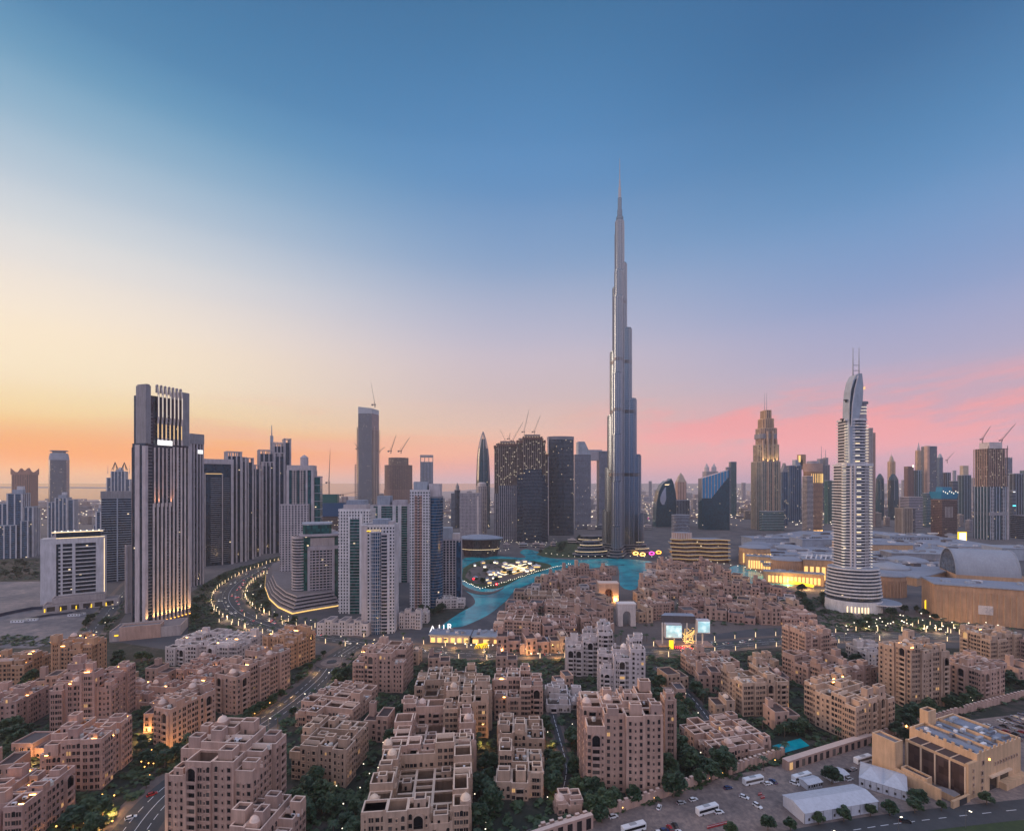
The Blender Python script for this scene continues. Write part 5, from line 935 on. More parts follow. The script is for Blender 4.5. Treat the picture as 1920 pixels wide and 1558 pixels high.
def facade(t, T, x0, x1, y, h, z0, ang, o, rng, pos):
    """fills one wall face (width along local u) with window and balcony parts; pos(u) -> local xy"""
    Wd = x1-x0; n = int((h-z0-1.6)/FH)
    if n < 1 or Wd < 3: return
    base = z0+.9
    pats = ['bal','win','pairs','mix'] if Wd < 11 else ['balwin','bal2','balpair','balwin','mix']
    pat = rng.choice(pats); cols = []
    if pat == 'bal': cols = [(.5,'B')] + ([(.13,'wide'),(.87,'slim')] if Wd > 7.5 else [])
    elif pat == 'win': cols = [(.2,'wide'),(.5,'slim'),(.8,'wide')]
    elif pat == 'pairs': cols = [(.25,'pair'),(.55,'wide'),(.82,'pair')]
    elif pat == 'mix': cols = [(.15,'slim'),(.4,'pair'),(.65,'wide'),(.87,'wide')]
    elif pat == 'balwin': cols = [(.5,'B'),(.12,'wide'),(.27,'slim'),(.74,'pair'),(.9,'wide')]
    elif pat == 'bal2': cols = [(.25,'B'),(.75,'B'),(.5,'wide')]
    elif pat == 'balpair': cols = [(.3,'B'),(.58,'pair'),(.76,'slim'),(.9,'wide')]
    for f, kd in cols:
        u = x0+Wd*f
        for k in range(n):
            z = base+k*FH
            p = pos(u)
            if kd == 'B':
                if Wd*min(f,1-f) < 2.2: break
                if k == n-2 and n > 3 and h-z > 6.2 and int(u*7) % 3: inst('arched_balcony', T['big'], t, (*p, z-.9), ang); break
                if k == n-1 and h-z > 4.6 and n > 2: inst('arched_balcony', T['arc'], t, (*p, z-.9), ang)
                else: inst('balcony', T['bal'], t, (*p, z-.9), ang)
            else:
                m = T['arch'] if (k == n-1 and kd == 'wide' and rng.random() < .5) else T[kd]
                inst('window', m, t, (*p, z), ang)
def block(label, l, r, base, top, rot=0, ratio=.9, seed=0, tn='tan', court=False, nd_=2, nt_=9, lamps=0, nx=None, ny=None, cat='apartment block', steep=0, ac=18, hlist=None, h=None):
    rng = random.Random(seed*77+int(l)); cx, cy, w, d = fit(l, r, base, rot, ratio); near = F*CAMH/(base-HOR)
    H = h or hgt(top, near); H = max(5.0, round((H-1.6)/FH)*FH+1.9)
    rt = radians(rot); FOOT.append((cx, cy, w, d, cos(rt), sin(rt)))
    t = thing('apartment_block', label, cat, (cx, cy, 0), rt, 'sand coloured old town apartment blocks'); T = TONES[tn]
    nx = nx or max(1, round(w/8.5)); ny = ny or max(1, round(d/9.5)); wall = MB(); roof = MB(); occ = []
    xs = [-w/2+w*i/nx+(rng.uniform(-1.2,1.2) if 0 < i < nx else 0) for i in range(nx+1)]; ys = [-d/2+d*j/ny+(rng.uniform(-1.2,1.2) if 0 < j < ny else 0) for j in range(ny+1)]
    hs = {}
    for i in range(nx):
        for j in range(ny):
            hh = H+rng.choice((0,0,-FH,-FH,0,FH*.6) if j else (0,-FH,0,-2*FH,0))
            if hlist: hh = H+FH*hlist[(j*nx+i) % len(hlist)]
            if court and 0 < i < nx-1 and 0 < j < ny-1: hh = max(2.0, H-3.2*FH)
            hs[i,j] = max(4.6, hh)
    def wn(nx_, ny_, px_, py_):
        wx = cos(rt)*px_-sin(rt)*py_+cx; wy = sin(rt)*px_+cos(rt)*py_+cy
        gx = cos(rt)*nx_-sin(rt)*ny_; gy = sin(rt)*nx_+cos(rt)*ny_
        return (-wx*gx-wy*gy)/math.hypot(wx,wy)
    for i in range(nx):
        for j in range(ny):
            hh = hs[i,j]; fr = rng.choice((0,.8,1.7,2.6)) if j == 0 and nx > 1 else 0; x0, x1, y0, y1 = xs[i], xs[i+1], ys[j]+fr, ys[j+1]
            if i == 0: x0 += rng.choice((0,1.0,2.0))*(ny > 1)
            if i == nx-1: x1 -= rng.choice((0,1.0,2.0))*(ny > 1)
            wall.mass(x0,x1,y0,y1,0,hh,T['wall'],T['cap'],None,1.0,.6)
            if j == 0 and rng.random() < .35:
                for xp in (x0, x1-1.3): wall.box(xp,xp+1.3,y0-rng.choice((.35,.5)),y0-.002,0,hh+rng.choice((.5,.9,-.4)),T['wall']); roof = MB(); roof.box(x0+.61,x1-.61,y0+.61,y1-.61,hh-1.3,hh-1.0,RF['brown'] if rng.random()<.72 else RF['slate']); roof.build('roof', t)
            if wn(0,-1,(x0+x1)/2,y0) > -.12:
                z0 = 0 if j == 0 else hs[i,j-1]
                if hh-z0 > FH+1.5: facade(t,T,x0,x1,y0,hh,z0,0,(0,-1),rng,lambda u,y0=y0:(u,y0))
            for s, ii, xf in ((-1,i-1,x0),(1,i+1,x1)):
                if wn(s,0,xf,(y0+y1)/2) < -.12: continue
                z0 = 0 if not 0 <= ii < nx else hs[ii,j]
                if hh-z0 > FH+1.5: facade(t,T,y0,y1,xf,hh,z0,s*pi/2,(s,0),rng,lambda u,xf=xf:(xf,u))
            if d > 0 and j == ny-1 and rng.random() < .25:
                wall.box(x0+1.5,x0+3,y1-3,y1-1.5,hh-1,hh+2.2,T['wall'])
    cells = list(hs); rng.shuffle(cells)
    for k in range(nt_):                                      # open topped stair heads and wind towers
        i, j = cells[k % len(cells)]; sx_ = rng.uniform(3.6,6.4); sy_ = rng.uniform(3.2,5.2)
        X0 = rng.uniform(xs[i]+.8, max(xs[i]+.9, xs[i+1]-sx_-.8)); Y0 = rng.uniform(ys[j]+.8, max(ys[j]+.9, ys[j+1]-sy_-.8)); hh = hs[i,j]
        m = MB(); m.mass(X0,X0+sx_,Y0,Y0+sy_,hh-1.0,hh+rng.choice((2.0,2.6,3.2,4.6)),T['wall'],T['cap'],RF['brown'],1.2,.55); sh = m.build('stair_head', t)
        if rng.random() < .6: m2 = MB(); m2.box(X0+sx_*.3,X0+sx_*.3+1,Y0-.08,Y0+.02,hh-.8,hh+1.1,GL['pane']); m2.build('roof_door', sh)
    for k in range(nd_):
        i, j = cells[(k+nt_) % len(cells)]; hh = hs[i,j]; X0 = rng.choice((xs[i]+3.2, xs[i+1]-3.2)); Y0 = ys[j]+3.4
        q = inst('dome_base', T['db'], t, (X0,Y0,hh-1.0)); inst('dome', T['dc'], q, (0,0,2.2))
    for k in range(ac):
        i, j = rng.choice(cells); inst(*(('air_conditioner', acm) if k % 4 else ('water_tank', tankm)), t, (rng.uniform(xs[i]+1.5,xs[i+1]-1.5), rng.uniform(ys[j]+2.8,ys[j+1]-1.5), hs[i,j]-1.0), rng.choice((0,pi/2)))
        if k % 2 == 0: inst('satellite_dish', dishm, t, (rng.uniform(xs[i]+1.5,xs[i+1]-1.5), rng.uniform(ys[j]+2.8,ys[j+1]-1.5), hs[i,j]-1.0), rng.uniform(0,6))
    # low roof walls
    for (i,j), hh in hs.items():
        if rng.random() < .45:
            yy = rng.uniform(ys[j]+3, ys[j+1]-2); wall.box(xs[i]+.5, xs[i+1]-.5, yy, yy+.35, hh-1.0, hh+rng.choice((.2,1.2)), T['cap'])
    for k in range(lamps):
        i, j = rng.choice(cells); hh = hs[i,j]; inst('roof_lamp', LAMPM, t, (rng.uniform(xs[i]+1.5,xs[i+1]-1.5), rng.choice((ys[j]+2.1, ys[j+1]-1.2)), hh-.55), 0)
    wall.build('wall', t); BLOCKS.append(t); return t
Bk = block
Bk('lowest left corner block with long flat roof and amber lit parapets, cut by frame',-80,146,1606,1518,8,1.2,1,'rose',lamps=18,nd_=0,nt_=7)
Bk('six storey block with amber parapet lights above the bottom left corner block',62,251,1492,1392,8,.9,2,'rose',lamps=16,nd_=1)
Bk('tall stepped block with lit roof terrace, third up along the left side',86,257,1374,1284,8,.7,3,'rose',lamps=16,hlist=[-1,0,2,-1,0,1],nd_=1)
Bk('low four storey wing at the left edge beside the tall stepped block',-70,92,1380,1326,8,.9,4,'rose',lamps=4,nd_=0)
Bk('nine storey block with dark loggias and glowing roof edge at the far left',88,203,1285,1208,10,.6,5,'orange',lamps=16,nd_=1,nt_=6)
Bk('low block with amber wall lamps at the left edge behind the nine storey block',-60,96,1292,1243,10,.8,6,'orange',lamps=14,nd_=0)
Bk('low cluster of flat roofed houses between the left blocks and the long street block',250,352,1336,1304,-8,1.0,7,'rose',lamps=8)
Bk('low tan houses with lit roofs between the far left blocks and the domed house',205,300,1330,1302,-6,.8,50,'rose',lamps=8)
Bk('low lit roofs in front of the lavender hotel',330,440,1312,1286,-12,.8,51,'rose',lamps=10)
Bk('small row of lit low houses behind the long street block',330,455,1290,1264,-10,.9,8,'rose',lamps=8)
Bk('near half of the long street block facing the left road, with open topped stair heads',286,404,1402,1330,-17,2.2,9,'tan',lamps=4,nt_=8)
Bk('far half of the long street block, with arched loggias and lamps by the road',396,544,1342,1266,-17,2.2,10,'tan',nx=2,ny=5,lamps=8,nt_=7,hlist=[0,0,1,1,0,0,2,1,0,1])
Bk('tall block at the bottom left of centre with dark stacked loggias and setback roof',308,537,1592,1440,-4,.62,11,'tan',nx=4,ny=3,nd_=1,nt_=8,hlist=[-2,0,0,-1.2,0,1,1,0,0,2,1,0],ac=8)
Bk('deep block with broad flat roof and arched balconies beside the tall bottom block',534,697,1478,1408,-9,.9,12,'sand',nt_=8,nd_=0,ac=8)
Bk('low terraced roofs with a tall open stair tower, above the deep arched block',546,713,1378,1340,-12,1.2,13,'tan',nt_=9,nd_=0)
Bk('eight storey block by the roundabout with dark top floor arcades',661,777,1302,1228,-6,.8,14,'tan',nd_=0,lamps=2)
Bk('orange lit block on the left of the road junction',489,593,1258,1198,-20,.9,15,'orange',lamps=12,nd_=0)
Bk('pale lavender hotel with angular lattice end and lit roof line',309,496,1254,1210,-6,.6,16,'pale',lamps=12,nd_=0,cat='hotel')
Bk('square courtyard block with three pale domes left of the centre',727,889,1468,1405,5,1.2,17,'tan',court=True,nd_=3,nt_=9,ac=6)
Bk('courtyard block at the bottom edge with three domes and white courtyard walls',676,888,1612,1532,6,1.25,18,'sand',court=True,nd_=4,nt_=10,ac=4)
Bk('low block with slim corner towers below the main road, left of centre',774,893,1340,1290,4,.8,19,'sand',nt_=8,nd_=0)
Bk('block with a tall dark arched loggia in its front beside the centre column of roofs',828,922,1388,1308,3,.9,20,'sand',nt_=8,nd_=1)
Bk('nearest block of the centre column, broad dark roof dotted with dishes',929,1023,1502,1440,-1,1.0,21,'sand',nt_=7,nd_=0,ac=12)
Bk('middle block of the centre column with a small domed corner turret',930,1021,1428,1374,-1,.9,22,'sand',nt_=8,nd_=1,ac=8)
Bk('far block of the centre column with lamplit gable near the main road',924,1021,1354,1290,-1,1.0,23,'tan',nt_=8,nd_=0,lamps=6)
Bk('eleven storey centre tower block with blank pilasters and rows of dark loggias',1082,1249,1494,1348,-2,.7,24,'tan',nx=4,ny=3,nd_=2,nt_=7,hlist=[-1.5,0,0,0,0,.5,1,0,0,0,.5,1],ac=10)
Bk('plain tall rear wing right behind the eleven storey centre tower',1238,1268,1436,1318,-3,1.6,25,'tan',nd_=0,nt_=5,lamps=2)
Bk('low roofs with small domes crowded behind the centre tower',1078,1240,1384,1352,-2,.6,26,'tan',nt_=9,nd_=3)
Bk('front pale high rise with narrow arched windows and setback left steps',1120,1213,1312,1216,-6,.5,27,'pale',nx=3,ny=2,nd_=1,nt_=5,hlist=[-4.5,-2,0,-2,-1,1.5])
Bk('rear pale high rise stepping down to the left beside its taller twin',1060,1152,1272,1192,-6,.5,28,'pale',nx=3,ny=2,nd_=0,nt_=6,hlist=[-3,-1,1,-2,0,2])
Bk('low villa club of gridded flat roofs with a twin dome pavilion',1268,1452,1436,1402,14,.9,29,'tan',nd_=2,nt_=6,ac=0,h=8)
Bk('block with small amber turret left of the garden pool',1347,1479,1346,1286,9,.9,30,'sand',nd_=2,nt_=7,court=True)
Bk('block standing cornerwise beside the garden with white cornice and deep loggias',1504,1684,1400,1320,24,.9,31,'sand',nt_=9,nd_=0,lamps=4,ac=10)
Bk('courtyard block right of centre with sloping terraces, behind the cornerwise block',1467,1634,1310,1264,22,1.0,32,'tan',court=True,nt_=9,nd_=1)
Bk('tall narrow fronted block below the white hotel tower',1466,1573,1256,1192,12,.8,33,'tan',nt_=7,nd_=1,lamps=2)
Bk('tall yellowish twin bay block at the right with lamplit crown',1647,1787,1334,1224,14,.7,34,'sand',nx=4,ny=2,nt_=7,nd_=1,hlist=[1,-.5,0,-.5,0,0,1,0],lamps=6)
Bk('stepped five storey block right of the tall yellowish block',1764,1893,1318,1262,16,.9,35,'tan',nt_=8,nd_=1)
Bk('tall block with rooftop pavilion at the right edge near the mall',1796,1918,1252,1196,14,.8,36,'sand',nt_=7,nd_=1,lamps=2)
Bk('low block cut by the right edge, below the mall wall',1900,2010,1262,1214,14,.9,43,'tan',nt_=7,nd_=1)
Bk('low pale roofs in front of the mall forecourt road',1586,1690,1250,1222,6,.8,37,'pale',nt_=7,nd_=1)
Bk('low sprawling block with stepped tan roofs beside the screen pavilion road',1274,1402,1282,1254,8,.9,38,'tan',nt_=8,nd_=1)
Bk('low roofs cut by the bottom edge beside the tall bottom block',418,582,1650,1560,-6,.9,39,'tan',nt_=8,nd_=1)
Bk('low stepped roofs between the courtyard block and the tall yellowish block',1578,1652,1294,1266,16,.8,60,'tan')
Bk('low tan roofs behind the block with amber turret',1400,1468,1264,1242,10,.8,61,'sand')
Bk('low pale villas at the foot of the shortest white tower',816,874,1142,1126,4,.6,62,'pale',nd_=0,nt_=2)
Bk('low pale villas on the canal bank left of the letters',764,806,1170,1152,-4,.6,63,'pale',nd_=0,nt_=2)
Bk('small gatehouse block with a dome beside the carpark shade at the bottom',1040,1092,1532,1512,6,.8,40,'tan',nx=2,ny=1,nt_=4,nd_=1,ac=0,h=6)
Bk('low skylit arcade building between the centre column and the pale high rises',1022,1070,1336,1312,-2,2.0,41,'pale',nx=1,ny=4,nt_=6,nd_=0,h=7)
Bk('low pool house with white domed room left of the pale high rises',1066,1122,1335,1318,-2,.9,42,'pale',nx=2,ny=2,nt_=5,nd_=1,h=6,ac=1)
Bk('four storey house with rows of arched windows at the front left of the island',925,1018,1202,1164,-8,.7,80,'tan',nd_=1,nt_=3,ac=3,cat='house cluster')
Bk('stepped tan house cluster at the middle of the island front',1022,1082,1198,1166,-3,.7,81,'rose',nd_=1,nt_=3,ac=3,cat='house cluster')
Bk('tan house cluster with dome beside the pale stone gateway',1086,1146,1192,1162,2,.7,82,'tan',nd_=1,nt_=3,ac=3,cat='house cluster')
Bk('pinkish house cluster behind the front left corner of the island',950,1012,1168,1142,7,.7,83,'rose',nd_=1,nt_=3,ac=3,cat='house cluster')
Bk('broad stepped house cluster in the heart of the island',1020,1104,1163,1138,-8,.7,84,'tan',nd_=1,nt_=3,ac=3,cat='house cluster')
Bk('house cluster on the canal side slope of the island',985,1050,1135,1115,-3,.7,85,'sand',nd_=1,nt_=3,ac=3,cat='house cluster')
Bk('house cluster below the amber lit gateway',1060,1118,1138,1116,2,.7,86,'tan',nd_=1,nt_=3,ac=3,cat='house cluster')
Bk('four storey corner house right of the pale stone gateway',1200,1262,1164,1132,7,.7,87,'tan',nd_=1,nt_=3,ac=3,cat='house cluster')
Bk('low pinkish house cluster behind the screen pavilion',1272,1340,1154,1130,-8,.7,88,'rose',nd_=1,nt_=3,ac=3,cat='house cluster')
Bk('stepped house cluster right of the screen pavilion',1352,1432,1164,1140,-3,.7,89,'tan',nd_=1,nt_=3,ac=3,cat='house cluster')
Bk('long low house cluster at the right tip of the island',1442,1532,1174,1152,2,.7,90,'rose',nd_=1,nt_=3,ac=3,cat='house cluster')
Bk('house cluster in the middle of the right island',1218,1284,1124,1100,7,.7,91,'tan',nd_=1,nt_=3,ac=3,cat='house cluster')
Bk('pinkish house cluster near the small lake basin',1300,1372,1120,1099,-8,.7,92,'rose',nd_=1,nt_=3,ac=3,cat='house cluster')
Bk('tan house cluster below the gold terraces',1228,1302,1094,1077,-3,.7,93,'tan',nd_=1,nt_=3,ac=3,cat='house cluster')
Bk('long house cluster on the slope towards the white hotel tower',1385,1452,1138,1118,2,.7,94,'tan',nd_=1,nt_=3,ac=3,cat='house cluster')
# ---- small houses: a few kinds, copied and each given its own wording
def house(kind, w, d, h, tn, rng, dome=False, tower=False, pitched=False):
    t = thing('old_town_house', 'house', 'house', (0,-500,-60)); T = TONES[tn]; b = MB(); rf = MB()
    cuts = [-w/2, -w/2+w*rng.uniform(.35,.6), w/2]
    for i in range(2):
        hh = h-(FH if i == kind % 2 else 0); x0, x1 = cuts[i], cuts[i+1]; y0 = -d/2+(1.2 if i == kind % 2 else 0)
        b.mass(x0,x1,y0,d/2,0,hh,T['wall'],T['cap'],None,.8,.4); rf = MB(); rf.box(x0+.41,x1-.41,y0+.41,d/2-.41,hh-1.1,hh-.8,RF['brown'] if kind%3 else RF['slate']); rf.build('roof', t)
        n = int((hh-1.2)/FH); m = max(1, int((x1-x0)/3.2))
        for k in range(n):
            for j in range(m):
                x = x0+(x1-x0)*(j+.5)/m
                if k == 0 and (kind+j) % 3 == 0: inst('arched_balcony', T['arc'], t, (x,y0,.1), 0, (.6,.6,.7))
                else: inst('window', T[('wide','arch','pair')[(kind+j+k) % 3]], t, (x,y0,.9+k*FH))
        for sd, xf in ((-1,-w/2),(1,w/2)):
            if (sd < 0) == (i == 0):
                for k in range(n): inst('window', T['wide'], t, (xf, 0, .9+k*FH), sd*pi/2)
    if dome: q = inst('dome_base', T['db'], t, (cuts[1]+2.4,1,h-FH)); inst('dome', T['dc'], q, (0,0,2.2))
    if tower: m = MB(); m.mass(-w/2+.6,-w/2+4,d/2-4.4,d/2-1,0,h+4,T['wall'],T['cap'],RF['brown'],.8,.35); m.build('wind_tower', t)
    b.build('wall', t); return t
rng = random.Random(5)
KINDS = [(house(k, w_, d_, h_, tn, rng, dm, tw), w_, d_, txt) for k, (w_, d_, h_, tn, dm, tw, txt) in enumerate([
    (13,11,8.5,'tan',0,0,'two storey tan house'),(17,12,11.8,'tan',0,1,'three storey tan house with wind tower'),(12,12,11.8,'sand',1,0,'domed three storey sandy house'),
    (20,13,8.5,'rose',0,0,'wide two storey pinkish house'),(15,12,15.1,'tan',0,1,'four storey tan house with wind tower'),(18,14,11.8,'sand',0,0,'three storey sandy house'),
    (14,12,8.5,'pale',0,0,'small pale house'),(16,13,11.8,'rose',1,1,'domed pinkish house with wind tower')])]
used = [False]*len(KINDS); HS = 1.3
ORD = ['first','second','third','fourth','fifth','sixth','seventh','eighth','ninth','tenth','eleventh','twelfth','thirteenth','fourteenth','fifteenth','sixteenth','seventeenth','eighteenth']
def hrow(where, pts, gap=1.2, seed=0, turn=None):
    P = [G(*p) for p in pts]; rg = random.Random(seed); i = 0; s = 3.0; n = 0
    segs = [(P[k],P[k+1]) for k in range(len(P)-1)]; lens = [math.hypot(b[0]-a[0],b[1]-a[1]) for a,b in segs]; tot = sum(lens)
    while True:
        k = rg.randrange(len(KINDS)); root, w, d, txt = KINDS[k]; w *= HS; d *= HS
        if s+w > tot: break
        u = s+w/2; q = 0
        while u > lens[q]: u -= lens[q]; q += 1
        a, b = segs[q]; f = u/lens[q]; x, y = a[0]+(b[0]-a[0])*f, a[1]+(b[1]-a[1])*f; an = atan2(b[1]-a[1], b[0]-a[0])+rg.uniform(-.12,.12)
        if cos(an) < 0: an += pi
        y += d/2+rg.uniform(-2,2)
        if not inside(x, y, 2) and n < len(ORD):
            lab = '%s, %s from left in %s' % (txt, ORD[n], where); loc = (x, y, 0)
            if not used[k]: o = root; o.location = loc; o.rotation_euler = (0,0,an); o.scale = (HS,HS,HS); o['label'] = lab; used[k] = True
            else: o = dup(root, loc, an, (HS,HS,HS*rg.uniform(.92,1.1)), lab)
            o['group'] = 'small houses of the old town island'; FOOT.append((x, y, w, d, cos(an), sin(an))); n += 1
        s += w+gap+rg.uniform(0,2.5)
for j, (where, pts) in enumerate([
    ('front row left of gate',[(925,1226),(1000,1228),(1090,1222),(1150,1214)]),('second row left of gate',[(925,1206),(1000,1206),(1100,1202),(1150,1190)]),
    ('third row left of gate',[(925,1188),(1010,1186),(1100,1182),(1150,1172)]),('fourth row left of gate',[(928,1168),(1020,1167),(1100,1163),(1150,1154)]),
    ('fifth row left of gate',[(945,1148),(1030,1150),(1100,1146),(1150,1138)]),('sixth row left of gate',[(960,1130),(1030,1132),(1100,1130),(1150,1122)]),
    ('seventh row left of gate',[(985,1112),(1040,1115),(1100,1113),(1155,1106)]),('lakeside row left of gate',[(1000,1098),(1050,1099),(1110,1096),(1158,1092)]),
    ('farthest row left of gate',[(1030,1086),(1070,1085),(1120,1082),(1156,1078)]),
    ('front row behind screen pavilion',[(1192,1170),(1240,1166),(1330,1162),(1430,1172),(1535,1170)]),('second row right of gate',[(1200,1150),(1260,1146),(1360,1144),(1450,1152),(1540,1154)]),
    ('third row right of gate',[(1190,1130),(1270,1126),(1370,1124),(1450,1132),(1530,1140)]),('fourth row right of gate',[(1200,1112),(1280,1108),(1370,1108),(1440,1112),(1510,1124)]),
    ('fifth row right of gate',[(1205,1096),(1280,1093),(1360,1093),(1440,1102)]),('sixth row right of gate',[(1210,1082),(1280,1079),(1380,1084)]),('row below gold terraces',[(1215,1070),(1280,1066),(1350,1068)])]):
    hrow(where, pts, seed=j+11)
def hfill(where, poly, n, seed):
    P = [G(*p) for p in poly]; rg = random.Random(seed); c = 0; x0,x1 = min(p[0] for p in P),max(p[0] for p in P); y0,y1 = min(p[1] for p in P),max(p[1] for p in P)
    ipol = lambda x,y: sum(((P[i-1][1] > y) != (P[i][1] > y)) and x < (P[i][0]-P[i-1][0])*(y-P[i-1][1])/(P[i][1]-P[i-1][1])+P[i-1][0] for i in range(len(P))) % 2
    for _ in range(n*120):
        if c >= n: break
        x, y = rg.uniform(x0,x1), rg.uniform(y0,y1); k = rg.choice((0,1,2,3,4,5,7)); root, w, d, txt = KINDS[k]; an = rg.choice((0,.1,-.1,.25))
        if not ipol(x,y) or any(inside(x+a*w/2,y+b*d/2,2.5) or onroad(x+a*w/2,y+b*d/2) for a in (-1,0,1) for b in (-1,0,1)): continue
        lab = '%s, %s scattered %s' % (txt, ORD[c], where)
        if not used[k]: o = root; o.location = (x,y,0); o.rotation_euler = (0,0,an); o['label'] = lab; used[k] = True
        else: dup(root, (x,y,0), an, 1, lab)
        (root if o_ is None else root)['group'] = 'small houses of the old town'; FOOT.append((x,y,w,d,cos(an),sin(an))); c += 1
o_ = None
FOOT.append((*G(1484,1399), 26, 16, 1, 0))
hfill('among the left blocks',[(0,1600),(0,1300),(250,1270),(500,1260),(460,1340),(290,1440),(180,1600)],9,1)
hfill('below the cross road',[(640,1400),(660,1240),(1060,1240),(1060,1300),(920,1420),(720,1440)],8,2)
hfill('around the centre tower',[(1022,1430),(1022,1330),(1078,1330),(1078,1430)],3,3)
hfill('among the right blocks',[(1240,1420),(1250,1250),(1640,1240),(1930,1255),(1900,1300),(1640,1380),(1460,1410)],12,4)
for k, u_ in enumerate(used):
    if not u_:
        for c in list(KINDS[k][0].children): bpy.data.objects.remove(c)
        bpy.data.objects.remove(KINDS[k][0])
# --- gateways
def gate(label,l,r,base,top,mat,glowing=False):
    t=Tw('arched_gateway',label,l,r,base,0,.5,'gateway',foot=True); w,d=t.w,t.d; H=t.z(top); b=t.p('wall'); W_=WL[mat]
    n=10; aw=w*.22; ah=H*.66; arc=[(aw*cos(pi*k/n),ah-aw+aw*1.25*sin(pi*k/n)) for k in range(n+1)]; prof=[(-w/2,0),(-w/2,H),(w/2,H),(w/2,0),(aw,0)]+arc+[(-aw,0)]
    left=[(-w/2,0),(-w/2,H),(0,H)]+[p for p in reversed(arc) if p[0]<=.01][::-1]+[(-aw,0)]
    for s in (-1,1):
        pts=[(s*aw,0),(s*w/2,0),(s*w/2,H),(0,H)]+[(s*abs(x),z) for x,z in reversed(arc[:n//2+1])]
        pts=pts if s>0 else pts[::-1]; m=len(pts)
        b.add([(x,-d/2,z) for x,z in pts]+[(x,d/2,z) for x,z in pts],[tuple(range(m)),tuple(reversed(range(m,2*m)))]+[((i+1)%m,i,m+i,m+(i+1)%m) for i in range(m)],W_)
    b.box(-w/2-.4,w/2+.4,-d/2-.4,d/2+.4,H,H+1.2,CAPM['pale'] if mat=='pale' else CAPM['tan'])
    if glowing:
        for x in (-.34,.34):
            L=bpy.data.lights.new('gate_lamp','POINT'); L.energy=9000; L.color=(1,.5,.16); L.shadow_soft_size=.5; o=bpy.data.objects.new('gate_lamp',L); COL.objects.link(o); o.parent=t.root; o.location=(w*x,-d/2-2.5,3)
            m=MB(); m.box(w*x-.4,w*x+.4,-d/2-.7,-d/2-.05,2,3,LT['warm']); m.build('wall_lamp',t.root)
    return t.done()
gate('tall pale stone gateway with a pointed arch at the end of the avenue',1155,1192,1174,1133,'pale'); gate('amber lit tan gateway with a dark arch near the lake',1120,1160,1128,1094,'sand',True)
# round curved wall of the island
def wallrun(name,label,pts,h,th,mat,cap,crenel=0,cat='wall',arch=False):
    P=[G(*p) for p in pts]; o=P[0]; t=thing(name,label,cat,(o[0],o[1],0)); b=MB(); c=MB()
    for a,e in zip(P,P[1:]):
        L=math.hypot(e[0]-a[0],e[1]-a[1]); u=((e[0]-a[0])/L,(e[1]-a[1])/L); m=(-u[1],u[0]); q=lambda s,k:(a[0]-o[0]+u[0]*s+m[0]*k,a[1]-o[1]+u[1]*s+m[1]*k)
        b.prism([q(0,-th/2),q(L,-th/2),q(L,th/2),q(0,th/2)],0,h,mat,cap)
        if crenel:
            k=int(L/crenel)
            for i in range(k): s=(i+.5)*L/k; c.prism([q(s-crenel*.28,-th/2-.12),q(s+crenel*.28,-th/2-.12),q(s+crenel*.28,th/2+.12),q(s-crenel*.28,th/2+.12)],h*.0+.02,h+1.1,mat,cap)
        if arch:
            k=int(L/4.5)
            for i in range(k): s=(i+.5)*L/k; w=MB(); w.prism([q(s-1.2,-th/2-.06),q(s+1.2,-th/2-.06),q(s+1.2,-th/2+.02),q(s-1.2,-th/2+.02)],.3,h-1,GL['pane']); w.build('arch_opening',t)
    b.build('wall',t)
    if crenel: c.build('merlon',t)
    return t
wallrun('retaining_wall','tall curved tan retaining wall around the old town island',[(975,1226),(1020,1224),(1080,1214),(1120,1200),(1150,1184)],9,2,WL['tan'],CAPM['tan'])
wallrun('boundary_wall','sandy crenellated boundary wall along the bus lot, lower part',[(1010,1566),(1090,1545),(1180,1515),(1250,1492),(1330,1462),(1345,1458)],4.2,1.0,WL['tan'],CAPM['tan'],3.4)
wallrun('boundary_wall','crenellated boundary wall below the gridded villa club',[(1366,1452),(1420,1434),(1470,1418)],4.4,1.0,WL['tan'],CAPM['tan'],3.2)
wallrun('arcade_wall','arcaded wall with dark arches and small lamps behind the white tents',[(1472,1442),(1540,1420),(1610,1398),(1636,1390)],5,3.5,WL['tan'],CAPM['tan'],0,'wall',True)
wallrun('boundary_wall','upper stretch of sandy wall running to the car park',[(1640,1388),(1720,1362),(1810,1336),(1900,1312),(1990,1290)],4,1.0,WL['tan'],CAPM['tan'],4)
wallrun('carpark_wall','tan wall with square openings along the bottom edge',[(960,1600),(1040,1572),(1110,1550)],6,2,WL['tan'],CAPM['tan'],0,'wall',True)
# --- big cream building lower right (its own shapes)
RT=radians(22.6); t=thing('cream_hall','large cream building with four tall dark glazed bays and a crowded service roof','public building',(215.5,230,0),RT)
FOOT.append((228,252,62,40,cos(RT),sin(RT))); cw,cc_=WL['cream'],CAPM['cream']
w=MB(); r=MB()
w.mass(8,48,0,28.5,0,20,cw,cc_,None,1.2,.5); r.box(8.5,47.5,.5,28,18.2,18.7,RF['light']); w.box(20,20.5,.5,28,18.7,20.6,cw); w.box(33,33.5,.5,28,18.7,20.3,cw)
w.box(0,8.2,-.3,1,0,17,cw); w.box(0,8,1,25.5,15.2,16.4,cw); w.box(-.2,1,25.2,26,0,16.4,cw)
for k in range(4): r.box(.6,7.9,1.3+k*6.05,6.7+k*6.05,16.41,16.55,RF['brown'])
for k in range(5): w.box(-.35,.25,.7+k*6.05,1.2+k*6.05,0,15.2,CAPM['cream'])
for k in range(4):
    m=MB(); m.box(.3,.6,1.25+k*6.05,6.7+k*6.05,.8,15.15,GL['brown']); m.build('glazed_bay',t)
    m=MB(); m.box(0,8,6.55+k*6.05,6.95+k*6.05,16.4,16.8,cc_); m.build('roof_curb',t)
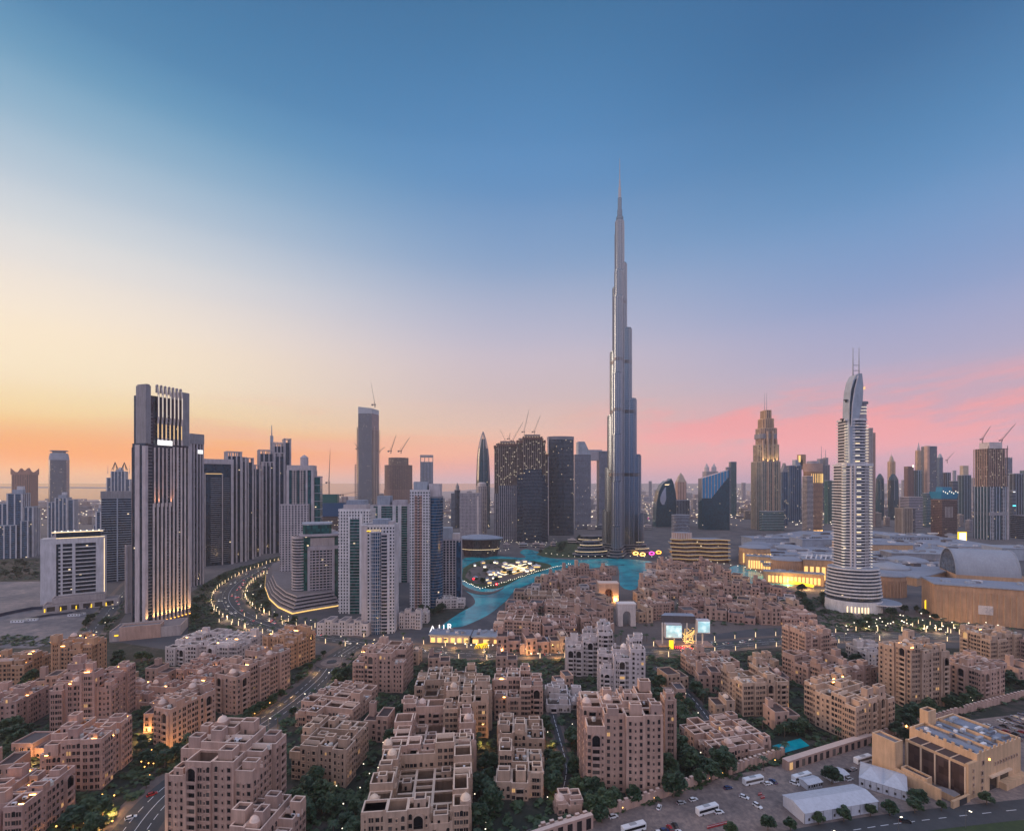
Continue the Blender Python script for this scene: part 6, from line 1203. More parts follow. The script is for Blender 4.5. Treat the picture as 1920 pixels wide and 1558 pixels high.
w.mass(-14,-8,23,34,0,18.8,cw,cc_,None,1.0,.4); r.box(-13.6,-8.4,23.4,33.6,17.7,17.9,RF['grey'])
w.box(-14,-13,4,23,0,6,cw); w.mass(-12.9,-8.5,10,21,0,7.5,cw,cc_,None,.9,.35)
for k in range(3): r.box(-12.5,-8.9,10.5+k*3.5,13.6+k*3.5,6.4,6.6,RF['brown'])
w.box(-14,0,-1,0,0,3.4,cw); w.prism([(-9,1),(-4,1),(-3,4),(-5,8),(-9,9)],0,3.2,cw,RF['grey']); w.mass(20,27,26,30,19,27,cw,cc_,RF['brown'],.8,.4); w.box(26,48,-3.5,0,0,3.2,cw)
r.build('roof',t)
for k in range(9): x=10+k*4.2; m=MB(); m.box(x,x+1.6,-.25,.2,20.01,21.3,cw); m.build('merlon',t)
for k in range(8): m=MB(); m.box(7.75,8.3,2+k*3.4,3.2+k*3.4,20.01,21.3,cw); m.build('merlon',t)
for k in range(9): inst('window',TONES['sand']['slim'],t,(24+k*2.5,0,11.5))
for k in range(4): inst('window',TONES['sand']['slim'],t,(4,-.3,2.5+k*3.4))
inst('window',TONES['sand']['wide'],t,(13,0,14)); 
for k in range(3): inst('window',TONES['sand']['wide'],t,(12+k*.1,0,2+k*3.6))
m=MB(); m.box(19,25,-.12,-.02,.2,6.5,GL['pane']); m.box(27,36,-.12,-.02,.2,6.5,GL['pane']); m.build('entrance',t); w.box(25,27,-.6,0,0,7,cw); w.box(18,37,-1.2,0,6.6,7.4,cc_)
m=MB(); m.box(-9,-3,-1.1,-1.02,.1,3.0,DARK); m.build('gate',t); w.build('wall',t)
rg=random.Random(3)
for k in range(26):
    x=rg.uniform(9.5,45); y=rg.uniform(2,25); l=rg.choice((1.6,2.4,5)); m=MB(); m.box(x,x+l,y,y+1.4,18.7,18.7+rg.uniform(.8,1.9),rg.choice((WHITEP,METAL,WL['bluegrey']))); m.build('roof_unit',t)
for k in range(4): m=MB(); m.box(11+k*8.5,12.3+k*8.5,3,26,18.71,19.5,METAL); m.build('duct',t)
m=MB(); m.box(18,18.6,-.5,-.02,15,15.9,LT['warm']); m.build('wall_lamp',t)
CANVAS = plain('canvas', (.50,.52,.58), .6, 0, .1)
# --- marquees on the lot
def marquee(label,l,r,base,rot,ratio,h,rise,bays=1):
    t=Tw('marquee',label,l,r,base,rot,ratio,'tent','white tents on the bus lot'); w,d=t.w,t.d; s=t.p('canvas'); rm=t.p('roof_canvas'); M=CANVAS
    s.box(-w/2,w/2,-d/2,d/2,0,h,M)
    for k in range(bays):
        x0,x1=-w/2+w*k/bays,-w/2+w*(k+1)/bays
        if bays==1 or ratio<.6: rm.add([(x0-.3,-d/2-.4,h),(x1+.3,-d/2-.4,h),(x1+.3,d/2+.4,h),(x0-.3,d/2+.4,h),(x0-.3,0,h+rise),(x1+.3,0,h+rise)],[(0,1,5,4),(2,3,4,5),(3,0,4),(1,2,5)],M)
        else: rm.add([(x0,-d/2-.3,h+.02),(x1,-d/2-.3,h+.02),(x1,d/2+.3,h+.02),(x0,d/2+.3,h+.02),((x0+x1)/2,0,h+rise)],[(0,1,4),(1,2,4),(2,3,4),(3,0,4)],M)
    for k in range(6): t.p('tent_window').box(-w*.45+k*w*.17,-w*.45+k*w*.17+.9,-d/2-.06,-d/2+.05,1.2,2.4,GL['pane'])
    for k in range(9): t.p('tent_pole').box(-w/2+k*w/8-.08,-w/2+k*w/8+.08,-d/2-.12,-d/2,0,h,METAL)
    return t.done()
marquee('long white marquee with small square windows along the lower road',1468,1646,1545,12,.32,5,1.6)
marquee('cluster of white peaked tents beside the cream building',1610,1702,1502,-38,.9,4.5,3,2)
marquee('small flat white canopy behind the long marquee, left',1498,1542,1482,16,.6,3,.8)
marquee('small flat white canopy behind the long marquee, right',1543,1592,1468,16,.6,3,.8)
# --- glass pavilion with lit screens
t=Tw('screen_pavilion','dark roofed pavilion with two glowing turquoise screens and a golden lattice',1226,1338,1214,-2,.35,'pavilion'); w,d=t.w,t.d
t.p('platform').box(-w*.5,w*.5,-d*.5,d*.4,0,1.4,WL['tan']); t.p('roof').prism([(-w*.42,-d*.1),(w*.2,-d*.2),(w*.22,d*.4),(-w*.3,d*.45)],t.z(1170),t.z(1157),RF['slate'],RF['light'])
for x in (-.4,-.18,.05,.22,.34): t.p('column').box(w*x-.4,w*x+.4,-d*.2,-d*.1,1.4,t.z(1170),WL['white'])
scr=NT('screen_image'); nz_=scr.noise(scr.coord('Object'),.22,3); scr.l(scr.ramp(nz_,[(.35,(.01,.22,.30)),(.5,(.03,.5,.55)),(.62,(.5,.8,.85))]),scr.b.inputs['Emission Color']); scr.b.inputs['Emission Strength'].default_value=.85
for x0,x1,a,b_ in ((-.36,-.08,1194,1172),(.22,.43,1184,1164)):
    m=MB(); m.box(w*x0-.5,w*x1+.5,-d*.48,-d*.1,t.z(a)-1,t.z(b_)+1,WL['white']); m.build('screen_box',t.root); m=MB(); m.box(w*x0,w*x1,-d*.48-.3,-d*.48-.05,t.z(a),t.z(b_),scr.m); m.build('screen',t.root)
rg=random.Random(4); lt=t.p('golden_lattice')
for k in range(22): lt.bar((w*rg.uniform(-.06,.18),-d*.4,rg.uniform(2,t.z(1176))),(w*rg.uniform(-.06,.18),-d*.4,rg.uniform(2,t.z(1176))),.35,LT['gold'])
for k in range(9): m=MB(); m.box(-w*.22+k*1.7,-w*.22+k*1.7+.7,-d*.7-k*.5,-d*.68-k*.5,0,2.2,LT['red']); m.build('red_banner',t.root)
m=MB(); m.box(-w*.34,-w*.26,-d*.8,-d*.78,0,8,LT['yellow']); m.build('yellow_sign',t.root); t.done()
# ---------------------------------------------------------------- trees and palms
random.seed(21)
leaf = NT('foliage'); oi = leaf.new('ShaderNodeObjectInfo'); nz_ = leaf.noise(leaf.coord('Object'), .55, 3)
ad = leaf.new('ShaderNodeMath', operation='ADD'); leaf.l(nz_, ad.inputs[0]); s2 = leaf.new('ShaderNodeMath', operation='MULTIPLY'); leaf.l(oi.outputs['Random'], s2.inputs[0]); s2.inputs[1].default_value = .28; leaf.l(s2.outputs[0], ad.inputs[1])
leaf.l(leaf.ramp(ad.outputs[0], [(.35,(.012,.032,.018)),(.6,(.028,.062,.028)),(.9,(.06,.095,.035))]), leaf.b.inputs['Base Color']); leaf.b.inputs['Roughness'].default_value = .6
BARK = plain('bark', (.12,.085,.06), .9)
def crown(r, h, n, q, rg, s=.75):
    b = MB(); vs = []; cl = []
    for k in range(n):
        a = rg.uniform(0, 6.28); u = rg.random()**.5*r*.75; z = rg.uniform(.25, 1); zz = h*(.35+.6*z); rr = r*rg.uniform(.32,.5)*(1.15-.55*z)
        cl.append((cos(a)*u*(1.1-.5*z), sin(a)*u*(1.1-.5*z), zz, rr))
    for cx, cy, cz, rr in cl:
        for k in range(q):
            th = rg.uniform(0, 6.28); ph = math.acos(rg.uniform(-.6, 1)); d_ = rr*rg.uniform(.75,1.08)
            x, y, z = cx+d_*sin(ph)*cos(th), cy+d_*sin(ph)*sin(th), cz+d_*cos(ph)*.8
            a = rg.uniform(0,6.28); t_ = rg.uniform(-.9,.9); e1 = (cos(a)*s, sin(a)*s, t_*s*.5); e2 = (-sin(a)*s*.7, cos(a)*s*.7, rg.uniform(-.6,.6)*s)
            b.add([(x-e1[0]-e2[0],y-e1[1]-e2[1],z-e1[2]-e2[2]),(x+e1[0]-e2[0],y+e1[1]-e2[1],z+e1[2]-e2[2]),(x+e1[0]+e2[0],y+e1[1]+e2[1],z+e1[2]+e2[2]),(x-e1[0]+e2[0],y-e1[1]+e2[1],z-e1[2]+e2[2])],[(0,1,2,3)],leaf.m)
    return b
def tree_proto(r, h, seed):
    rg = random.Random(seed); t = thing('tree', 'tree', 'tree', (0,-400,-80)); crown(r, h, 17, 66, rg, .52).build('crown', t)
    k = MB(); k.lathe([(.28,0),(.2,h*.3),(.14,h*.6)],7,BARK)
    for j in range(4): a = j*1.57+.4; k.bar((0,0,h*.32), (cos(a)*r*.45,sin(a)*r*.45,h*.62), .22, BARK, .08)
    k.build('trunk', t); return t
TREES = [tree_proto(r, h, 40+i) for i, (r, h) in enumerate(((3.4,6.8),(4.2,8.5),(2.7,6.0),(5.0,9.0)))]
def palm_proto(h, seed, lit=False):
    rg = random.Random(seed); t = thing('lit_palm_tree' if lit else 'palm_tree', 'palm', 'palm tree', (0,-400,-80)); b = MB()
    for k in range(20):
        a = 6.283*k/20+rg.uniform(-.1,.1); up = rg.uniform(-.2,.9); L = rg.uniform(2.3,2.9); pr = (0,0,h); wd = .5
        for j in range(4):
            f = (j+1)/4; nx_ = (cos(a)*L*f, sin(a)*L*f, h+up*L*.6*f-1.5*f*f); px_ = (-sin(a)*wd*(1-f*.6), cos(a)*wd*(1-f*.6))
            w0 = wd*(1-(f-.25)*.6); q0 = (-sin(a)*w0, cos(a)*w0)
            b.add([(pr[0]-q0[0],pr[1]-q0[1],pr[2]-.15),(pr[0]+q0[0],pr[1]+q0[1],pr[2]-.15),(nx_[0]+px_[0],nx_[1]+px_[1],nx_[2]-.15),(nx_[0]-px_[0],nx_[1]-px_[1],nx_[2]-.15)],[(0,1,2,3)],leaf.m); pr = nx_
    b.build('fronds', t); k = MB(); k.lathe([(.3,0),(.2,.6),(.18,h-.4),(.3,h)],7,BARK); k.build('trunk', t)
    if lit: k = MB(); k.lathe([(.31,.4),(.24,h*.6)],8,LT['soft']); k.build('light_wrap', t)
    return t
PALMS = [palm_proto(7.5,1), palm_proto(9.5,2)]; LPALM = palm_proto(8.5,3,True)
USED = {}
def put(proto, x, y, rg, label, group, smin=.8, smax=1.25, name=None):
    s = rg.uniform(smin, smax); a = rg.uniform(0,6.28)
    if proto.name not in USED: USED[proto.name] = 1; o = proto; o.location = (x,y,0); o.rotation_euler = (0,0,a); o.scale = (s,s,s); o['label'] = label; o['group'] = group
    else: o = dup(proto, (x,y,0), a, s, label, group)
    return o
def inpoly(x, y, P):
    c = False
    for i in range(len(P)):
        (ax,ay),(bx,by) = P[i-1], P[i]
        if (ay > y) != (by > y) and x < (bx-ax)*(y-ay)/(by-ay)+ax: c = not c
    return c
def scatter(pxpoly, n, protos, label, group, seed, gap=3.2, smin=.8, smax=1.25, mg=2.2, tries=60):
    P = [G(*p) for p in pxpoly]; rg = random.Random(seed); x0,x1 = min(p[0] for p in P),max(p[0] for p in P); y0,y1 = min(p[1] for p in P),max(p[1] for p in P); got = []
    for _ in range(n*tries):
        if len(got) >= n: break
        x, y = rg.uniform(x0,x1), rg.uniform(y0,y1)
        if not inpoly(x,y,P) or inside(x,y,mg) or onroad(x,y) or any((x-a)**2+(y-b)**2 < gap*gap for a,b in got): continue
        got.append((x,y)); put(rg.choice(protos), x, y, rg, label, group, smin, smax)
    return got
tg = 'trees of the old town gardens'
scatter([(690,1400),(720,1330),(780,1340),(840,1390),(730,1420)],14,TREES,'dark green tree between the deep arched block and the domed courtyard block',tg,1)
scatter([(540,1600),(560,1480),(680,1490),(730,1470),(680,1600)],16,TREES,'dark green tree in the courtyard right of the tall bottom block',tg,2)
scatter([(885,1620),(885,1420),(930,1420),(930,1560),(920,1620)],13,TREES,'green tree in the narrow garden left of the centre column of roofs',tg,3)
scatter([(1022,1510),(1022,1360),(1045,1350),(1090,1400),(1085,1510)],15,TREES,'green tree along the lane left of the eleven storey tower',tg,4)
scatter([(1080,1540),(1090,1496),(1250,1494),(1240,1510),(1140,1545)],9,TREES,'round tree between the centre tower and the boundary wall',tg,5)
scatter([(1250,1500),(1250,1400),(1290,1420),(1370,1445),(1340,1470)],13,TREES,'big dark tree between the centre tower and the villa club',tg,6,4,1.0,1.5)
scatter([(1240,1380),(1230,1270),(1300,1290),(1345,1340),(1340,1390)],16,TREES,'tree in the long park strip right of the pale high rises',tg,7)
scatter([(1440,1410),(1470,1350),(1510,1340),(1510,1400),(1480,1412)],10,TREES,'tree round the small garden pool beside the cornerwise block',tg,8)
scatter([(1685,1400),(1640,1340),(1790,1325),(1900,1300),(1910,1290),(1790,1340),(1720,1370)],14,TREES,'tall dark tree behind the upper stretch of boundary wall',tg,9,3.6,.9,1.4)
scatter([(1895,1310),(1880,1240),(1960,1260),(1960,1300)],8,TREES,'dark tree at the right edge below the mall wall',tg,10)
scatter([(1570,1260),(1570,1225),(1640,1230),(1650,1280)],8,TREES,'dark tree between the tall narrow block and the low pale roofs',tg,11)
scatter([(0,1700),(60,1500),(250,1500),(290,1480),(200,1600),(150,1650)],10,TREES,'tree by the left road below the amber lit blocks',tg,12)
scatter([(0,1400),(0,1370),(90,1375),(60,1430),(0,1450)],10,TREES,'tree in the dark court at the left edge',tg,13)
scatter([(255,1440),(258,1350),(290,1340),(285,1410),(400,1400),(300,1460)],10,TREES,'tree at the street corner beside the lamplit path',tg,14)
scatter([(400,1390),(420,1370),(545,1300),(570,1300),(480,1370)],12,TREES,'street tree along the left edge of the boulevard',tg,15,3.2,.6,.9)
scatter([(0,1285),(0,1265),(90,1275),(200,1275),(200,1290),(90,1300)],8,TREES,'tree in front of the far left lit blocks',tg,16)
scatter([(320,1268),(420,1256),(490,1250),(480,1275),(420,1285)],10,TREES,'tree in front of the pale lavender hotel',tg,17)
scatter([(600,1270),(596,1250),(650,1245),(670,1260),(650,1300)],7,TREES,'tree round the edge of the roundabout',tg,18,3,.6,.9)
scatter([(200,1260),(215,1230),(300,1225),(300,1260)],7,TREES,'tree beside the small domed house left of the lavender hotel',tg,19)
scatter([(770,1340),(775,1300),(800,1290),(830,1380),(800,1390)],7,TREES,'tree in the gap left of the slim cornered block',tg,20)
scatter([(1010,1040),(1040,1020),(1100,1012),(1150,1016),(1140,1042),(1080,1046)],20,TREES,'dark tree of the lakeside park at the foot of the tallest tower','park trees by the lake',21,5,1.4,2.2)
scatter([(870,1092),(880,1060),(930,1052),(1010,1058),(990,1078),(930,1098)],10,TREES,'tree among the fair lights on the park island','park trees by the lake',22,5,.8,1.2)
scatter([(1490,1130),(1500,1110),(1545,1118),(1560,1170),(1520,1150)],12,TREES,'tree left of the foot of the white hotel tower','trees round the white hotel tower',23,4,1,1.5)
scatter([(1560,1175),(1640,1160),(1720,1140),(1760,1160),(1900,1190),(1600,1190)],22,TREES+PALMS,'tree in the forecourt gardens below the mall','trees round the white hotel tower',24,4,.8,1.3)
scatter([(360,1170),(375,1110),(420,1080),(425,1110),(415,1150),(440,1170)],10,TREES,'tree on the left verge of the curved boulevard','boulevard trees',25,4,.9,1.3)
scatter([(490,1175),(470,1130),(480,1100),(497,1110),(505,1150),(560,1172)],10,TREES,'tree in front of the curved stacked podium','boulevard trees',26,4,.8,1.2)
scatter([(150,1220),(160,1170),(195,1140),(240,1115),(215,1150),(195,1190)],11,TREES,'tree lining the dark road past the wasteland','roadside trees by the wasteland',27,4,.8,1.3)
scatter([(0,1090),(0,1060),(75,1055),(75,1085)],9,TREES,'tree in the dim park at the left edge behind the wasteland','roadside trees by the wasteland',28,5,1.2,1.9)
scatter([(770,1160),(780,1140),(830,1130),(850,1140),(800,1160)],14,TREES,'tree between the white towers and the canal','boulevard trees',29,4,.7,1.1)
scatter([(1360,1140),(1380,1112),(1440,1118),(1500,1140),(1430,1150)],10,TREES,'tree among the small houses right of the gate','trees of the old town island',30,3.5,.7,1.0,1.0)
scatter([(1100,1200),(1200,1180),(1225,1200),(1150,1215)],6,PALMS,'palm on the lawn beside the pale stone gateway','trees of the old town island',31,3)
scatter([(930,1215),(945,1140),(1000,1100),(1150,1075),(1150,1215)],34,PALMS,'palm in the lanes of the old town island, left of the gate','palms of the old town island',71,4,.7,1.0,.6)
scatter([(1200,1170),(1210,1080),(1360,1075),(1530,1140),(1535,1170)],40,PALMS,'palm in the lanes of the old town island, right of the gate','palms of the old town island',72,4,.7,1.0,.6)
scatter([(250,1440),(640,1290),(900,1400),(900,1600),(560,1640),(550,1480)],26,PALMS,'palm in the garden courts left of the centre column','palms of the foreground gardens',73,4,.8,1.1,1.0)
scatter([(1020,1500),(1040,1330),(1340,1300),(1500,1380),(1690,1390),(1340,1470)],34,PALMS,'palm in the gardens round the centre tower and the villa club','palms of the foreground gardens',74,4,.8,1.1,1.0)
for k,(px,py) in enumerate(((1370,1572),(1440,1556),(1482,1560),(1535,1545),(1582,1540),(1632,1530),(1668,1528),(1715,1524),(1765,1520),(1850,1508))):
    x,y = G(px,py); put(TREES[k%3], x, y, random.Random(k), ORD[k]+' street tree from the left along the lower right road','street trees along the lower right road',.7,1.0)
for k,(px,py,lb) in enumerate(((1560,1470,'tree standing between the two small white canopies'),(1722,1512,'large dark tree in front of the low cream wall'))): x,y=G(px,py); put(TREES[1+2*k],x,y,random.Random(k),lb,None or 'trees on the bus lot',.8,1.1)
ug = MB(); rg = random.Random(31)
for poly, n in (([(0,1400),(250,1240),(420,1245),(640,1232),(960,1240),(1400,1225),(1960,1230),(1960,1300),(1640,1395),(1340,1468),(1000,1580),(700,1680),(0,1680)],4600),([(1490,1140),(1545,1112),(1640,1150),(1920,1185),(1560,1185)],900),([(1010,1042),(1040,1016),(1150,1014),(1140,1044)],260),([(870,1092),(880,1060),(1000,1054),(930,1100)],160),([(355,1180),(370,1100),(440,1066),(560,1040),(500,1100),(510,1160),(600,1180)],900),([(1180,1176),(1200,1100),(1360,1080),(1500,1130),(1540,1170)],300),([(930,1210),(1000,1100),(1150,1080),(1150,1200)],220),([(140,1225),(155,1180),(190,1135),(240,1090),(275,1085),(230,1140),(200,1190),(190,1225)],420),([(-60,1092),(-60,1050),(76,1048),(80,1088)],420),([(-60,1208),(0,1190),(120,1196),(100,1212)],120)):
    P = [G(*p) for p in poly]; x0,x1 = min(p[0] for p in P),max(p[0] for p in P); y0,y1 = min(p[1] for p in P),max(p[1] for p in P); m = 0
    for _ in range(n*12):
        if m >= n: break
        x, y = rg.uniform(x0,x1), rg.uniform(y0,y1)
        if not inpoly(x,y,P) or inside(x,y,1.2) or onroad(x,y): continue
        m += 1; R_ = rg.uniform(.8,2.5); H_ = R_*rg.uniform(.6,1.2)
        for k in range(9):
            a = rg.uniform(0,6.28); u = R_*rg.random()**.5; cx, cy, cz = x+u*cos(a), y+u*sin(a), H_*(1-(u/R_)**2*.7)*rg.uniform(.5,1); s = R_*rg.uniform(.3,.5); b_ = rg.uniform(0,6.28); e = (cos(b_)*s, sin(b_)*s, rg.uniform(-.4,.4)*s); f = (-sin(b_)*s, cos(b_)*s, rg.uniform(-.5,.5)*s)
            ug.add([(cx-e[0]-f[0],cy-e[1]-f[1],cz-e[2]-f[2]),(cx+e[0]-f[0],cy+e[1]-f[1],cz+e[2]-f[2]),(cx+e[0]+f[0],cy+e[1]+f[1],cz+e[2]+f[2]),(cx-e[0]+f[0],cy-e[1]+f[1],cz-e[2]+f[2])],[(0,1,2,3)],leaf.m)
setp(ug.build('undergrowth'), kind='stuff')
def along(P, step, side, fn, start=5):
    s = start
    for a, b in zip(P, P[1:]):
        L = math.hypot(b[0]-a[0], b[1]-a[1]); u = ((b[0]-a[0])/L, (b[1]-a[1])/L)
        while s < L: fn(a[0]+u[0]*s+u[1]*side, a[1]+u[1]*s-u[0]*side, atan2(u[1],u[0])); s += step
        s -= L
rg = random.Random(9)
for side in (-19, 19): along(R3, 15, side, lambda x,y,a: None if inside(x,y,0) else put(LPALM,x,y,rg,'palm wrapped in white lights along the curved boulevard, %s side' % ('left' if side<0 else 'right'),'lit palms of the boulevards',.8,1.15))
for side in (-14, 14): along(R2, 22, side, lambda x,y,a: None if inside(x,y,0) else put(LPALM,x,y,rg,'palm wrapped in lights along the %s kerb of the cross road' % ('near' if side>0 else 'far'),'lit palms of the boulevards',.75,1.05))
for k in range(20): x,y = G(1700+k*11, 1166+k*1.6+(k%2)*9); put(LPALM,x,y,rg,'palm wrapped in white lights in the avenue below the mall wall','lit palms of the boulevards',.8,1.1)
for side in (-13, 13): along(R1, 26, side, lambda x,y,a: None if inside(x,y,0) else put(TREES[2],x,y,rg,'small street tree on the %s verge of the left road' % ('left' if side<0 else 'right'),'street trees of the left road',.6,.95))
# ---------------------------------------------------------------- lamps
def lamp_proto():
    t = thing('street_lamp','lamp','street lamp',(0,-400,-80)); b = MB(); b.bar((0,0,0),(0,0,8),.2,METAL,.14); b.bar((0,0,8),(1.6,0,8.2),.14,METAL); b.build('pole',t); b = MB(); b.box(1.0,2.0,-.22,.22,8.12,8.36,LT['white']); b.build('lamp_head',t); return t
def bollard_proto(name, mat, r, h):
    t = thing(name,'lamp','garden lamp',(0,-400,-80)); b = MB(); b.bar((0,0,0),(0,0,h),.12,METAL); b.build('post',t); b = MB(); b.lathe([(.05,h),(r,h+r*.7),(r,h+r*1.3),(.05,h+2*r)],8,mat); b.build('globe',t); return t
SL = lamp_proto(); GLB = bollard_proto('garden_lamp', LT['white'], .26, 1.6); GLW = bollard_proto('garden_lamp', LT['warm'], .26, 1.2); GLF = bollard_proto('promenade_lamp', LT['white'], .55, 3)
for P, off, lab in ((R2,11.5,'street lamp on the cross road'),(R1,10.5,'street lamp beside the left road'),(R3,15.5,'street lamp beside the curved boulevard'),(R4,8.5,'street lamp on the dark road by the wasteland'),(R5,7,'street lamp on the lower right road')):
    along(P, 34, off, lambda x,y,a: None if inside(x,y,0) else put(SL,x,y,rg,lab,'street lamps',1,1))
def lamps(poly, n, proto, label, seed, mg=.4, gap=3): return scatter(poly, n, [proto], label, 'small lamps in the gardens', seed, gap, .9, 1.2, mg)
lamps([(690,1420),(720,1330),(840,1390),(920,1440),(925,1600),(680,1600),(560,1480)],40,GLB,'small white garden lamp in the courts left of the centre column',51)
lamps([(1022,1510),(1022,1360),(1240,1270),(1345,1340),(1460,1400),(1340,1470),(1100,1540)],45,GLB,'small white garden lamp round the centre tower and the park strip',52)
lamps([(1440,1415),(1500,1340),(1690,1400),(1900,1300),(1905,1240),(1640,1250),(1480,1360)],40,GLB,'small white garden lamp among the right blocks',53)
lamps([(0,1600),(60,1480),(250,1500),(280,1350),(330,1410),(200,1650)],30,GLW,'amber garden lamp among the left blocks',54)
lamps([(250,1440),(285,1405),(400,1395),(400,1412),(290,1440)],26,GLW,'amber lamp along the lit path below the long street block',55,.2,1.2)
lamps([(400,1390),(430,1365),(560,1290),(575,1290),(480,1368)],20,GLW,'amber lamp on the verge of the left road',56,.2,1.5)
lamps([(700,1224),(700,1212),(900,1215),(1050,1226),(1000,1234),(800,1228)],20,GLF,'lamp on the plaza by the main road',57)
lamps([(925,1220),(960,1120),(1150,1070),(1150,1210)],26,GLB,'lamp in the lanes of the old town island, left of the gate',58,.2)
lamps([(1200,1160),(1215,1072),(1360,1072),(1530,1150),(1530,1165)],26,GLB,'lamp in the lanes of the old town island, right of the gate',59,.2)
along([G(*p) for p in ((866,1092),(900,1108),(945,1096),(1010,1074),(1070,1060))],6,0,lambda x,y,a: put(GLF,x,y,rg,'lamp on the promenade of the park island','promenade lamps'))
along([G(*p) for p in ((1020,1040),(1080,1047),(1150,1046),(1230,1047),(1330,1056),(1400,1068),(1460,1086))],14,0,lambda x,y,a: put(GLF,x,y,rg,'lamp on the far lakeside promenade','promenade lamps',1,1.3))
lamps([(925,1036),(930,1012),(1010,1010),(1060,1012),(1000,1034)],30,GLF,'lamp on the plaza behind the dish roofed hall',60,.2)
lamps([(1560,1180),(1640,1165),(1760,1150),(1900,1185),(1900,1200),(1600,1195)],45,GLF,'lamp in the forecourt gardens below the mall',61,.2,2.5)
lamps([(370,1165),(430,1110),(470,1080),(540,1055),(600,1060),(480,1110),(500,1165),(620,1185)],34,GLF,'lamp among the boulevard trees',62,.2)
along([G(*p) for p in ((1012,1562),(1090,1541),(1180,1511),(1250,1488),(1330,1458),(1420,1430),(1540,1416),(1640,1384),(1720,1358),(1810,1332),(1920,1304))],9,1.6,lambda x,y,a: put(GLW,x,y,rg,'small lamp on the sandy boundary wall','small lamps in the gardens'))
# ---------------------------------------------------------------- vehicles
def paint(n, c): t = NT('paint_'+n); t.b.inputs['Base Color'].default_value = (*c,1); t.b.inputs['Roughness'].default_value = .3; t.b.inputs['Coat Weight'].default_value = .5; return t.m
PAINT = {k: paint(k, c) for k, c in dict(white=(.75,.76,.78), silver=(.35,.36,.38), black=(.02,.02,.022), red=(.35,.02,.025), blue=(.03,.06,.16)).items()}
TYRE = plain('tyre', (.02,.02,.02), .9)
wm = MB(); wm.lathe([(.02,-.12),(.33,-.12),(.33,.12),(.02,.12)],12,TYRE); WHEEL = wm.build('wheel','mesh')
for v in WHEEL.vertices: v.co = (v.co.x, v.co.z, v.co.y)
def car_proto(colr, suv=False, tail=False):
    t = thing('car','car','car',(0,-400,-80)); b = MB(); M = PAINT[colr]; hh = 1.0 if suv else .82
    sec = lambda x, w, z0, z1: [(x,-w,z0),(x,w,z0),(x,w,z1),(x,-w,z1)]
    b.loft([sec(-2.25,.78,.42,.7),sec(-2.1,.88,.28,hh-.05),sec(-1.2,.9,.25,hh+.05),sec(.9,.9,.25,hh),sec(1.9,.86,.28,hh-.18),sec(2.25,.74,.4,.62)],M); b.add(sec(-2.25,.78,.42,.7),[(3,2,1,0)],M)
    top = 1.72 if suv else 1.42; b.add([(-1.5,-.62,top),(.35,-.62,top),(.35,.62,top),(-1.5,.62,top),(-1.5,-.62,top-.06),(.35,-.62,top-.06),(.35,.62,top-.06),(-1.5,.62,top-.06)],[(0,1,2,3),(0,4,5,1),(1,5,6,2),(2,6,7,3),(3,7,4,0)],M); b.build('body',t)
    g = MB(); g.add([(-2.0,-.8,hh),(1.05,-.8,hh-.02),(1.05,.8,hh-.02),(-2.0,.8,hh),(-1.5,-.62,top-.05),(.35,-.62,top-.05),(.35,.62,top-.05),(-1.5,.62,top-.05)],[(0,1,5,4),(1,2,6,5),(2,3,7,6),(3,0,4,7)],GL['pane']); g.build('window',t)
    for x in (-1.35,1.35):
        for y in (-.82,.82): inst('wheel', WHEEL, t, (x,y,.33))
    for y in (-.6,.6):
        h = MB(); h.box(2.1,2.27,y-.2,y+.2,.5,.66,LT['white'] if tail else WHITEP); h.build('headlight',t); h = MB(); h.box(-2.3,-2.18,y-.24,y+.24,.55,.78,LT['red'] if tail else PAINT['red']); h.build('tail_light',t)
    return t
CARS = {(c, s): car_proto(c, s) for c, s in (('white',0),('white',1),('silver',0),('black',1),('red',0),('blue',0))}; TCAR = [car_proto('silver',0,True), car_proto('white',1,True)]
def bus_proto():
    t = thing('bus','bus','bus',(0,-400,-80)); b = MB(); b.box(-5.6,5.6,-1.25,1.25,.35,3.15,PAINT['white']); b.box(-5.4,5.4,-1.1,1.1,3.15,3.3,PAINT['white']); b.box(-2,1.2,-.7,.7,3.3,3.55,PAINT['silver']); b.build('body',t)
    g = MB(); g.box(-5.3,5.2,-1.3,1.3,1.5,2.65,GL['pane']); g.build('window_band',t); g = MB(); g.box(5.55,5.64,-1.1,1.1,1.2,2.8,GL['pane']); g.build('windscreen',t)
    for x in (-3.4,3.6):
        for y in (-1.2,1.2): inst('wheel', WHEEL, t, (x,y,.45), 0, (1.4,1.4,1.4))
    return t
BUS = bus_proto()
def park(proto, px, py, deg, label, group, jit=0):
    x, y = G(px,py); o = put(proto, x, y, rg, label, group, 1, 1); o.rotation_euler = (0,0,radians(deg)+rg.uniform(-jit,jit)); return o
for px,py,a,l in ((1188,1558,20,'white bus nearest the bottom edge on the dirt lot'),(1326,1523,20,'white bus in the middle of the dirt lot'),(1412,1468,17,'white bus parked under the crenellated wall'),(1503,1462,20,'white bus beside the small white canopies'),(1618,1428,20,'white bus half hidden behind the cream building')): park(BUS,px,py,a,l,'white buses on the dirt lot')
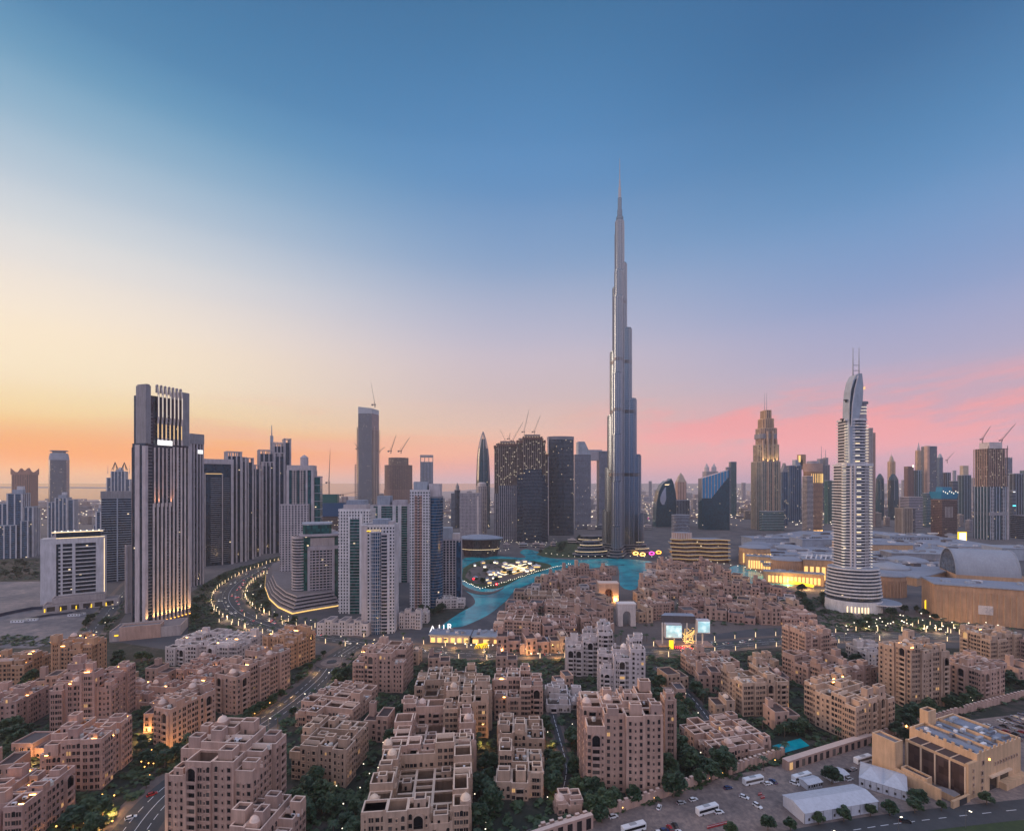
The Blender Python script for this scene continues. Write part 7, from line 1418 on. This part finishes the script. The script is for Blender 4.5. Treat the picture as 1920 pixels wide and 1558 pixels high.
for px,py,a,k,l in ((1277,1506,15,('silver',0),'silver car beside the boundary wall, left of the middle bus'),(1236,1515,60,('white',1),'white van shaped car by the wall near the pilasters'),(1395,1495,-35,('white',0),'white car alone between the two middle buses'),(1420,1512,-60,('white',1),'white car beside the red barriers'),(1348,1524,10,('white',1),'white van tucked behind the middle bus'),(1490,1470,-40,('white',1),'white car in front of the bus by the canopies'),(1698,1541,-8,('black',1),'black car on the lower right road'),(245,1534,38,('white',0),'white car driving on the left road'),(1592,1462,20,('white',1),'white car beside the peaked tents'),(285,1490,45,('red',0),'red car on the verge of the left road')): park(CARS[k],px,py,a,l,'cars on the lots and roads')
cols = list(CARS)
for k,(px,py) in enumerate(((1236,1562),(1246,1558),(1256,1554),(1266,1550),(1250,1572),(1262,1568),(1274,1563),(1440,1470),(1450,1466),(1580,1450),(1588,1446),(1600,1443),(1528,1500),(1150,1532),(1300,1500),(1365,1478))):
    c = list(CARS)[(k*5+k//6)%6]; park(CARS[c],px,py,rg.choice((15,20,105)),'%s %s parked on the dirt lot near the buses' % (c[0], 'van' if c[1] else 'car'),'cars on the dirt lot',.15)
for k,(px,py) in enumerate(((1330,1552),(1338,1550),(1346,1548),(1354,1546),(1362,1544),(1425,1490),(1430,1496),(1545,1452),(1552,1450),(1560,1447))):
    x, y = G(px,py); t = thing('traffic_barrier','red plastic traffic barrier on the dirt lot','barrier',(x,y,.07),radians(20),'red barriers on the dirt lot'); b = MB(); b.prism([(-1.1,-.3),(1.1,-.3),(1.1,.3),(-1.1,.3)],0,.35,PAINT['red']); b.prism([(-1.05,-.14),(1.05,-.14),(1.05,.14),(-1.05,.14)],.352,1.1,PAINT['red']); b.build('body',t); b = MB(); b.box(-1.07,1.07,-.16,.16,.7,.9,PAINT['white']); b.build('stripe',t)
for k in range(96):
    u = rg.uniform(0,1); v = k//16; px = 1735+(k%16)*13+v*4; py = 1398-(k%16)*4.1+v*9.5
    if rg.random() < .18: continue
    x, y = G(px,py)
    if inside(x,y,1.5) or px > 1960: continue
    c = rg.choice(cols+[('blue',0),('black',1)]); o = put(CARS[c],x,y,rg,'%s %s parked in the open lot beyond the cream building' % (c[0], 'van' if c[1] else 'car'),'cars in the open car park',1,1); o.rotation_euler = (0,0,radians(108)+rg.uniform(-.1,.1))
for k in range(44):
    i = rg.randrange(4,len(R3)-10); (ax,ay),(bx,by) = R3[i],R3[i+1]; L = math.hypot(bx-ax,by-ay); u = ((bx-ax)/L,(by-ay)/L); o_ = rg.choice((-11,-8,-4,4,8,11)); f = rg.random()*L
    x, y = ax+u[0]*f+u[1]*o_, ay+u[1]*f-u[0]*o_; o = put(TCAR[k%2],x,y,rg,'car with glowing tail lights on the curved boulevard, heading %s' % ('up' if o_>0 else 'down'),'traffic on the boulevard',1.15,1.15); o.rotation_euler = (0,0,atan2(u[1],u[0])+(0 if o_>0 else pi))
for k in range(34):
    i = rg.randrange(2,len(R2)-3); (ax,ay),(bx,by) = R2[i],R2[i+1]; L = math.hypot(bx-ax,by-ay); u = ((bx-ax)/L,(by-ay)/L); o_ = rg.choice((-7,-3,3,7)); f = rg.random()*L
    x, y = ax+u[0]*f+u[1]*o_, ay+u[1]*f-u[0]*o_; o = put(TCAR[k%2],x,y,rg,'car on the cross road, heading %s' % ('right' if o_>0 else 'left'),'traffic on the cross road',1.1,1.1); o.rotation_euler = (0,0,atan2(u[1],u[0])+(0 if o_>0 else pi))
for px,py in ((162,1178),(168,1184)): park(TCAR[0],px,py,-70,'car with lit headlights on the dark road by the wasteland','cars on the lots and roads')
# site containers on the wasteland
for k,(px,py) in enumerate(((34,1167),(58,1164),(140,1155),(148,1153))):
    x,y = G(px,py); t = thing('site_cabin','%s white site cabin from the left on the wasteland' % ORD[k],'cabin',(x,y,0),radians(12),'site cabins on the wasteland'); b = MB(); b.box(-6,6,-1.5,1.5,.3,2.9,WHITEP); b.box(-6.1,6.1,-1.6,1.6,2.9,3.05,METAL); b.build('wall',t)
    for j in range(4): m = MB(); m.box(-4.8+j*2.8,-3.6+j*2.8,-1.55,-1.49,1.3,2.3,GL['pane']); m.build('window',t)
wallrun('site_hoarding','long dark blue hoarding curving across the wasteland',[(-60,1172),(10,1153),(60,1143),(120,1140),(165,1141)],3.5,.6,plain('hoarding',(.015,.025,.06)),DARK)
wallrun('site_hoarding','second dark hoarding in front of the site cabins',[(48,1163),(90,1155),(150,1149)],2.4,.5,plain('hoarding_dark',(.02,.025,.05)),DARK)
# fair on the park island
bx_,by_ = G(955,1072); t = thing('light_canopy','golden wavy ribbons of light over the fair on the park island','light feature',(bx_,by_,0)); 
for k in range(13):
    m = MB(); y0 = -38+k*6.5; L = rg.uniform(22,40); x0 = -18+rg.uniform(-8,8)+k*1.6
    for j in range(10): m.bar((x0+L*j/10,y0+3*sin(j*.9+k)+j*.8,3.5+1.5*sin(j*.7+k*.6)),(x0+L*(j+1)/10,y0+3*sin((j+1)*.9+k)+(j+1)*.8,3.5+1.5*sin((j+1)*.7+k*.6)),.8,LT['gold'] if k%3 else LT['white'])
    m.build('light_ribbon',t); m = MB(); m.bar((x0,y0,0),(x0,y0,4),.4,METAL); m.bar((x0+L,y0+8,0),(x0+L,y0+8,4),.4,METAL); m.build('post',t)
def kiosk(x,y,c,l,lt,g=None,sc_=1):
    t = thing('kiosk',l,'kiosk',(x,y,.36),rg.uniform(-.5,.5),g); m = MB(); m.box(-3.5*sc_,3.5*sc_,-2.5*sc_,2.5*sc_,0,3.2,WL[c]); m.build('wall',t); m = MB(); m.loft([[(-4.2*sc_,-3.2*sc_,3.2),(4.2*sc_,-3.2*sc_,3.2),(4.2*sc_,3.2*sc_,3.2),(-4.2*sc_,3.2*sc_,3.2)],[(-.4,-.4,5.6),(.4,-.4,5.6),(.4,.4,5.6),(-.4,.4,5.6)]],WL['bluegrey'] if c!='tan' else WL['white']); m.build('roof',t); m = MB(); m.box(-3*sc_,3*sc_,-2.5*sc_-.12,-2.5*sc_-.02,.6,2.6,LT[lt]); m.build('lit_front',t)
P_ = [G(*p) for p in ((872,1082),(885,1060),(930,1052),(985,1054),(1020,1061),(975,1080),(925,1098),(890,1096))]; kk = 0
for _ in range(400):
    if kk > 34: break
    x, y = rg.uniform(-115,80), rg.uniform(640,960)
    if not inpoly(x,y,P_): continue
    kk += 1; c = rg.choice(('white','pale','tan','white')); lt = rg.choice(('white','soft','gold','soft','white','pink' if kk%9==0 else 'soft')); kiosk(x,y,c,'small %s fair kiosk with lit front on the park island' % c,lt,'fair kiosks on the park island',rg.uniform(.6,1.3))
x,y = G(1006,1064); kiosk(x,y,'tan','long lit pier pavilion at the right tip of the park island','gold',None,1.8)
sheet('fair_paving',crom([(872,1082),(885,1064),(930,1056),(985,1056),(1016,1062),(975,1080),(925,1096),(890,1094)],3),.42,GM['paving'])
for px,py,l in ((888,1088,'red glowing ball on the left shore of the park island'),(931,1098,'red glowing ball at the lower shore of the park island')): x,y = G(px,py); t = thing('glowing_ball',l,'light feature',(x,y,0)); m = MB(); m.lathe([(.05,.4),(1.5,1.2),(2.0,2.4),(1.5,3.6),(.05,4.4)],12,LT['red']); m.build('globe',t); m = MB(); m.lathe([(1.2,0),(1,.5)],10,METAL); m.build('base',t)
for k,(px,ch) in enumerate(((811,'A'),(828,'U'),(843,'R'))):
    x,y = G(px,1189-k*2); t = thing('letter_sculpture','white giant letter %s standing on the plaza by the canal' % ch,'letter sculpture',(x,y,0)); text(ch,9,LT['sign'],t,(0,0,5.0),name='letter',ext=.5); m = MB(); m.box(-3,3,-1,1,0,1.4,WL['white']); m.build('plinth',t)
x,y = G(905,1216); t = thing('yellow_sculpture','glowing yellow arched sculpture on the plaza by the island underpass','sculpture',(x,y,0))
for k in range(5): m = MB(); [m.bar((-4+k*1.5+3*cos(pi*j/8),k*.8,4*sin(pi*j/8)),(-4+k*1.5+3*cos(pi*(j+1)/8),k*.8,4*sin(pi*(j+1)/8)),.5,LT['yellow']) for j in range(8)]; m.build('lit_hoop',t)
hall('low tan underpass pavilion with lit gold cornice by the main road',886,960,1208,1196,-4,.5,'tan',fin=False,lit=4,cat='pavilion',name='pavilion').done()
hall('flat white roofed pavilion with lit shopfronts on the canal plaza',806,884,1206,1192,-3,.4,'pale',fin=False,lit=6,cat='pavilion',name='pavilion').done()
hall('low tan pavilion with dark shopfronts between the plaza and the retaining wall',1008,1075,1218,1206,2,.4,'tan',fin=False,lit=3,cat='pavilion',name='pavilion').done()
for k,(px,py,c) in enumerate(((1262,1040,'pink'),(1232,1040,'warm'),(1245,1042,'warm'),(1275,1038,'amber'))):
    x,y = G(px-40,py); t = thing('lit_tree_frame','%s of the four glowing frames below the terraced wing by the lake' % ('pink one','leftmost amber one','second amber one','rightmost amber one')[k],'light feature',(x,y,0)); m = MB(); [m.bar((cos(a)*5,0,3+sin(a)*3),(cos(a+.5)*5,0,3+sin(a+.5)*3),1.6,LT[c]) for a in [j*.5 for j in range(12)]]; m.build('lit_hoop',t); m = MB(); m.bar((0,0,0),(0,0,3),.5,METAL); m.build('post',t)
sheet('garden_pool',[(1448,1398),(1500,1384),(1518,1398),(1462,1414)],.16,lake.m); sheet('rooftop_pool',[(1066,1312),(1086,1310),(1092,1322),(1068,1324)],.16,lake.m)
# ---------------------------------------------------------------- far city
rg = random.Random(77); FW = [glassmat('far_windows_'+str(i), c, .6, .05, (7,7,5), (1,.8,.55), 2.5, .35) for i, c in enumerate(((.22,.17,.16),(.30,.25,.24),(.16,.15,.17)))]
n = 0
for lo, hi, a, b_, cnt, dy, where in ((630,870,945,975,9,(10,26),'behind the white lake towers'),(760,1080,932,958,16,(6,16),'far behind the twin unfinished towers'),(1180,1420,926,950,16,(5,13),'far behind the blue glass block'),(1440,1640,930,960,14,(6,16),'behind the orange drum hotel'),(1600,1930,925,962,17,(6,18),'behind the right skyline feet'),(1050,1230,978,1000,8,(5,10),'round the foot of the tallest tower'),(880,1080,1012,1030,9,(4,8),'on the plaza below the twin unfinished towers'),(440,660,1000,1030,9,(6,14),'behind the fluted towers'),(-20,240,945,985,14,(5,14),'on the plain behind the left towers'),(1200,1320,955,985,8,(8,22),'between the tallest tower and the blue glass block'),(1375,1500,955,985,10,(8,20),'behind the pale mall roofs'),(1640,1920,965,1000,16,(8,26),'at the foot of the right skyline'),(90,260,975,1020,6,(8,22),'behind the white slab block'),(0,80,1000,1052,5,(8,20),'at the left edge behind the wasteland park')):
    for k in range(cnt):
        px = lo+(hi-lo)*(k+rg.random()*.8)/cnt; py = rg.uniform(a,b_); w = rg.uniform(9,20); hp = rg.uniform(*dy)
        t = Tw('low_block', '%s low block from left, %s' % (ORD[k], where), px-w/2, px+w/2, py, rg.uniform(-20,20), rg.uniform(.5,.9), 'building', 'scattered low blocks of the middle distance', foot=False)
        H = max(9, hp/F*t.near); gl = rg.choice(('grey','lav','brown','dark')); t.tier(R(t.w,t.d),0,H,GL[gl],WL[rg.choice(('stone','pale','mauve','bluegrey','beige'))],None,3.8,.3,1.5); t.p('plant_room').box(-t.w*.2,t.w*.2,-t.d*.2,t.d*.2,H,H+4,WL['stone']); t.done()
b = MB()
for k in range(3600):
    py = 911+rg.random()**1.6*62; px = rg.uniform(-60,1980); x, y = G(px,py)
    if inside(x,y,8) or (py < 941 and px < 960): continue
    w = rg.uniform(12,60)*(1+y/9000); d = rg.uniform(12,50); h = rg.uniform(4,14)*(1+(rg.random()<.06)*3); b.box(x-w/2,x+w/2,y-d/2,y+d/2,0,h,rg.choice(FW))
for k in range(1100):
    py = 913+rg.random()**1.2*84; px = rg.uniform(-20,1950)
    if py < 941 and px < 960: continue
    x, y = G(px,py); s = y/F*.55; b.box(x-s*rg.uniform(.6,1.6),x+s,y-s,y+s,14,14+s*1.6,LT[rg.choice(('white','soft','white','pink' if rg.random()<.1 else 'soft'))])
setp(b.build('far_district'), kind='stuff')
# unused prototypes go
for p in TREES+PALMS+[LPALM,SL,GLB,GLW,GLF,BUS]+TCAR+list(CARS.values()):
    if p.location.y < -300:
        for c in list(p.children): bpy.data.objects.remove(c)
        bpy.data.objects.remove(p)

# pools of lamplight on streets, paths and courts (point lights added for the glow, some where no lamp stands)
def pool(px,py,z,en,c=(1,.52,.16)):
    x,y = G(px,py)
    if inside(x,y,.3): return
    L = bpy.data.lights.new('pool_light','POINT'); L.energy = en; L.color = c; L.shadow_soft_size = .4; o = bpy.data.objects.new('pool_light',L); COL.objects.link(o); o.location = (x,y,z)
for px,py in ((258,1392),(268,1384),(276,1376),(262,1378)): pool(px,py,2.5,1500)
for k in range(9): pool(300+k*13,1413-k*2.2,2.5,700)
for k in range(6): pool(430+k*24,1376-k*14,2.5,600)
for px,py in ((40,1438),(60,1432),(55,1290),(120,1300),(170,1562),(195,1545),(210,1530),(230,1250),(298,1245),(700,1220),(735,1216),(770,1214),(800,1213),(850,1216),(905,1222),(940,1226),(990,1232),(1045,1234),(1240,1222),(1290,1215),(1330,1212)): pool(px,py,3.5,2800)
for px,py in ((110,1470),(60,1500),(250,1320),(320,1300),(420,1300),(20,1330),(590,1262),(640,1300),(880,1450),(905,1400),(1030,1400),(1060,1500),(1270,1330),(1300,1400),(1490,1340),(1600,1300),(1700,1370),(1500,1270),(1440,1290)): pool(px,py,3,1500)
for i in range(6,len(R3)-2,3):
    (ax,ay),(bx,by) = R3[i],R3[i+1]; L_ = math.hypot(bx-ax,by-ay); u = ((bx-ax)/L_,(by-ay)/L_)
    for s_ in (-19,19): pool(960+F*(ax+u[1]*s_)/(ay-u[0]*s_), HOR+F*CAMH/(ay-u[0]*s_), 4, 2600, (1,.66,.34))
for k in range(10): pool(1590+k*34,1172+(k%3)*8,4,2600,(1,.66,.34))
along(R1, 34, 10.5, lambda x,y,a: pool(960+F*x/y, HOR+F*CAMH/y, 6.5, 1100, (1,.68,.36)))
along(R2, 34, 11.5, lambda x,y,a: pool(960+F*x/y, HOR+F*CAMH/y, 6.5, 1600, (1,.68,.36)))
# ---------------------------------------------------------------- evening haze
hb = MB(); hb.box(-7000,7000,-60,6500,-2,905,None); hz = bpy.data.materials.new('haze_air'); hz.use_nodes = True; ht = hz.node_tree; ht.nodes.clear()
pv = ht.nodes.new('ShaderNodeVolumePrincipled'); pv.inputs['Color'].default_value = (.92,.88,.92,1); pv.inputs['Density'].default_value = 6.0e-5; pv.inputs['Anisotropy'].default_value = .1
ho = ht.nodes.new('ShaderNodeOutputMaterial'); ht.links.new(pv.outputs[0], ho.inputs['Volume'])
hb.mats = [hz]; setp(hb.build('haze'), kind='stuff')
